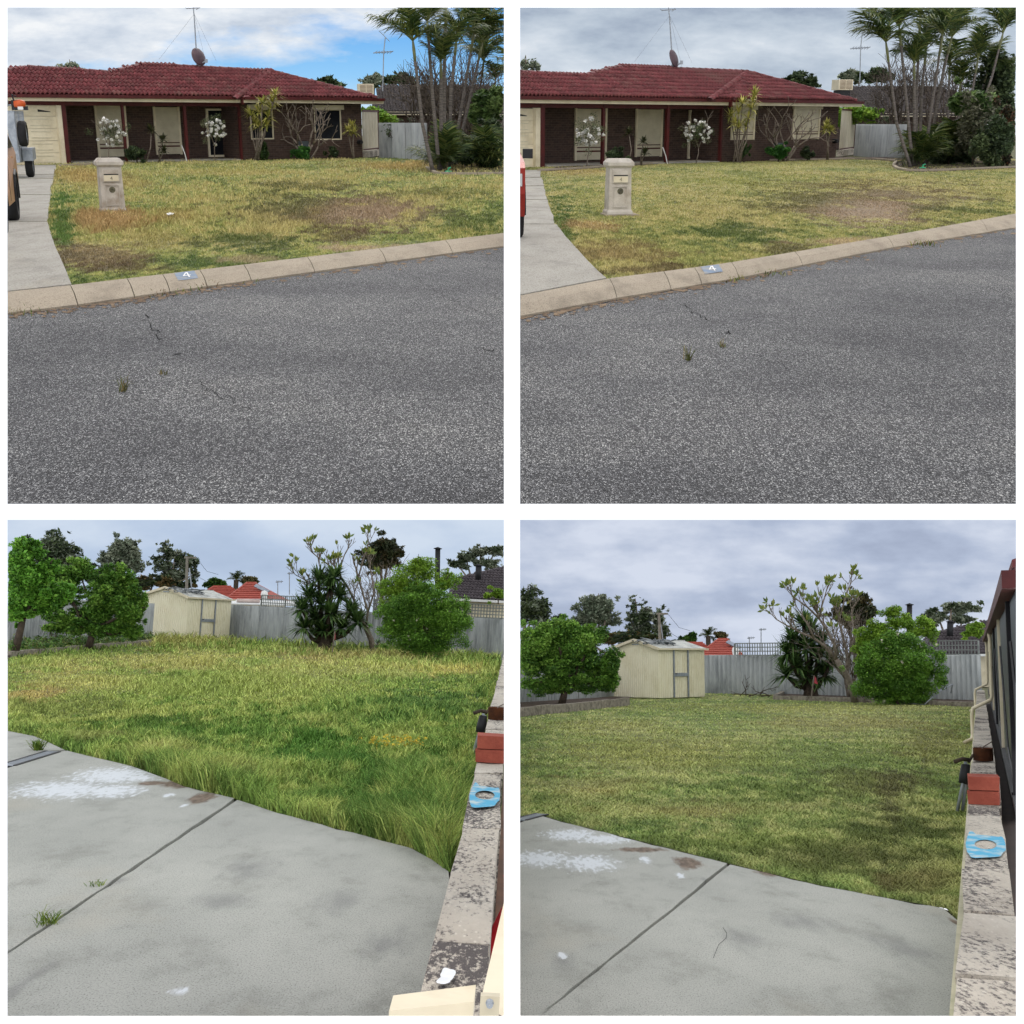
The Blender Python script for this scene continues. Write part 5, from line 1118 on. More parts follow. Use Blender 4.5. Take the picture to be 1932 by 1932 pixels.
spec4 = dict(gain=1.5, grey=.14, stripe=.13, pal=[lin(82, 110, 50), lin(100, 124, 56), lin(118, 138, 66), lin(136, 148, 76), lin(154, 156, 90)], patch=[
    (1668, 1640, 12, 34, lin(74, 78, 42), .8), (1692, 1560, 11, 44, lin(78, 82, 44), .75), (1720, 1490, 9, 40, lin(84, 86, 48), .7), (1745, 1430, 8, 30, lin(90, 92, 52), .6), 
    (1500, 1335, 300, 10, lin(150, 148, 70), .6), (1400, 1370, 260, 18, lin(134, 148, 78), .6), (1600, 1365, 200, 16, lin(158, 142, 84), .5), (1250, 1420, 220, 30, lin(156, 150, 78), .6), (1150, 1370, 130, 14, lin(160, 152, 84), .5), (1550, 1420, 220, 26, lin(122, 136, 66), .6), (1760, 1400, 80, 40, lin(136, 130, 68), .6),
    (1500, 1500, 200, 22, lin(94, 108, 46), .6), (1300, 1530, 220, 18, lin(160, 146, 84), .6), (1120, 1490, 100, 20, lin(146, 134, 72), .6), (1650, 1480, 120, 30, lin(110, 112, 58), .7), (1700, 1560, 130, 40, lin(82, 92, 40), .7), (1600, 1620, 180, 36, lin(88, 94, 44), .75), (1400, 1590, 160, 22, lin(104, 116, 48), .6), (1740, 1660, 70, 26, lin(112, 104, 58), .7), (1680, 1500, 30, 60, lin(86, 78, 48), .6)])
def h4(px, py, c, rng, G): return (.018 + .045 * fbm(G[:, 0] * 1.5, G[:, 1] * .5, 61)) * (.5 + rng.random(len(px)))
edge4 = [(981, 1539), (1018, 1537), (1060, 1550), (1200, 1585), (1375, 1629), (1550, 1671), (1700, 1699), (1785, 1714), (1815, 1742), (1917, 1750)]
back_ground(P4, edge4, [(981, 1328), (1185, 1313), (1240, 1312), (1340, 1306), (1460, 1309), (1725, 1324), (1845, 1328), (1917, 1330)], spec4, 71, 130000, h4, [(1845, 1320), (1838, 1500), (1826, 1800)], 2.2, .00046)

# ------------------------------------------------------------------ patios
WPAINT = pmat('spilt_white_paint', lin(236, 238, 240), lin(214, 217, 220), scale=12, rough=.7); MUD = pmat('dried_mud', lin(120, 100, 84), lin(96, 80, 68), scale=14, rough=1, bmp=.6, bscale=40)
def blob(mb, P, rng, cx, cy, rx, ry, z, n=14, rough=.3):
    a = np.linspace(0, 2 * math.pi, n, endpoint=False); r = 1 + sum(rough * rng.normal() / k ** .7 * np.cos(k * a + rng.random() * 6.28) for k in (2, 3, 4, 5, 7)) * .7; r = np.clip(r, .4, 1.6)
    mb.add([P.g(cx + math.cos(t) * rx * k, cy + math.sin(t) * ry * k, z) for t, k in zip(a, r)], [tuple(range(n))])
def patio_mat(P, c, paint, mud, smudge):
    """worn concrete with a faded spill of white paint, dried mud and dark scuffs (each an ellipse with a ragged edge)"""
    m = concrete('patio_concrete_' + P.name[:3], lin(184, 184, 176), lin(160, 161, 154), 130, dark=(.5, .5, .48)); nt = m.node_tree; b = nt.nodes['Principled BSDF']; cur = b.inputs['Base Color'].links[0].from_socket
    tc = nt.nodes.new('ShaderNodeTexCoord'); v = coords(nt, (1, .26, 1))
    def mask(lst):
        out = None
        for x, y, rx, ry in lst:
            g = P.g(x, y) - c; r = Vector((rx * P.mpp(P.g(x, y).y), (P.g(x, y - ry) - P.g(x, y)).y, 1)); s = N(nt, 'ShaderNodeVectorMath', operation='SUBTRACT'); s.inputs[1].default_value = (g.x, g.y, 0); nt.links.new(tc.outputs['Object'], s.inputs[0])
            d = N(nt, 'ShaderNodeVectorMath', operation='DIVIDE'); d.inputs[1].default_value = (r.x, r.y, 1); nt.links.new(s.outputs[0], d.inputs[0]); f = N(nt, 'ShaderNodeVectorMath', operation='MULTIPLY'); f.inputs[1].default_value = (1, 1, 0); nt.links.new(d.outputs[0], f.inputs[0]); l = N(nt, 'ShaderNodeVectorMath', operation='LENGTH'); nt.links.new(f.outputs[0], l.inputs[0])
            k = N(nt, 'ShaderNodeMath', operation='SUBTRACT'); k.inputs[0].default_value = 1.0; nt.links.new(l.outputs['Value'], k.inputs[1])
            if out is None: out = k.outputs[0]
            else: q = N(nt, 'ShaderNodeMath', operation='MAXIMUM'); nt.links.new(out, q.inputs[0]); nt.links.new(k.outputs[0], q.inputs[1]); out = q.outputs[0]
        return out
    n1 = noise(nt, v, 9, 5, .65); n2 = noise(nt, v, 26, 4, .6); n3 = noise(nt, v, 4, 6, .7)
    cur = mixc(nt, ramp(nt, madd(nt, mask(smudge), n1, .5), [(.5, (0, 0, 0)), (.95, (.42, .42, .42))]), cur, lin(104, 106, 106))
    pm = mask(paint)
    cur = mixc(nt, ramp(nt, madd(nt, pm, n3, .7), [(.45, (0, 0, 0)), (.95, (.5, .5, .5))]), cur, lin(206, 211, 216))
    cur = mixc(nt, ramp(nt, madd(nt, pm, n2, .28), [(.54, (0, 0, 0)), (.68, (.8, .8, .8))]), cur, lin(222, 226, 230))
    cur = mixc(nt, ramp(nt, madd(nt, mask(mud), n1, .6), [(.55, (0, 0, 0)), (.78, (.9, .9, .9))]), cur, ramp(nt, n2, [(.35, lin(86, 70, 58)), (.65, lin(134, 114, 96))]))
    n5 = noise(nt, v, 60, 3, .7); cur = mixc(nt, ramp(nt, n5, [(.66, (0, 0, 0)), (.72, (.6, .6, .6))]), cur, lin(96, 96, 92))
    nt.links.new(cur, b.inputs['Base Color']); return m
def patio(P, slabs, drain, paint, mud, smudges):
    c = P.g((P.x0 + P.x1) / 2, P.y1 - 60); R = thing(P, 'patio', None, None, c, kind='structure'); rng = np.random.default_rng(9); PM_ = patio_mat(P, c, paint, mud, smudges)
    for s in slabs:
        pts = []
        for (x0, y0), (x1, y1) in zip(s, s[1:] + s[:1]):
            k = max(1, int(math.hypot(x1 - x0, y1 - y0) / 26))
            for i in range(k):
                t = i / k; e = 1.0 if 20 < x0 + (x1 - x0) * t < 1900 else 0; pts.append((x0 + (x1 - x0) * t, y0 + (y1 - y0) * t + (rng.normal() * .8 * e if i else 0)))
        part(R, 'slab', MB().prism([P.g(x, y, 0) for x, y in pts], (0, 0, -.05)), PM_, absd=True)
    if drain:
        D = thing(P, 'channel_drain', 'dark slotted channel drain across the patio of the %s' % P.name, 'drain', P.g(*drain[0]), group='channel drains'); a, b, w = P.g(*drain[0], .001), P.g(*drain[1], .001), drain[2]; n = int((b - a).length / .045)
        part(D, 'channel', MB().bar(a - Vector((0, 0, .02)), b - Vector((0, 0, .02)), w * .9, .02), CHAR, absd=True); mb = MB(); d = (b - a).normalized(); e = d.cross(Vector((0, 0, 1)))
        for i in range(n): p = a + d * (i + .5) * (b - a).length / n; mb.bar(p - e * w * .42, p + e * w * .42, .02, .012)
        tag(part(D, 'grate_bars', mb, ZINC, absd=True), kind='stuff')
        for k in (-.5, .5): part(D, 'edge_rail', MB().bar(a + e * w * k, b + e * w * k, .03, .014), CHAR, absd=True)
patio(P3, [[(14.3, 1379), (65, 1389), (122, 1415), (96, 1416), (14.3, 1439)], [(14.3, 1449), (98, 1421), (126, 1416), (250, 1446), (345, 1483), (442, 1506), (14.3, 1795)], [(448, 1509), (520, 1533), (720, 1586), (775, 1600), (815, 1622), (846, 1644), (850, 1680), (835, 1800), (800, 1916), (14.3, 1916), (14.3, 1800)]],
    ((14.5, 1444), (100, 1418), .13), [(215, 1463, 85, 20), (205, 1492, 70, 16), (260, 1467, 34, 8), (120, 1490, 110, 20), (318, 1500, 10, 5), (347, 1520, 7, 4), (340, 1870, 18, 10)], [(382, 1504, 30, 16), (338, 1480, 50, 9), (290, 1478, 34, 6)], [(225, 1662, 20, 12), (470, 1640, 70, 26), (40, 1860, 22, 60), (420, 1700, 80, 20), (640, 1700, 60, 30), (730, 1780, 60, 40)])
patio(P4, [[(1018, 1538), (1060, 1551), (1200, 1586), (1372, 1629), (1014, 1916), (981.5, 1916), (981.5, 1552)], [(1378, 1631), (1550, 1672), (1700, 1700), (1780, 1714), (1806, 1736), (1815, 1790), (1808, 1850), (1806, 1916), (1022, 1916)]],
    ((981.5, 1547), (1022, 1536), .13), [(1140, 1583, 60, 10), (1078, 1575, 60, 12), (1110, 1628, 60, 17), (1020, 1620, 70, 16), (1217, 1622, 12, 8), (1283, 1652, 9, 6), (1061, 1803, 12, 7)], [(1297, 1628, 30, 15), (1455, 1646, 34, 9), (1210, 1603, 60, 6), (1806, 1742, 10, 14)], [(1060, 1813, 28, 22), (1400, 1772, 50, 26), (1330, 1660, 10, 6), (1700, 1790, 60, 40), (1520, 1740, 80, 20)])
for x, y, n, h, l in ((92, 1742, 60, .075, 'spiky weed tuft in the patio joint, larger of two'), (186, 1671, 24, .045, 'small weed tuft in the patio joint, smaller of two'), (72, 1415, 120, .12, 'grass tuft growing over the drain end')):
    tuft(P3, x, y, n, h, [lin(84, 112, 42), lin(120, 136, 60)], l + ', overgrown back yard', 0.0, .02, 1.4, wid=.004)

# ------------------------------------------------------------------ fences with lattice
def lattice(P, a, b, z0, h, label, cell=.13):
    d = b - a; L_ = d.length; t = thing(P, 'lattice_screen', label, 'lattice', a + Vector((0, 0, z0)), math.atan2(d.y, d.x), group='timber lattice on the fences'); m = max(1, round(L_ / 2.2)); M_ = pmat('weathered_timber' + str(int(a.x * 100)), lin(140, 144, 140), lin(112, 116, 114), rough=.9)
    for k in range(m):
        mb = MB(); u0, u1 = L_ * k / m + .02, L_ * (k + 1) / m - .02; n = int((u1 - u0) / cell)
        for i in range(n + 1): u = u0 + (u1 - u0) * i / n; mb.box((u, 0, h / 2), (.04, .012, h))
        for j in range(int(h / cell) + 1): z = h * j / int(h / cell); mb.box(((u0 + u1) / 2, -.014, z), (u1 - u0, .012, .04))
        tag(part(t, 'lattice_panel', mb, M_), kind='stuff')
    for k in range(m + 1): part(t, 'post', MB().box((L_ * k / m, .0, h / 2 - .35), (.05, .06, h + .7)), M_)
def gz(P, pts): return [P.g(*p) for p in pts]
f3 = gz(P3, [(420, 1206), (560, 1219), (724, 1229), (862, 1236), (951, 1246)]); fence_sheets(P3, f3, 1.62, .8, 'weathered grey corrugated fence beyond yucca and bush, overgrown back yard', .21, .05, hs=[0, .01, -.01, .02])
f3l = gz(P3, [(10, 1213), (150, 1209.5), (285, 1206)]); fence_sheets(P3, f3l, 1.5, .8, 'grey corrugated fence behind the leafy trees, overgrown back yard', .21, .05)
lattice(P3, P3.g(488, 1212), P3.g(580, 1220), 1.62, .5, 'grey timber lattice on the fence between shed and yucca, overgrown back yard'); lattice(P3, P3.g(700, 1228), P3.g(949, 1245.5), 1.64, .52, 'grey timber lattice on the fence behind the round bush, overgrown back yard')
f4 = gz(P4, [(1325, 1307), (1460, 1309.5), (1700, 1318), (1852, 1323)]); fence_sheets(P4, f4, 1.62, .8, 'weathered grey corrugated fence beyond yucca and bush, mown back yard', .21, .05, hs=[0, .01, -.01, .02])
f4l = gz(P4, [(975, 1326), (1090, 1318), (1200, 1308)]); fence_sheets(P4, f4l, 1.55, .8, 'grey corrugated fence behind the leafy tree, mown back yard', .21, .05)
lattice(P4, P4.g(1388, 1308), P4.g(1490, 1311), 1.62, .5, 'grey timber lattice on the fence between shed and yucca, mown back yard'); lattice(P4, P4.g(1620, 1315), P4.g(1850, 1322.5), 1.64, .5, 'pale timber lattice on the fence behind the round bush, mown back yard')

# ------------------------------------------------------------------ garden sheds
def shed(P, px, py, latg, latd, hpx, risepx, label, th=40):
    c = P.g(px, py); s = P.mpp(c.y); be = math.atan2(c.x, c.y); th = math.radians(th); R = thing(P, 'garden_shed', label, 'shed', c, -be, group='cream garden sheds')
    Lg, Ld, H, rs = latg * s / math.cos(th), latd * s / math.sin(th), hpx * s, risepx * s
    gd = Vector((-math.cos(th), math.sin(th), 0)); dd = Vector((math.sin(th), math.cos(th), 0)); Z = Vector((0, 0, 1))
    def ribbed(a, d, L_, top, n, name, nr):
        """wall of ribbed sheets: a trapezoid rib every L/nr"""
        per = L_ / nr; k = 0; shs = max(1, round(L_ / .76)); 
        for q in range(shs):
            mb = MB(); i0, i1 = round(nr * q / shs), round(nr * (q + 1) / shs)
            for i in range(i0, i1):
                u = [0, .18, .26, .5, .58, 1.0]; o = [0, 0, .018, .018, 0, 0]; P_ = [(per * (i + t), w) for t, w in zip(u, o)]
                V = []
                for t, w in P_: b = a + d * t + n * w; V += [b + Z * .02, b + Z * top(t)]
                mb.add(V, [(2 * j, 2 * j + 2, 2 * j + 3, 2 * j + 1) for j in range(5)])
            part(R, name, mb.mesh(name, fix=False), SHED)
    ng = Vector((-dd.x, -dd.y, 0)); nd = Vector((-gd.x, -gd.y, 0))
    gt = lambda t: H + rs * (1 - abs(t / Lg - .5) * 2)
    ribbed(Vector(), gd, Lg, gt, ng, 'gable_sheet', 22); ribbed(Vector(), dd, Ld, lambda t: H, nd, 'wall_sheet', 26)
    o = gd * Lg + dd * Ld; mb = MB(); mb.prism([gd * Lg - ng * .02, o, dd * Ld - nd * .02 + gd * .04, gd * .04 + dd * .04], Z * H); part(R, 'inner_walls', mb, SHED)
    RF = pmat('pale_roof_sheet' + P.name[:3], lin(206, 206, 198), lin(176, 178, 174), scale=3, rough=.5, dirt=lin(120, 122, 118), dscale=2.4)
    e = .12; A, B = -ng * -e * 0 - dd * e - gd * e, -dd * e + gd * (Lg + e)
    rid = lambda t: gd * Lg / 2 + dd * t + Z * (H + rs + .03)
    lo1 = lambda t: -gd * e + dd * t + Z * (H - .02); lo2 = lambda t: gd * (Lg + e) + dd * t + Z * (H - .02); L1 = Ld + e
    for lo, nm in ((lo1, 'roof_sheet'), (lo2, 'roof_sheet')):
        m = 3
        for k in range(m):
            mb = MB(); n = 8; t0, t1 = -e + (L1 + e) * k / m, -e + (L1 + e) * (k + 1) / m - .004; V = []
            for i in range(n * 2 + 1): t = t0 + (t1 - t0) * i / (2 * n); w = Z * (.022 if i % 2 else 0); V += [lo(t) + w, rid(t) + w]
            mb.add(V, [(2 * j, 2 * j + 2, 2 * j + 3, 2 * j + 1) for j in range(2 * n)]); part(R, nm, mb.mesh(nm, fix=False), RF)
    part(R, 'barge_trim', MB().bar(lo1(-e - .01) + Z * .0, rid(-e - .01), .03, .1).bar(rid(-e - .01), lo2(-e - .01), .03, .1), CREAM); part(R, 'ridge_cap', MB().bar(rid(-e), rid(L1), .2, .03), RF); part(R, 'eave_trim', MB().bar(lo1(-e), lo1(L1), .03, .07), CREAM)
    part(R, 'vent', MB().bar(gd * (Lg / 2 - .16) + Z * (H + rs * .55) + ng * .02, gd * (Lg / 2 + .16) + Z * (H + rs * .55) + ng * .02, .02, .04), ZINC)
    d0, d1 = Ld * .31, Ld * .62
    D = part(R, 'door', MB().box((dd * (d0 + d1) / 2 + nd * .025 + Z * H * .5)[:], (.001, .001, .001)), SHED)
    for t in (d0, d1): part(D, 'door_stile', MB().box((dd * t + nd * .03 + Z * (H * .5))[:], (.07, .03, H * .97), M=Matrix((dd, nd, Z)).transposed()), ZINC)
    part(D, 'door_rail', MB().box((dd * (d0 + d1) / 2 + nd * .04 + Z * (H * .47))[:], (d1 - d0, .03, .13), M=Matrix((dd, nd, Z)).transposed()), ZINC); part(D, 'latch', MB().box((dd * (d0 + .09) + nd * .065 + Z * (H * .49))[:], (.09, .02, .03), M=Matrix((dd, nd, Z)).transposed()), CHAR)
    # tangle of grey offcuts lying on the roof
    t = thing(P, 'roof_debris', 'tangle of grey scrap lying on the shed roof, %s' % P.name, 'debris', R.matrix_basis @ (rid(Ld * .3) - Z * .05), -be, group='scrap on shed roofs'); rng = np.random.default_rng(4); mb = MB(); b0 = rid(Ld * .3) - Z * .05
    for i in range(26):
        q, k = rng.uniform(0, .8), rng.uniform(-.1, .55); p = lo1(Ld * k).lerp(rid(Ld * k), .35 + q * .7 * .9) + Z * .05 - b0; dv = Vector(rng.normal(size=3) * [.25, .25, .06]); mb.tube([p - dv, p + dv * .3 + Z * .03, p + dv], rng.uniform(.012, .03), 5)
    part(t, 'scrap', mb, pmat('grey_scrap' + P.name[:3], lin(150, 154, 158), lin(70, 76, 78), scale=6, lo=.45, hi=.55)); return R
shed(P3, 349.5, 1207, 82, 83, 80, 15, 'cream ribbed steel shed standing in tall grass')
shed(P4, 1244, 1318, 87, 88, 93, 15, 'cream ribbed steel shed on a mown lawn')

# ------------------------------------------------------------------ garden beds
def stones(P, pts, n, h, w, label, name='bed_edging'):
    g = gz(P, pts); t = thing(P, name, label, 'edging', g[0], group='stone bed edgings'); tot = sum((b - a).length for a, b in zip(g, g[1:])); rng = np.random.default_rng(len(pts) + n)
    for a, b in zip(g, g[1:]):
        k = max(1, round(n * (b - a).length / tot)); d = (b - a).normalized()
        for i in range(k):
            p, q = a.lerp(b, i / k) + d * .012, a.lerp(b, (i + 1) / k) - d * .012; hh = h * rng.uniform(.92, 1.05); part(t, 'stone', MB().bar(p + Vector((0, 0, hh / 2 - .02)), q + Vector((0, 0, hh / 2 - .02)), w, hh + .04), LIME_BED, absd=True)
stones(P3, [(14, 1240), (150, 1226), (288, 1214)], 12, .14, .15, 'low stone edging half lost in grass before the leafy trees'); stones(P3, [(556, 1225), (640, 1229), (730, 1235)], 8, .12, .15, 'low stone edging under yucca and frangipani, overgrown back yard')
stones(P4, [(981, 1351), (1090, 1340), (1184, 1330)], 9, .23, .16, 'stone block edging of the soil bed under the leafy tree, mown back yard'); stones(P4, [(1480, 1308), (1462, 1319), (1560, 1322), (1724, 1328), (1842, 1333)], 20, .14, .15, 'stone block edging along the yucca bed, mown back yard')
bed(P4, [(981.5, 1347), (1090, 1336), (1182, 1326), (1190, 1312), (981.5, 1325)], z=.03); bed(P4, [(1466, 1317), (1560, 1320), (1724, 1326), (1846, 1330), (1846, 1321), (1700, 1316), (1480, 1309)], z=.03)
bed(P3, [(14.5, 1237), (150, 1223), (286, 1212), (286, 1206), (14.5, 1220)], z=.05); bed(P3, [(560, 1223), (640, 1227), (728, 1233), (860, 1240), (862, 1234), (724, 1227), (565, 1217)], z=.03)
def ground_cover(P, x0, x1, yl, n, h, cols, label, seed):
    rng = np.random.default_rng(seed); px = rng.uniform(x0, x1, n); t = rng.random(n); py = np.interp(px, [p[0] for p in yl], [p[1] for p in yl]) * (1 - t) + np.interp(px, [p[0] for p in yl], [p[2] for p in yl]) * t
    G = P.gn(px, py, .05); G[:, 2] += rng.random(n) * h; me = leaves(P, rng, [(g, .12) for g in G[:400]], n, .1, cols, name='ground_cover'); put(P, 'ground_cover', me, LEAF, label, 'ground cover', kind='stuff')
ground_cover(P3, 16, 284, [(14, 1216, 1236), (286, 1204, 1212)], 6000, .25, MIDG + [lin(110, 120, 66)], 'low green leaves filling the bed before the leafy trees', 5); ground_cover(P3, 640, 735, [(640, 1214, 1226), (735, 1220, 1232)], 1800, .2, MIDG, 'low green leaves at the frangipani foot', 6)

# ------------------------------------------------------------------ trees and shrubs of the back yards
CIT = [lin(96, 138, 54), lin(118, 160, 66), lin(72, 110, 44), lin(138, 176, 76)]; BOX = [lin(108, 152, 58), lin(128, 170, 68), lin(86, 126, 50)]; CON = [lin(136, 170, 60), lin(154, 186, 70), lin(116, 152, 54)]
def cr(P, Y, lst): return [(P.at(x, y, Y), (rx * P.mpp(Y), min(rx, ry) * .8 * P.mpp(Y), ry * P.mpp(Y))) for x, y, rx, ry in lst]
b = P3.g(26, 1238); tree(P3, 301, 'leafy bright green tree cut by the picture edge, overgrown back yard', b, cr(P3, b.y, [(40, 1060, 48, 45), (20, 1110, 55, 45), (70, 1110, 44, 40), (60, 1035, 30, 24), (30, 1155, 44, 28), (92, 1070, 28, 22), (75, 1145, 40, 24), (100, 1120, 36, 34), (50, 1095, 50, 40)]), 19000, .1, [lin(104, 156, 56), lin(126, 174, 66), lin(80, 126, 46)], .12, name='leafy_tree', aspect=.6)
b = P3.g(166, 1226); tree(P3, 302, 'wide dark green spreading tree overhanging the shed, overgrown back yard', b, cr(P3, b.y, [(130, 1110, 60, 44), (190, 1120, 66, 44), (240, 1140, 40, 40), (150, 1085, 46, 30), (105, 1140, 60, 32), (215, 1085, 38, 24), (255, 1172, 22, 28), (230, 1178, 30, 22), (180, 1158, 60, 26), (120, 1168, 55, 22), (165, 1178, 60, 20), (110, 1100, 50, 44), (235, 1112, 40, 34), (205, 1180, 50, 20), (262, 1150, 20, 34), (130, 1186, 50, 17), (190, 1192, 50, 14), (246, 1190, 24, 20)]), 38000, .095, CIT, .13, name='spreading_tree', aspect=.5)
b = P4.g(1060, 1329); tree(P4, 303, 'wide dark green spreading tree beside the shed, mown back yard', b, cr(P4, b.y, [(1010, 1210, 56, 44), (1070, 1215, 66, 42), (1120, 1235, 46, 42), (1040, 1185, 50, 30), (1000, 1255, 55, 34), (1085, 1262, 60, 28), (1145, 1270, 26, 32), (1112, 1195, 34, 20), (1130, 1285, 36, 18), (1040, 1284, 60, 22), (1000, 1225, 50, 50), (1100, 1280, 50, 20), (1150, 1250, 26, 34), (1075, 1245, 70, 40), (990, 1290, 40, 20), (1040, 1300, 60, 14), (1105, 1300, 50, 13), (1150, 1286, 22, 20)]), 40000, .09, CIT, .13, name='spreading_tree', aspect=.5)
headplant(P3, 304, (100, 1216), [(100, 1182), (108, 1188), (94, 1190)], 26, 'grey green strap leaved plant in front of the fence, overgrown back yard', [lin(96, 112, 84), lin(76, 92, 66)], n=50, droop=1.6, w=.035)
def yucca(P, seed, base, heads, ln, label):
    rng = np.random.default_rng(seed); b = P.g(*base); s = P.mpp(b.y); t = thing(P, 'yucca', label, 'yucca', b, group='yuccas'); mb = MB(); mb.tube([b, b + Vector((0, 0, .25)), b + Vector((0, 0, .6))], [.32, .26, .22], 10)
    for x, y in heads:
        h = P.at(x, y, b.y) + Vector((0, rng.uniform(-.35, .35), 0)); mb.tube([b + Vector((rng.normal() * .08, 0, .35)), b.lerp(h, .6) + Vector((0, 0, -.05)), h], [.12, .08, .06], 6); lst = []
        rosette(lst, rng, h, 130, ln * s * 1.25, .085, .5, .0, [lin(70, 98, 52), lin(88, 118, 60), lin(54, 80, 44), lin(110, 136, 78)]); o = part(t, 'leaf_head', strapmesh(P, lst, 'leaf_head', rng), LEAF); o.location = -b
    part(t, 'trunk', mb, BARK_D, True, absd=True)
yucca(P3, 305, (612, 1229), [(600, 1095), (620, 1108), (583, 1128), (640, 1125), (605, 1140), (572, 1150), (625, 1158), (592, 1170), (660, 1155), (575, 1185), (645, 1185), (610, 1190), (675, 1175), (630, 1090)], 34, 'large spiky yucca in the fence bed, overgrown back yard')
yucca(P4, 306, (1530, 1318), [(1512, 1180), (1534, 1195), (1492, 1212), (1552, 1215), (1515, 1225), (1482, 1235), (1540, 1245), (1500, 1258), (1566, 1250), (1486, 1275), (1555, 1275), (1522, 1280)], 38, 'large spiky yucca in the fence bed, mown back yard')
def frangipani(P, seed, f, label):
    """leaning forked tree with bare limbs and leaves only at the tips; f maps drawing units"""
    rng = np.random.default_rng(seed); b = P.g(*f(706, 1233)); Y = b.y; s = P.mpp(Y); Q = lambda x, y, dy=0.0: P.at(*f(x, y), Y + dy)
    t = thing(P, 'frangipani', label, 'tree', b, group='leafing frangipanis'); mb = MB(); tips = []
    mb.tube([b, Q(700, 1205), Q(690, 1180), Q(672, 1152)], [.13, .11, .1, .085], 8)
    for pts, r in (([(672, 1152), (655, 1130), (630, 1112), (602, 1100)], .06), ([(672, 1152), (668, 1125), (655, 1098), (640, 1075)], .06), ([(690, 1180), (694, 1150), (684, 1110), (676, 1080)], .055), ([(694, 1150), (706, 1110), (700, 1070)], .045), ([(640, 1075), (620, 1055), (600, 1040)], .04), ([(640, 1075), (645, 1050), (650, 1035)], .035), ([(676, 1080), (684, 1050), (692, 1025)], .035), ([(602, 1100), (580, 1088), (563, 1078)], .03), ([(630, 1112), (618, 1085), (606, 1065)], .035)):
        q = [Q(x, y, rng.uniform(-.25, .25) if i else 0) for i, (x, y) in enumerate(pts)]; mb.tube(q, [r * (1 - .35 * i / (len(q) - 1)) for i in range(len(q))], 6)
        d = (q[-1] - q[-2]).normalized()
        branching(mb, rng, q[-1], d, 13 * s, r * .62, 3, tips, .6, .3, (2, 3), .78, .78, .1)
        for k in range(1, len(q)): branching(mb, rng, q[k], (q[k] - q[k - 1]).normalized() + Vector((rng.normal() * .5, rng.normal() * .3, .4)), 15 * s, r * .5, 2, tips, .55, .3, (2, 2), .78, .8, .1)
    part(t, 'branches', mb, BARK, True, absd=True); lst = []
    for p, d in tips:
        if rng.random() < (.32 if p.z > b.z + 70 * s else .05):
            for k in range(5):
                e = (d + Vector(rng.normal(size=3)) * .55 + Vector((0, 0, .35))).normalized(); sd = e.cross(Vector((.2, 1, .1))).normalized(); l = rng.uniform(.14, .3); lst.append(([p, p + sd * .001, p + e * l * .55 + sd * l * .16, p + e * l * .55 - sd * l * .16, p + e * l], [lin(128, 142, 70), lin(104, 124, 66), lin(150, 152, 80)][k % 3]))
    o = part(t, 'leaves', strapmesh(P, lst, 'leaves', rng), LEAF); o.location = -b
frangipani(P3, 307, lambda x, y: (x, 1233 + (y - 1233) * .94), 'leaning frangipani with leaf tufts at its branch tips, overgrown back yard')
frangipani(P4, 308, lambda x, y: (1613 + (x - 706) * 1.02, 1320 + (y - 1228) * 1.0), 'leaning frangipani with leaf tufts at its branch tips, mown back yard')
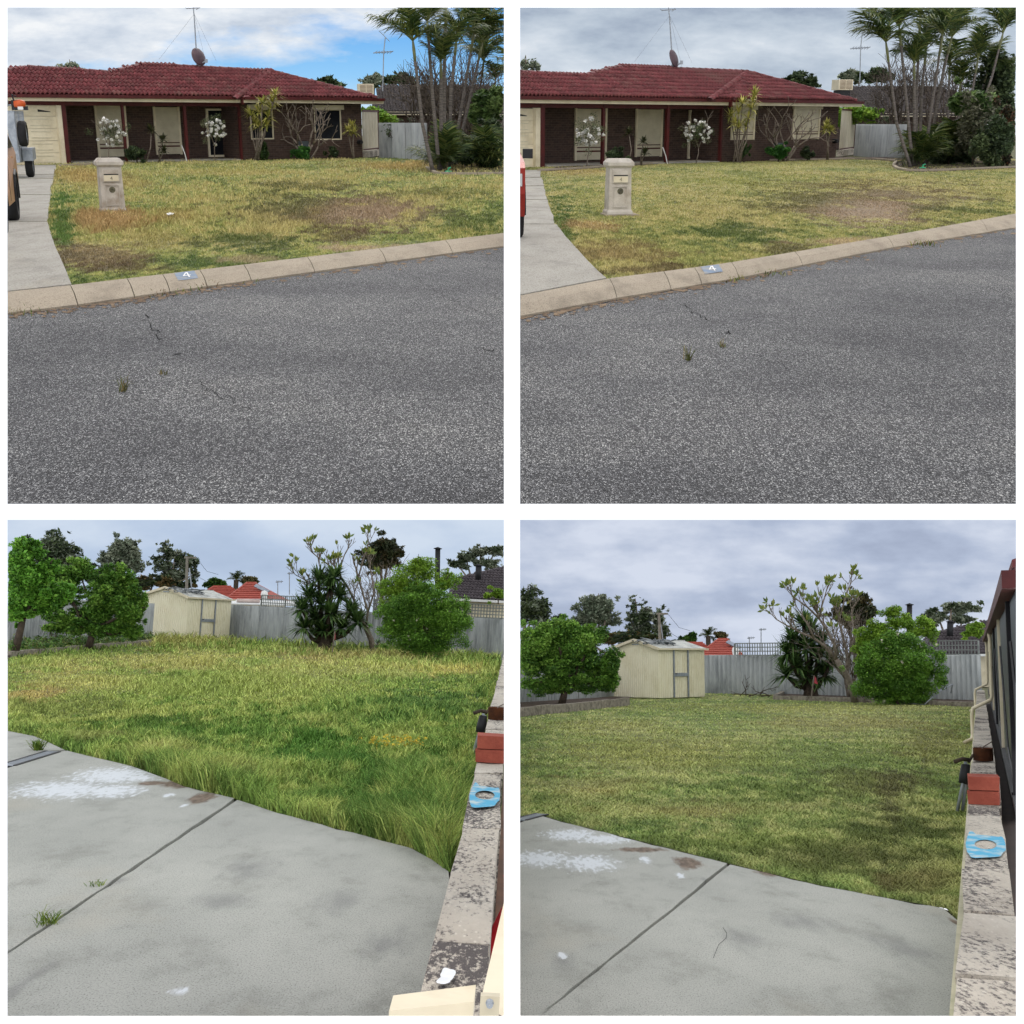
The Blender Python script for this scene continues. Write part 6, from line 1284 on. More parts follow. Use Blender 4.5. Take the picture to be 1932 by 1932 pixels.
for P, x0, y0, k, w in ((P3, 0, 0, 0, 'overgrown back yard'), (P4, 894, 95, 40, 'mown back yard')):
    b = P.g(800 + x0, 1246 + y0 - (0 if P is P3 else 12)); s = P.mpp(b.y)
    tree(P, 310 + k, 'dense round dark green bush against the fence, %s' % w, b, cr(P, b.y, [(800 + x0, 1165 + y0, 70, 48), (755 + x0, 1175 + y0, 44, 40), (845 + x0, 1165 + y0, 42, 42), (800 + x0, 1190 + y0, 60, 34), (790 + x0, 1135 + y0, 50, 26), (840 + x0, 1130 + y0, 34, 22), (795 + x0, 1212 + y0, 72, 26), (750 + x0, 1200 + y0, 44, 26), (845 + x0, 1200 + y0, 44, 28), (800 + x0, 1110 + y0, 50, 22), (800 + x0, 1224 + y0, 76, 18), (735 + x0, 1160 + y0, 34, 40), (870 + x0, 1165 + y0, 26, 40)]), 34000, .075, BOX, .08, name='round_bush', cat='bush', rag=.12, flowers=(14, .05, lin(216, 212, 190)))
    b2 = b; tree(P, 311 + k, 'yellow green bush rising behind the round bush, %s' % w, b2 + Vector((0, .9, 0)), cr(P, b2.y + .9, [(760 + x0, 1095 + y0, 40, 30), (800 + x0, 1080 + y0, 44, 26), (840 + x0, 1095 + y0, 32, 26), (735 + x0, 1115 + y0, 30, 26), (790 + x0, 1062 + y0, 26, 14), (780 + x0, 1115 + y0, 50, 24), (800 + x0, 1130 + y0, 60, 24), (740 + x0, 1140 + y0, 34, 24)]), 14000, .08, CON, .08, name='yellow_green_bush', cat='bush', rag=.15)
    rng = np.random.default_rng(77 + k); bareshrub(P, 312 + k, (708 + x0, 1224 + y0), 34, 120, 'twiggy bare shrub behind the frangipani, %s' % w, 5, .035, stems=6, tilt=.5, Y=P.g(708 + x0, 1228 + y0).y + .8)
    # trees beyond the fence
    far = lambda seed, lst, n, sz, cols, txt, Y=95, nm='gum_tree', tr=.25, bk=BARK: tree(P, seed + k, '%s, %s' % (txt, w), (P.at(lst[0][0], 1200, Y).x, Y, 0), cr(P, Y, [(x, y, a * 1.25, c * 1.25) for x, y, a, c in lst]), int(n * 1.7), sz, cols, tr, 'trees beyond the back fence', nm, bark=bk)
    F = (lambda *l: [(x, y, a, c) for x, y, a, c in l]) if P is P3 else (lambda *l: [(x + 890, y + 106, a, c) for x, y, a, c in l])
    far(320, F((95, 1030, 34, 24), (118, 1050, 30, 26), (75, 1050, 26, 24), (105, 1012, 22, 10)), 2300, .3, DKG + EUC[:1], 'dark rounded gum tree beyond the fence')
    far(321, F((222, 1040, 24, 22), (250, 1045, 22, 26), (230, 1062, 28, 18), (208, 1055, 20, 18), (238, 1026, 18, 10), (258, 1065, 20, 16)), 2000, .3, EUC, 'pale grey gum tree with forked trunk beyond the fence')
    far(322, F((310, 1035, 14, 12), (330, 1050, 18, 14), (352, 1060, 16, 22), (300, 1058, 12, 9), (322, 1078, 30, 20), (365, 1085, 9, 14)), 1500, .28, EUC + DKG, 'ragged sparse gum tree beside the power pole')
    far(323, F((185, 1082, 24, 16), (160, 1070, 18, 14)), 800, .32, [lin(84, 92, 76), lin(70, 80, 62)], 'low grey green tree between the gums')
    far(324, F((290, 1098, 40, 10), (250, 1100, 40, 9), (330, 1102, 40, 9), (215, 1098, 30, 10)), 2600, .32, DKG + [lin(112, 96, 60)], 'dark belt of shrubs above the shed roof', 90, 'shrub_belt')
    far(325, F((412, 1100, 15, 10), (398, 1104, 10, 7)), 800, .25, MIDG, 'green tree between pole and red roof', 90, 'round_tree')
    far(326, F((470, 1094, 14, 7),), 300, .25, [lin(132, 118, 82), lin(110, 108, 72)], 'small brownish tree behind the red roof', 92, 'round_tree')
    far(327, F((720, 1030, 26, 20), (735, 1045, 26, 20), (702, 1052, 24, 18), (716, 1068, 32, 14)), 2600, .2, [lin(58, 66, 44), lin(72, 80, 52), lin(92, 84, 56)], 'dark dense tree behind frangipani and bush', 72, 'dark_tree', .2, BARK_D)
    far(328, F((905, 1040, 22, 9), (880, 1055, 22, 12), (935, 1040, 24, 10), (862, 1065, 18, 10), (920, 1060, 26, 10)), 1500, .28, EUC + DKG[:1], 'grey gum trees top above the dark tiled roof', 95)
    # far palm
    q = lambda x, y: (x, y) if P is P3 else (x + 890, y + 106)
    pb = P.at(*q(446, 1112), 92); t = thing(P, 'far_palm', 'small distant palm above the red roof, %s' % w, 'palm tree', (pb.x, 92, 0), group='distant palms'); hp = P.at(*q(446, 1094), 92); part(t, 'trunk', MB().tube([(pb.x, 92, 0), hp], .18, 7), BARK_D, True, absd=True); rng = np.random.default_rng(3)
    for j in range(14): part(t, 'frond', FRONDS[j % 4], None, M=Matrix.Translation(root_inv(t) @ hp) @ Matrix.Rotation(j * 2.4, 4, 'Z') @ Matrix.Rotation(rng.uniform(-.4, 1.1), 4, 'X') @ Matrix.Scale(20 * P.mpp(92) * rng.uniform(.8, 1.1), 4))
    # power pole and wires
    Y = 85; Q = lambda x, y: P.at(*q(x, y), Y); t = thing(P, 'power_pole', 'wooden power pole with crossarm and sagging wires behind the shed, %s' % w, 'pole', (Q(355, 1100).x, Y, 0), group='power poles'); WOOD = pmat('pole_timber' + w[:3], lin(150, 146, 134), lin(118, 114, 104), rough=.95)
    part(t, 'pole', MB().tube([(Q(357, 1100).x, Y, 0), Q(353, 1050)], [.13, .09], 8), WOOD, absd=True); part(t, 'crossarm', MB().bar(Q(348, 1052), Q(370, 1052), .12, .12), WOOD, absd=True); part(t, 'stay', MB().bar(Q(357, 1072), Q(362, 1112), .07, .07), ZINC, absd=True)
    for a, c in (((348, 1052), (250, 1110)), ((370, 1052), (412, 1084)), ((360, 1060), (395, 1100)), ((350, 1060), (210, 1104))): part(t, 'wire', MB().tube([Q(*a), (Q(*a) + Q(*c)) / 2 - Vector((0, 0, .35)), Q(*c)], .011, 4), CHAR, absd=True)
    # red tiled house
    Y = 78; t = thing(P, 'red_roof_house', 'house with orange red tiled roof beyond the fence, %s' % w, 'house', (Q(440, 1120).x, Y, 0), group='red roofed houses beyond'); RT = pmat('red_tiles' + w[:3], lin(178, 88, 74), lin(152, 70, 58), scale=7, rough=.7); Q = lambda x, y, d=0.0: P.at(*q(x, y), Y + d)
    ez = Q(440, 1131).z; xl, xr_ = Q(362, 1131).x, Q(512, 1131).x; part(t, 'wall', MB().box(((xl + xr_) / 2, Y + 3.5, ez / 2), (xr_ - xl - .6, 6, ez)), CREAM, absd=True)
    p = dict(a=Q(362, 1131), b=Q(512, 1131), c=Q(404, 1106.5, 3), d=Q(436, 1106.5, 3), e=Q(466, 1099.5, 4), f=Q(482, 1099.5, 4), g=Q(440, 1114, 1.5))
    mb = MB(); mb.add([p['a'], Q(470, 1131), p['d'], p['c']], [(0, 1, 2, 3)]); mb.add([Q(425, 1131, -.5), p['b'] - Vector((0, .5, 0)), p['f'], p['e']], [(0, 1, 2, 3)]); mb.add([p['f'], p['b'] - Vector((0, .5, 0)), p['b'] + Vector((0, 7, 0)), p['f'] + Vector((0, .1, 0))], [(0, 1, 2, 3)]); mb.add([p['a'], p['c'], p['d'], p['d'] + Vector((0, 5, -1.2)), p['a'] + Vector((0, 6, 0))], [(0, 1, 2, 3, 4)]); rf = part(t, 'roof', mb, RT, absd=True)
    for A, B in ((p['c'], p['d']), (p['e'], p['f']), (p['a'], p['c']), (Q(425, 1131, -.5), p['e']), (p['f'], p['b'])): part(rf, 'ridge', MB().tube([A, B], .07, 6), RT, absd=False).matrix_basis = root_inv(rf)
    mb = MB()                                                       # rows of tiles
    for (A, B, C_, D_) in ((p['a'], Q(470, 1131), p['d'], p['c']), (Q(425, 1131, -.5), p['b'] - Vector((0, .5, 0)), p['f'], p['e'])):
        for i in range(1, 9): tt = i / 9; mb.tube([A.lerp(D_, tt) + Vector((0, -.03, .02)), B.lerp(C_, tt) + Vector((0, -.03, .02))], .03, 4)
    o = part(rf, 'tile_courses', mb, RT); o.matrix_basis = root_inv(rf); tag(o, kind='stuff')
    part(t, 'solar_panel', MB().prism([Q(484, 1103, 2), Q(510, 1116, 2), Q(502, 1119, 1.6), Q(479, 1107, 1.6)], (0, -.05, .05)), pmat('solar_blue' + w[:3], lin(150, 158, 170), lin(120, 130, 146), rough=.3), absd=True); part(t, 'fascia', MB().bar(Q(362, 1131.5), Q(512, 1131.5, -.5), .05, .12), ZINC, absd=True)
    # white patio roof next door, aerials
    Y = 62; Q = lambda x, y, d=0.0: P.at(*q(x, y), Y + d); t = thing(P, 'patio_roof', 'low white patio roof just behind the fence, %s' % w, 'patio roof', (Q(490, 1140).x, Y, 0), group='white patio roofs'); mb = MB()
    part(t, 'roof_sheet', MB().prism([Q(428, 1138), Q(570, 1142), Q(562, 1134, 2.5), Q(434, 1131, 2.5)], (0, 0, -.05)), WHITE, absd=True); part(t, 'ridge_vent', MB().tube([Q(447, 1133, .6), Q(490, 1134, .6)], .09, 8), pmat('pinkish' + w[:3], lin(206, 186, 178)), True, absd=True)
    for x in (436, 500, 560): part(t, 'post', MB().tube([(Q(x, 1140).x, Y + .3, 0), Q(x, 1140, .3) - Vector((0, 0, .02))], .05, 6), WHITE, absd=True)
    part(t, 'turbine_vent', MB().lathe([(.001, .5), (.14, .45), (.18, .3), (.14, .12), (.1, .0)], 12, 'Z', Q(498, 1133, 1.2)), WHITE, True, absd=True)
    Y = 80; Q = lambda x, y, d=0.0: P.at(*q(x, y), Y + d)
    for x, y0_, y1_, l in ((546, 1080, 1122, 'taller'), (524, 1096, 1122, 'shorter')):
        t = thing(P, 'far_aerial', 'distant %s television aerial between red roof and yucca, %s' % (l, w), 'antenna', Q(x, y1_), group='distant aerials of the back yards'); part(t, 'pole', MB().tube([Q(x, y1_), Q(x, y0_)], .03, 5), ZINC, absd=True); mb = MB(); mb.tube([Q(x - 4, y0_ + 2), Q(x + 10, y0_ + 1)], .025, 4)
        for i in range(4): mb.tube([Q(x - 2 + i * 3, y0_ - 1), Q(x - 2 + i * 3, y0_ + 4)], .015, 4)
        part(t, 'aerial_rods', mb, ZINC, absd=True)
    # dark tiled roof on the other side
    Y = 66; Q = lambda x, y, d=0.0: P.at(*q(x, y), Y + d); DT_ = pmat('slate_tile' + w[:3], lin(86, 78, 80), lin(66, 60, 64), scale=6, rough=.75, rnd=.12)
    e0 = Q(840, 1127); ang = math.radians(-4); t = thing(P, 'dark_roof_house', 'house with charcoal wavy tiled roof beyond the fence, %s' % w, 'house', (e0.x, e0.y, 0), ang, group='dark roofed houses beyond'); Mi = t.matrix_basis.inverted(); s = P.mpp(Y); wid = 150 * s; ezz = e0.z
    part(t, 'wall', bx(.4, wid, .5, 6, 0, ezz - .02), CREAM); part(t, 'gutter', bx(-.1, wid, -.18, -.05, ezz - .14, ezz - .02), WHITE); rise = 60 * s; sl = Vector((0, rise / math.tan(math.radians(24)), rise)); ln = sl.length; sdv = sl.normalized()
    o0 = Mi @ P.eye; nd = Vector((1, 0, 0)).cross(sdv); 
    def rp(x, y): px, py = q(x, y); d = Mi.to_3x3() @ P.ray(px, py); tt = (Vector((0, 0, ezz)) - o0).dot(nd) / d.dot(nd); r = o0 + d * tt; return (r.x, (r - Vector((0, 0, ezz))).dot(sdv))
    poly = [(rp(848, 1127)[0], 0), (wid, 0), rp(990, 1062), rp(951, 1071), rp(862, 1092)]; rfb = MB(); rfb.prism([Vector((u, 0, ezz)) + sdv * v - nd * .01 for u, v in poly], -nd * .06); rf = part(t, 'roof', rfb, DT_)
    tm = tile_mesh('charcoal_tile' + w[:3], .36, .42, .06, .03); lay_tiles(rf, tm, (0, 0, ezz), (1, 0, 0), sdv, [poly], w=.36, l=.36, limit=150, mat=DT_, eyeo=o0); cm = cap_mesh('charcoal_cap' + w[:3]); P3D = lambda u, v: Vector((u, 0, ezz)) + sdv * v; lay_caps(rf, cm, P3D(*poly[4]), P3D(*poly[3]), DT_); lay_caps(rf, cm, P3D(*poly[0]), P3D(*poly[4]), DT_)
    for x, y0_, y1_, l in ((903, 1068, 1094, 'lower flue'), (826, 1036, 1112, 'tall flue')): part(t, l.replace(' ', '_'), MB().tube([Q(x - 1, y1_, 1.2), Q(x, y0_, 1.2)], .16 if x > 880 else .14, 10).lathe([(.2, 0), (.24, .03), (.001, .12)], 10, 'Z', Q(x, y0_, 1.2)), CHAR, True, absd=True)
    bush(P, 330 + k, *(q(940, 1122) if P is P3 else (1838, 1190)), 26, 16, q(940, 1140)[1], 3000, .12, CON, 'bright yellow green bush above the lattice, %s' % w, Y=57, cat='bush')

# ------------------------------------------------------------------ low limestone wall with things on it
def wallframe(P, a, b, z):
    A, B = P.g(*a, z), P.g(*b, z); A.z = B.z = 0; d = (B - A).normalized(); return A, d, Vector((d.y, -d.x, 0))
def jit(mb, seed, k=.007):
    rng = np.random.default_rng(seed); mb.v = [tuple(np.array(v) + rng.normal(size=3) * k * np.array([1, 1, .7])) for v in mb.v]; return mb
def limewall(P, a, b, z, s0, s1, w, n, label):
    A, d, r = wallframe(P, a, b, z); t = thing(P, 'limestone_wall', label, 'wall', A + d * s0, group='limestone block walls'); st = (s1 - s0) / n
    for i in range(n):
        p, q = A + d * (s0 + st * i + .012) + r * w / 2, A + d * (s0 + st * (i + 1) - .012) + r * w / 2; part(t, 'block', jit(MB().bar(p + Vector((0, 0, z / 2 - .03)), q + Vector((0, 0, z / 2 - .03)), w, z + .06), i), LIME, absd=True)
    part(t, 'mortar', MB().bar(A + d * s0 + r * w / 2 + Vector((0, 0, z / 2 - .03)), A + d * s1 + r * w / 2 + Vector((0, 0, z / 2 - .03)), w - .03, z + .03), LIME_BED, absd=True)
    return A, d, r
REDBRICK = pmat('red_paver', lin(168, 88, 70), lin(146, 72, 58), scale=9, rough=.9, bmp=.3, bscale=50); RUST = pmat('rusty_tin', lin(112, 66, 40), lin(74, 46, 34), scale=9, rough=.9); BLUE = pmat('sprayed_blue', lin(84, 166, 200), lin(186, 198, 196), scale=9, rough=.9, lo=.46, hi=.64)
def wall_things(P, A, d, r, z, w, sb, sc, sr, pipe, wd):
    R3 = Matrix((r, d, Vector((0, 0, 1)))).transposed(); rz = math.atan2(d.y, d.x) - math.pi / 2
    for i in range(2):
        c = A + d * sb + r * w * .5 + Vector((0, 0, z + .004 + i * .104)); mb = MB(); mb.box((0, 0, .05), (.215, .24, .1)); jit(mb, i, .003); t = put_at(P, 'paver_brick', mb, REDBRICK, c, rz + (.04 if i else -.03), '%s of two red pavers stacked on the wall, %s' % (('upper', 'lower')[1 - i], wd), 'brick', 'red pavers on the wall')
    c = A + d * (sb + .36) + r * w * .5 + Vector((0, 0, z + .004)); mb = MB(); mb.prism([(-.11, -.1, 0), (.1, -.12, 0), (.12, .08, 0), (-.09, .12, 0)], (0, 0, .16)); put_at(P, 'stone_offcut', mb, LIME, c, rz, 'pale stone offcut on the wall behind the red pavers, %s' % wd, 'stone')
    c = A + d * sc + r * w * .52 + Vector((0, 0, z + .004)); t = thing(P, 'rusty_tin', 'rusty open tin standing on the wall, %s' % wd, 'tin', c, group='rusty tins'); part(t, 'can', MB().lathe([(.001, .005), (.1, .005), (.1, .13), (.105, .135), (.097, .13), (.097, .02), (.001, .02)], 22), RUST, True); part(t, 'stick', MB().tube([(-.09, 0, .05), (.02, .02, .15), (.12, .05, .2)], .006, 5), BARK)
    rng = np.random.default_rng(5); mb = MB(); n = 26; c = A + d * sr + r * w * .5 + Vector((0, 0, z + .012)); V = []; outer = []; inner = []
    for i in range(n):
        a = 2 * math.pi * i / n; k = 1 + rng.normal() * .12; ru = min(.49 * w, .105 * k / max(.3, abs(math.cos(a)))) if abs(math.cos(a)) > .3 else .1 * k
        e = math.cos(a); outer.append(c + r * math.copysign(abs(e) ** .35, e) * w * .495 + d * math.sin(a) * (.5 + .12 * math.sin(3 * a + 1)) * k); inner.append(c + r * math.cos(a) * .06 + d * math.sin(a) * .2)
    mb.add(outer + inner, [(i, (i + 1) % n, n + (i + 1) % n, n + i) for i in range(n)]); put(P, 'sprayed_ring', mb.mesh('sprayed_ring', fix=False), BLUE, 'blue sprayed paint ring on top of the wall, %s' % wd, 'paint mark')
    s0, o = pipe; b = A + d * s0 - r * o; t = thing(P, 'garden_tap', 'upright pipes wrapped in black with a tap beside the wall, %s' % wd, 'tap', b, rz, group='garden taps')
    part(t, 'pipe', MB().tube([(-.07, 0, 0), (.0, .05, .3), (.03, .1, .5)], .018, 7), ZINC, True); part(t, 'pipe', MB().tube([(-.02, .03, 0), (.03, .07, .3), (.05, .1, .48)], .018, 7), ZINC, True); part(t, 'wrapping', MB().tube([(.0, .05, .28), (.02, .07, .36), (.03, .1, .47)], [.05, .06, .045], 8), CHAR, True); part(t, 'tap_head', MB().tube([(-.08, .05, .5), (.0, .09, .53), (.06, .12, .52)], .022, 7).tube([(.06, .12, .5), (.1, .2, .56), (.17, .3, .56)], .016, 6), BARK_D, True)
def put_at(P, name, mb, mat, c, rz, label, cat, group=None):
    o = bpy.data.objects.new(name, mb.mesh(name)); COL.objects.link(o); o.matrix_basis = Matrix.Translation(c) @ Matrix.Rotation(rz, 4, 'Z'); o.data.materials.append(mat); tag(o, label, cat, group); P.objs.append(o); return o
Z3 = .5; A3, d3, r3 = limewall(P3, (862, 1600), (925, 1340), Z3, -4.2, 44, .19, 40, 'low weathered limestone block wall at the edge of long grass'); sof = lambda P, A, d, x, y, z: (P.g(x, y, z) - A).dot(d)
wall_things(P3, A3, d3, r3, Z3, .19, sof(P3, A3, d3, 905, 1440, Z3) + .14, sof(P3, A3, d3, 930, 1360, Z3) + .1, sof(P3, A3, d3, 905, 1503, Z3), (sof(P3, A3, d3, 880, 1425, .02), .10), 'overgrown back yard')
Z4 = .5; A4, d4, r4 = wallframe(P4, (1822, 1917), (1845, 1330), 0); limewall(P4, (1822, 1917), (1845, 1330), 0, 0, 0, .22, 0, '') if False else None
def limewall4():
    t = thing(P4, 'limestone_wall', 'low limestone block wall under the screened house side, mown back yard', 'wall', A4, group='limestone block walls'); n = 34; s0, s1, w, z = -2.6, 37.5, .22, Z4; st = (s1 - s0) / n
    for i in range(n):
        p, q = A4 + d4 * (s0 + st * i + .012) + r4 * w / 2, A4 + d4 * (s0 + st * (i + 1) - .012) + r4 * w / 2; part(t, 'block', jit(MB().bar(p + Vector((0, 0, z / 2 - .03)), q + Vector((0, 0, z / 2 - .03)), w, z + .06), i + 50), LIME, absd=True)
    part(t, 'render_face', MB().bar(A4 + d4 * s0 + r4 * .0 + Vector((0, 0, z / 2 - .04)), A4 + d4 * s1 + Vector((0, 0, z / 2 - .04)), .03, z), pmat('cream_render', lin(206, 200, 172), lin(182, 178, 150), scale=5, rough=.9, stretch=(1, 1, .3), dirt=lin(140, 144, 112), dscale=2), absd=True)
limewall4(); wall_things(P4, A4, d4, r4, Z4, .22, sof(P4, A4, d4, 1850, 1520, Z4) + .14, sof(P4, A4, d4, 1860, 1438, Z4) + .1, sof(P4, A4, d4, 1880, 1598, Z4), (sof(P4, A4, d4, 1822, 1528, .02), .09), 'mown back yard')
# cream handrail and post at the corner of the patio, brown floor and red bag behind the wall
b = P3.g(800, 1880, .52); t = thing(P3, 'handrail', 'cream steel rail and post at the near end of the wall, overgrown back yard', 'handrail', b)
q = lambda x, y, z: P3.g(x, y, z)
part(t, 'rail', MB().prism([q(742, 1878, .62), q(898, 1858, .62), q(894, 1890, .62), q(734, 1907, .62)], (0, 0, -.05)), CREAM, absd=True); part(t, 'post', MB().prism([q(905, 1896, .66), q(948, 1917, .66), q(975, 1916, .66), q(930, 1880, .66)], P3.at(968, 1690, 4.2) - q(925, 1890, .66)), CREAM, absd=True); part(t, 'bracket', MB().box(q(924, 1895, .70), (.045, .03, .045)), CREAM_D, absd=True); part(t, 'bolt', MB().lathe([(.001, -.02), (.008, -.02), (.01, 0)], 8, 'Y', q(924, 1892, .715)), ZINC, absd=True)
put(P3, 'brown_floor', MB().prism([A3 + d3 * s + r3 * o + Vector((0, 0, .12)) for s, o in ((-4.2, .2), (-4.2, 3), (30, 3), (30, .2))], (0, 0, -.04)), pmat('brown_tiles', lin(112, 78, 56), lin(88, 62, 46), scale=4), kind='structure')
b = A3 + d3 * (sof(P3, A3, d3, 930, 1660, Z3)) + r3 * .36; t = thing(P3, 'red_bag', 'crumpled red plastic bag behind the limestone wall', 'bag', b + Vector((0, 0, .12)), .4); rng = np.random.default_rng(8); mb = MB(); prof = [(.02, 0), (.16, .02), (.19, .12), (.13, .26), (.08, .34), (.12, .4)]; mb.lathe(prof, 14); mb.v = [(x * (1 + rng.normal() * .12), y * (1 + rng.normal() * .12), zz) for x, y, zz in mb.v]; part(t, 'bag', mb, pmat('red_plastic', lin(188, 32, 44), lin(150, 20, 32), rough=.3))
# ------------------------------------------------------------------ house side with dark screens, mown back yard
def house_side():
    Z = Vector((0, 0, 1)); X = lambda s, o, z: A4 + d4 * s + r4 * o + Z * z; T_ = 36.5; t = thing(P4, 'screened_house', 'house side with dark screens and maroon gutter above the limestone wall', 'house', X(5, .3, 0)); SCR = pmat('dark_screen', lin(46, 52, 62), lin(34, 38, 46), scale=.7, rough=.35)
    n = 7; st = (T_ + 1) / n
    for i in range(n):
        s0, s1 = -1 + st * i, -1 + st * (i + 1)
        part(t, 'screen', MB().bar(X(s0 + .1, .36, 1.29), X(s1 - .1, .36, 1.29), .02, 1.5), SCR, absd=True)
        part(t, 'mullion', MB().bar(X(s0 - .09, .345, 1.27), X(s0 + .09, .345, 1.27), .05, 1.56), pmat('dark_frame', lin(30, 30, 34)) if i % 2 else CREAM, absd=True)
        part(t, 'sill_rail', MB().bar(X(s0 + .1, .335, .53), X(s1 - .1, .335, .53), .05, .05), CHAR, absd=True); part(t, 'cable', MB().tube([X(s0 + .3, .34, .6), X(s0 + st * .5, .34, .72), X(s1 - .3, .34, 1.7)], .012, 5), CHAR, absd=True)
    part(t, 'wall', MB().bar(X(1, .42, 1.0), X(T_, .42, 1.0), .1, 2.1), pmat('dark_inner', lin(40, 36, 36)), absd=True)
    part(t, 'fascia', MB().bar(X(2.2, .385, 2.06), X(T_ + .3, .335, 2.06), .03, .12), MAROON_D, absd=True); part(t, 'gutter', MB().bar(X(2.2, .315, 2.07), X(T_ + .3, .265, 2.07), .1, .11), MAROON_D, absd=True); part(t, 'roof', MB().prism([X(2.2, .33, 2.14), X(T_ + .3, .33, 2.14), X(T_ + .3, 3, 3.0), X(2.2, 3, 3.0)], Z * .05), MAROON, absd=True); 
    for k, (s, kick) in enumerate(((sof(P4, A4, d4, 1838, 1400, 0), 1), (T_ - 3, .6))):
        part(t, 'downpipe', MB().tube([X(s, .29, 2.04), X(s, .31, 1.9), X(s, .30, .86), X(s, .28, .78), X(s, -.04, .62), X(s, -.06, .5), X(s, -.06, .14), X(s - .1, -.08, .06), X(s - .6 * kick, -.2, .03)], .034, 8), CREAM, True, absd=True)
house_side()
put(P4, 'dark_floor', MB().prism([A4 + d4 * s + r4 * o + Vector((0, 0, .12)) for s, o in ((-2.6, .23), (-2.6, 2), (37, 2), (37, .23))], (0, 0, -.04)), pmat('dark_floor', lin(64, 48, 40), lin(50, 38, 34), scale=4), kind='structure')
# ------------------------------------------------------------------ small things of the back yards
def stake(P, x0, y0, x1, y1, fl, label):
    b = P.g(x0, y0); t = thing(P, 'marker_stake', label, 'stake', b, group='marker stakes'); tp = P.at(x1, y1, b.y); part(t, 'stick', MB().tube([b, tp], .025, 6), BARK, absd=True); part(t, 'red_tape', MB().prism([tp, tp + Vector((fl * .16, 0, -.1)), tp + Vector((fl * .3, .02, -.32)), tp + Vector((fl * .1, 0, -.3)), tp + Vector((0, 0, -.28))], (0, .01, 0)), pmat('pink_tape' + P.name[:3], lin(206, 84, 96)), absd=True)
stake(P3, 626, 1236, 632, 1190, .12, 'wooden stake with faded pink tape in the yucca bed, overgrown back yard'); stake(P4, 1530, 1322, 1536, 1274, .45, 'wooden stake with pink tape in the yucca bed, mown back yard')
b = P4.g(1430, 1314); t = thing(P4, 'fallen_branches', 'heap of dry fallen branches at the fence foot', 'branches', b); mb = MB(); rng = np.random.default_rng(2)
for i in range(9): branching(mb, rng, b + Vector((rng.uniform(-.9, .7), rng.uniform(-.2, .2), .03)), (rng.normal(), rng.normal() * .3, rng.uniform(.05, .6)), .42, .02, 2, [], .5, .0, (2, 2), .7, .7, .2)
part(t, 'twigs', mb, BARK_D, True, absd=True)
b = P4.g(1720, 1328); put(P4, 'bent_conduit', MB().tube([P4.g(1712, 1327, .03), P4.g(1745, 1329, .04), P4.at(1770, 1306, b.y), P4.at(1797, 1291, b.y), P4.at(1794, 1308, b.y)], .022, 7), ZINC, 'grey bent conduit pipe lying in the soil by the fence', 'pipe', smooth=True)
mb = MB(); mb.tube([P4.g(1346, 1807, .01), P4.g(1356, 1782, .02), P4.g(1370, 1770, .01), P4.g(1371, 1760, .012), P4.g(1364, 1750, .01)], .0014, 5); put(P4, 'bent_wire', mb, CHAR, 'thin bent wire lying on the patio, mown back yard', 'wire')
headplant(P3, 340, (712, 1231), [(712, 1213)], 17, 'broad leaved grey green weed at the frangipani foot, overgrown back yard', [lin(112, 136, 96), lin(88, 116, 78)], n=14, w=.09, name='broadleaf_weed')

rng = np.random.default_rng(12); mb = MB(); blob(mb, P3, rng, 845, 1838, 14, 12, Z3 + .02, 40, .22); blob(mb, P3, rng, 836, 1850, 12, 7, Z3 + .021, 30, .22); put(P3, 'paint_spill', mb.mesh('paint_spill', fix=False), WPAINT, 'small spill of white paint on the nearest wall block', 'paint mark')
for P, x, y, w in ((P1, 846, 324, 'overgrown front yard'), (P2, 1741, 317, 'mown front yard')):
    b = P.g(x, y, .02); t = thing(P, 'garden_sprinkler', 'small bright green sprinkler at the palm feet, %s' % w, 'sprinkler', b, group='green sprinklers'); part(t, 'base', MB().lathe([(.001, .03), (.1, .03), (.12, 0)], 10), pmat('green_plastic' + w[:3], lin(60, 170, 120), rough=.5)); part(t, 'head', MB().tube([(0, 0, .03), (0, 0, .1), (.08, 0, .13)], .025, 6), pmat('green_head' + w[:3], lin(70, 180, 130), rough=.5))
b = P1.g(321, 404, .05); put(P1, 'paper_scrap', MB().prism([P1.g(x, y, .06) for x, y in ((314, 404), (320, 402), (328, 403), (326, 405), (317, 406))], (0, 0, .01)), WHITE, 'white paper scrap lying in the grass past the letterbox', 'litter')
rng = np.random.default_rng(15); C = P3.gn(rng.normal(745, 28, 60), rng.normal(1396, 5, 60), .12); V = []
put(P3, 'yellow_weed_flowers', leaves(P3, rng, [(c, .03) for c in C], 260, .03, [lin(214, 190, 70), lin(190, 170, 70)], aspect=.9, name='yellow_weed_flowers'), FLOWER, 'scatter of small yellow weed flowers in the long grass', 'flowers', kind='stuff')
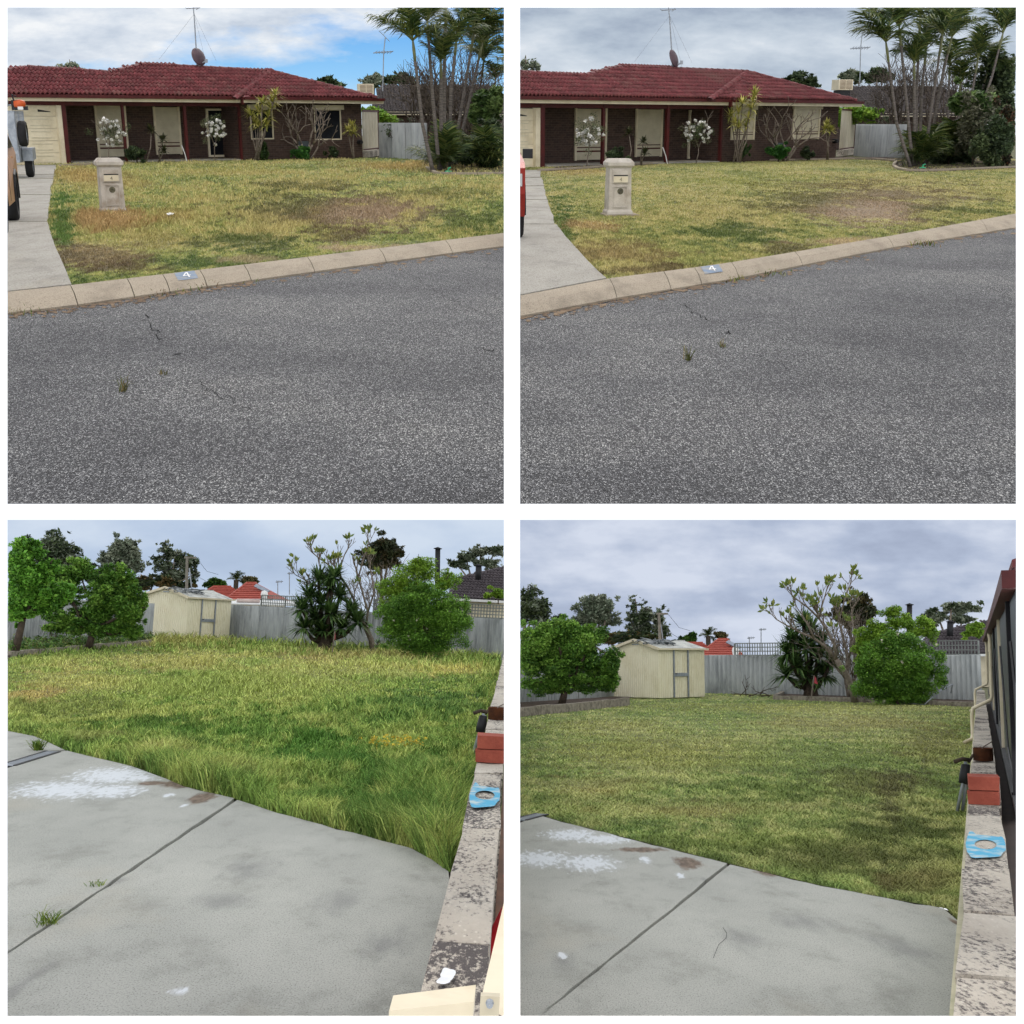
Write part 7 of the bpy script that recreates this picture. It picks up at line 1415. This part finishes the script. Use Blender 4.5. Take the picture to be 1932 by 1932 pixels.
# ================================================================== set every plot in place and trim it at its boundary
bpy.context.view_layer.update()
for P in (P1, P2, P3, P4):
    for o in P.objs: o.matrix_basis = P.M @ o.matrix_basis
bpy.context.view_layer.update()
def trim(P):
    rays = {k: P.M.to_3x3() @ P.ray(*v) for k, v in dict(a=(P.x0, P.y0), b=(P.x1, P.y0), c=(P.x1, P.y1), d=(P.x0, P.y1)).items()}
    pls = [rays['a'].cross(rays['b']), rays['b'].cross(rays['c']), rays['c'].cross(rays['d']), rays['d'].cross(rays['a'])]
    mid = P.M.to_3x3() @ P.ray((P.x0 + P.x1) / 2, (P.y0 + P.y1) / 2)
    pls = [(n if n.dot(mid) < 0 else -n).normalized() for n in pls]      # outward
    Minv = np.array(P.M.inverted())
    for top in P.objs:
        for o in [top] + list(top.children_recursive):
            if o.type != 'MESH' or top.name.startswith('sky'): continue
            me = o.data; n = len(me.vertices)
            if n == 0: continue
            a = np.empty(n * 3); me.vertices.foreach_get('co', a); a = a.reshape(-1, 3)
            W = np.array(o.matrix_world); a = a @ W[:3, :3].T + W[:3, 3] - np.array(CAMPOS)
            D = np.stack([a @ np.array(q) for q in pls], 1)
            if (D <= 1e-4).all(): continue
            if (D > 0).all(0).any(): kill.append(o); continue
            if me.users > 1: o.data = me = me.copy()
            bm = bmesh.new(); bm.from_mesh(me); Mi = o.matrix_world.inverted()
            for i, q in enumerate(pls):
                if (D[:, i] > 1e-4).any():
                    co = Mi @ CAMPOS; no = (o.matrix_world.to_3x3().transposed() @ q).normalized()
                    bmesh.ops.bisect_plane(bm, geom=bm.verts[:] + bm.edges[:] + bm.faces[:], plane_co=co, plane_no=no, clear_outer=True)
            if len(bm.faces) == 0: kill.append(o)
            bm.to_mesh(me); bm.free()
kill = []
for P in (P1, P2, P3, P4): trim(P)
def drop(o):
    for c in list(o.children): drop(c)
    bpy.data.objects.remove(o)
for o in kill:
    try: o.name
    except ReferenceError: continue
    ch = [c for c in o.children if c not in kill]
    if ch:                      # keep sub-parts that are still on the plot
        for c in ch: c.matrix_basis = o.matrix_basis @ c.matrix_basis; c.parent = o.parent
    bpy.data.objects.remove(o)
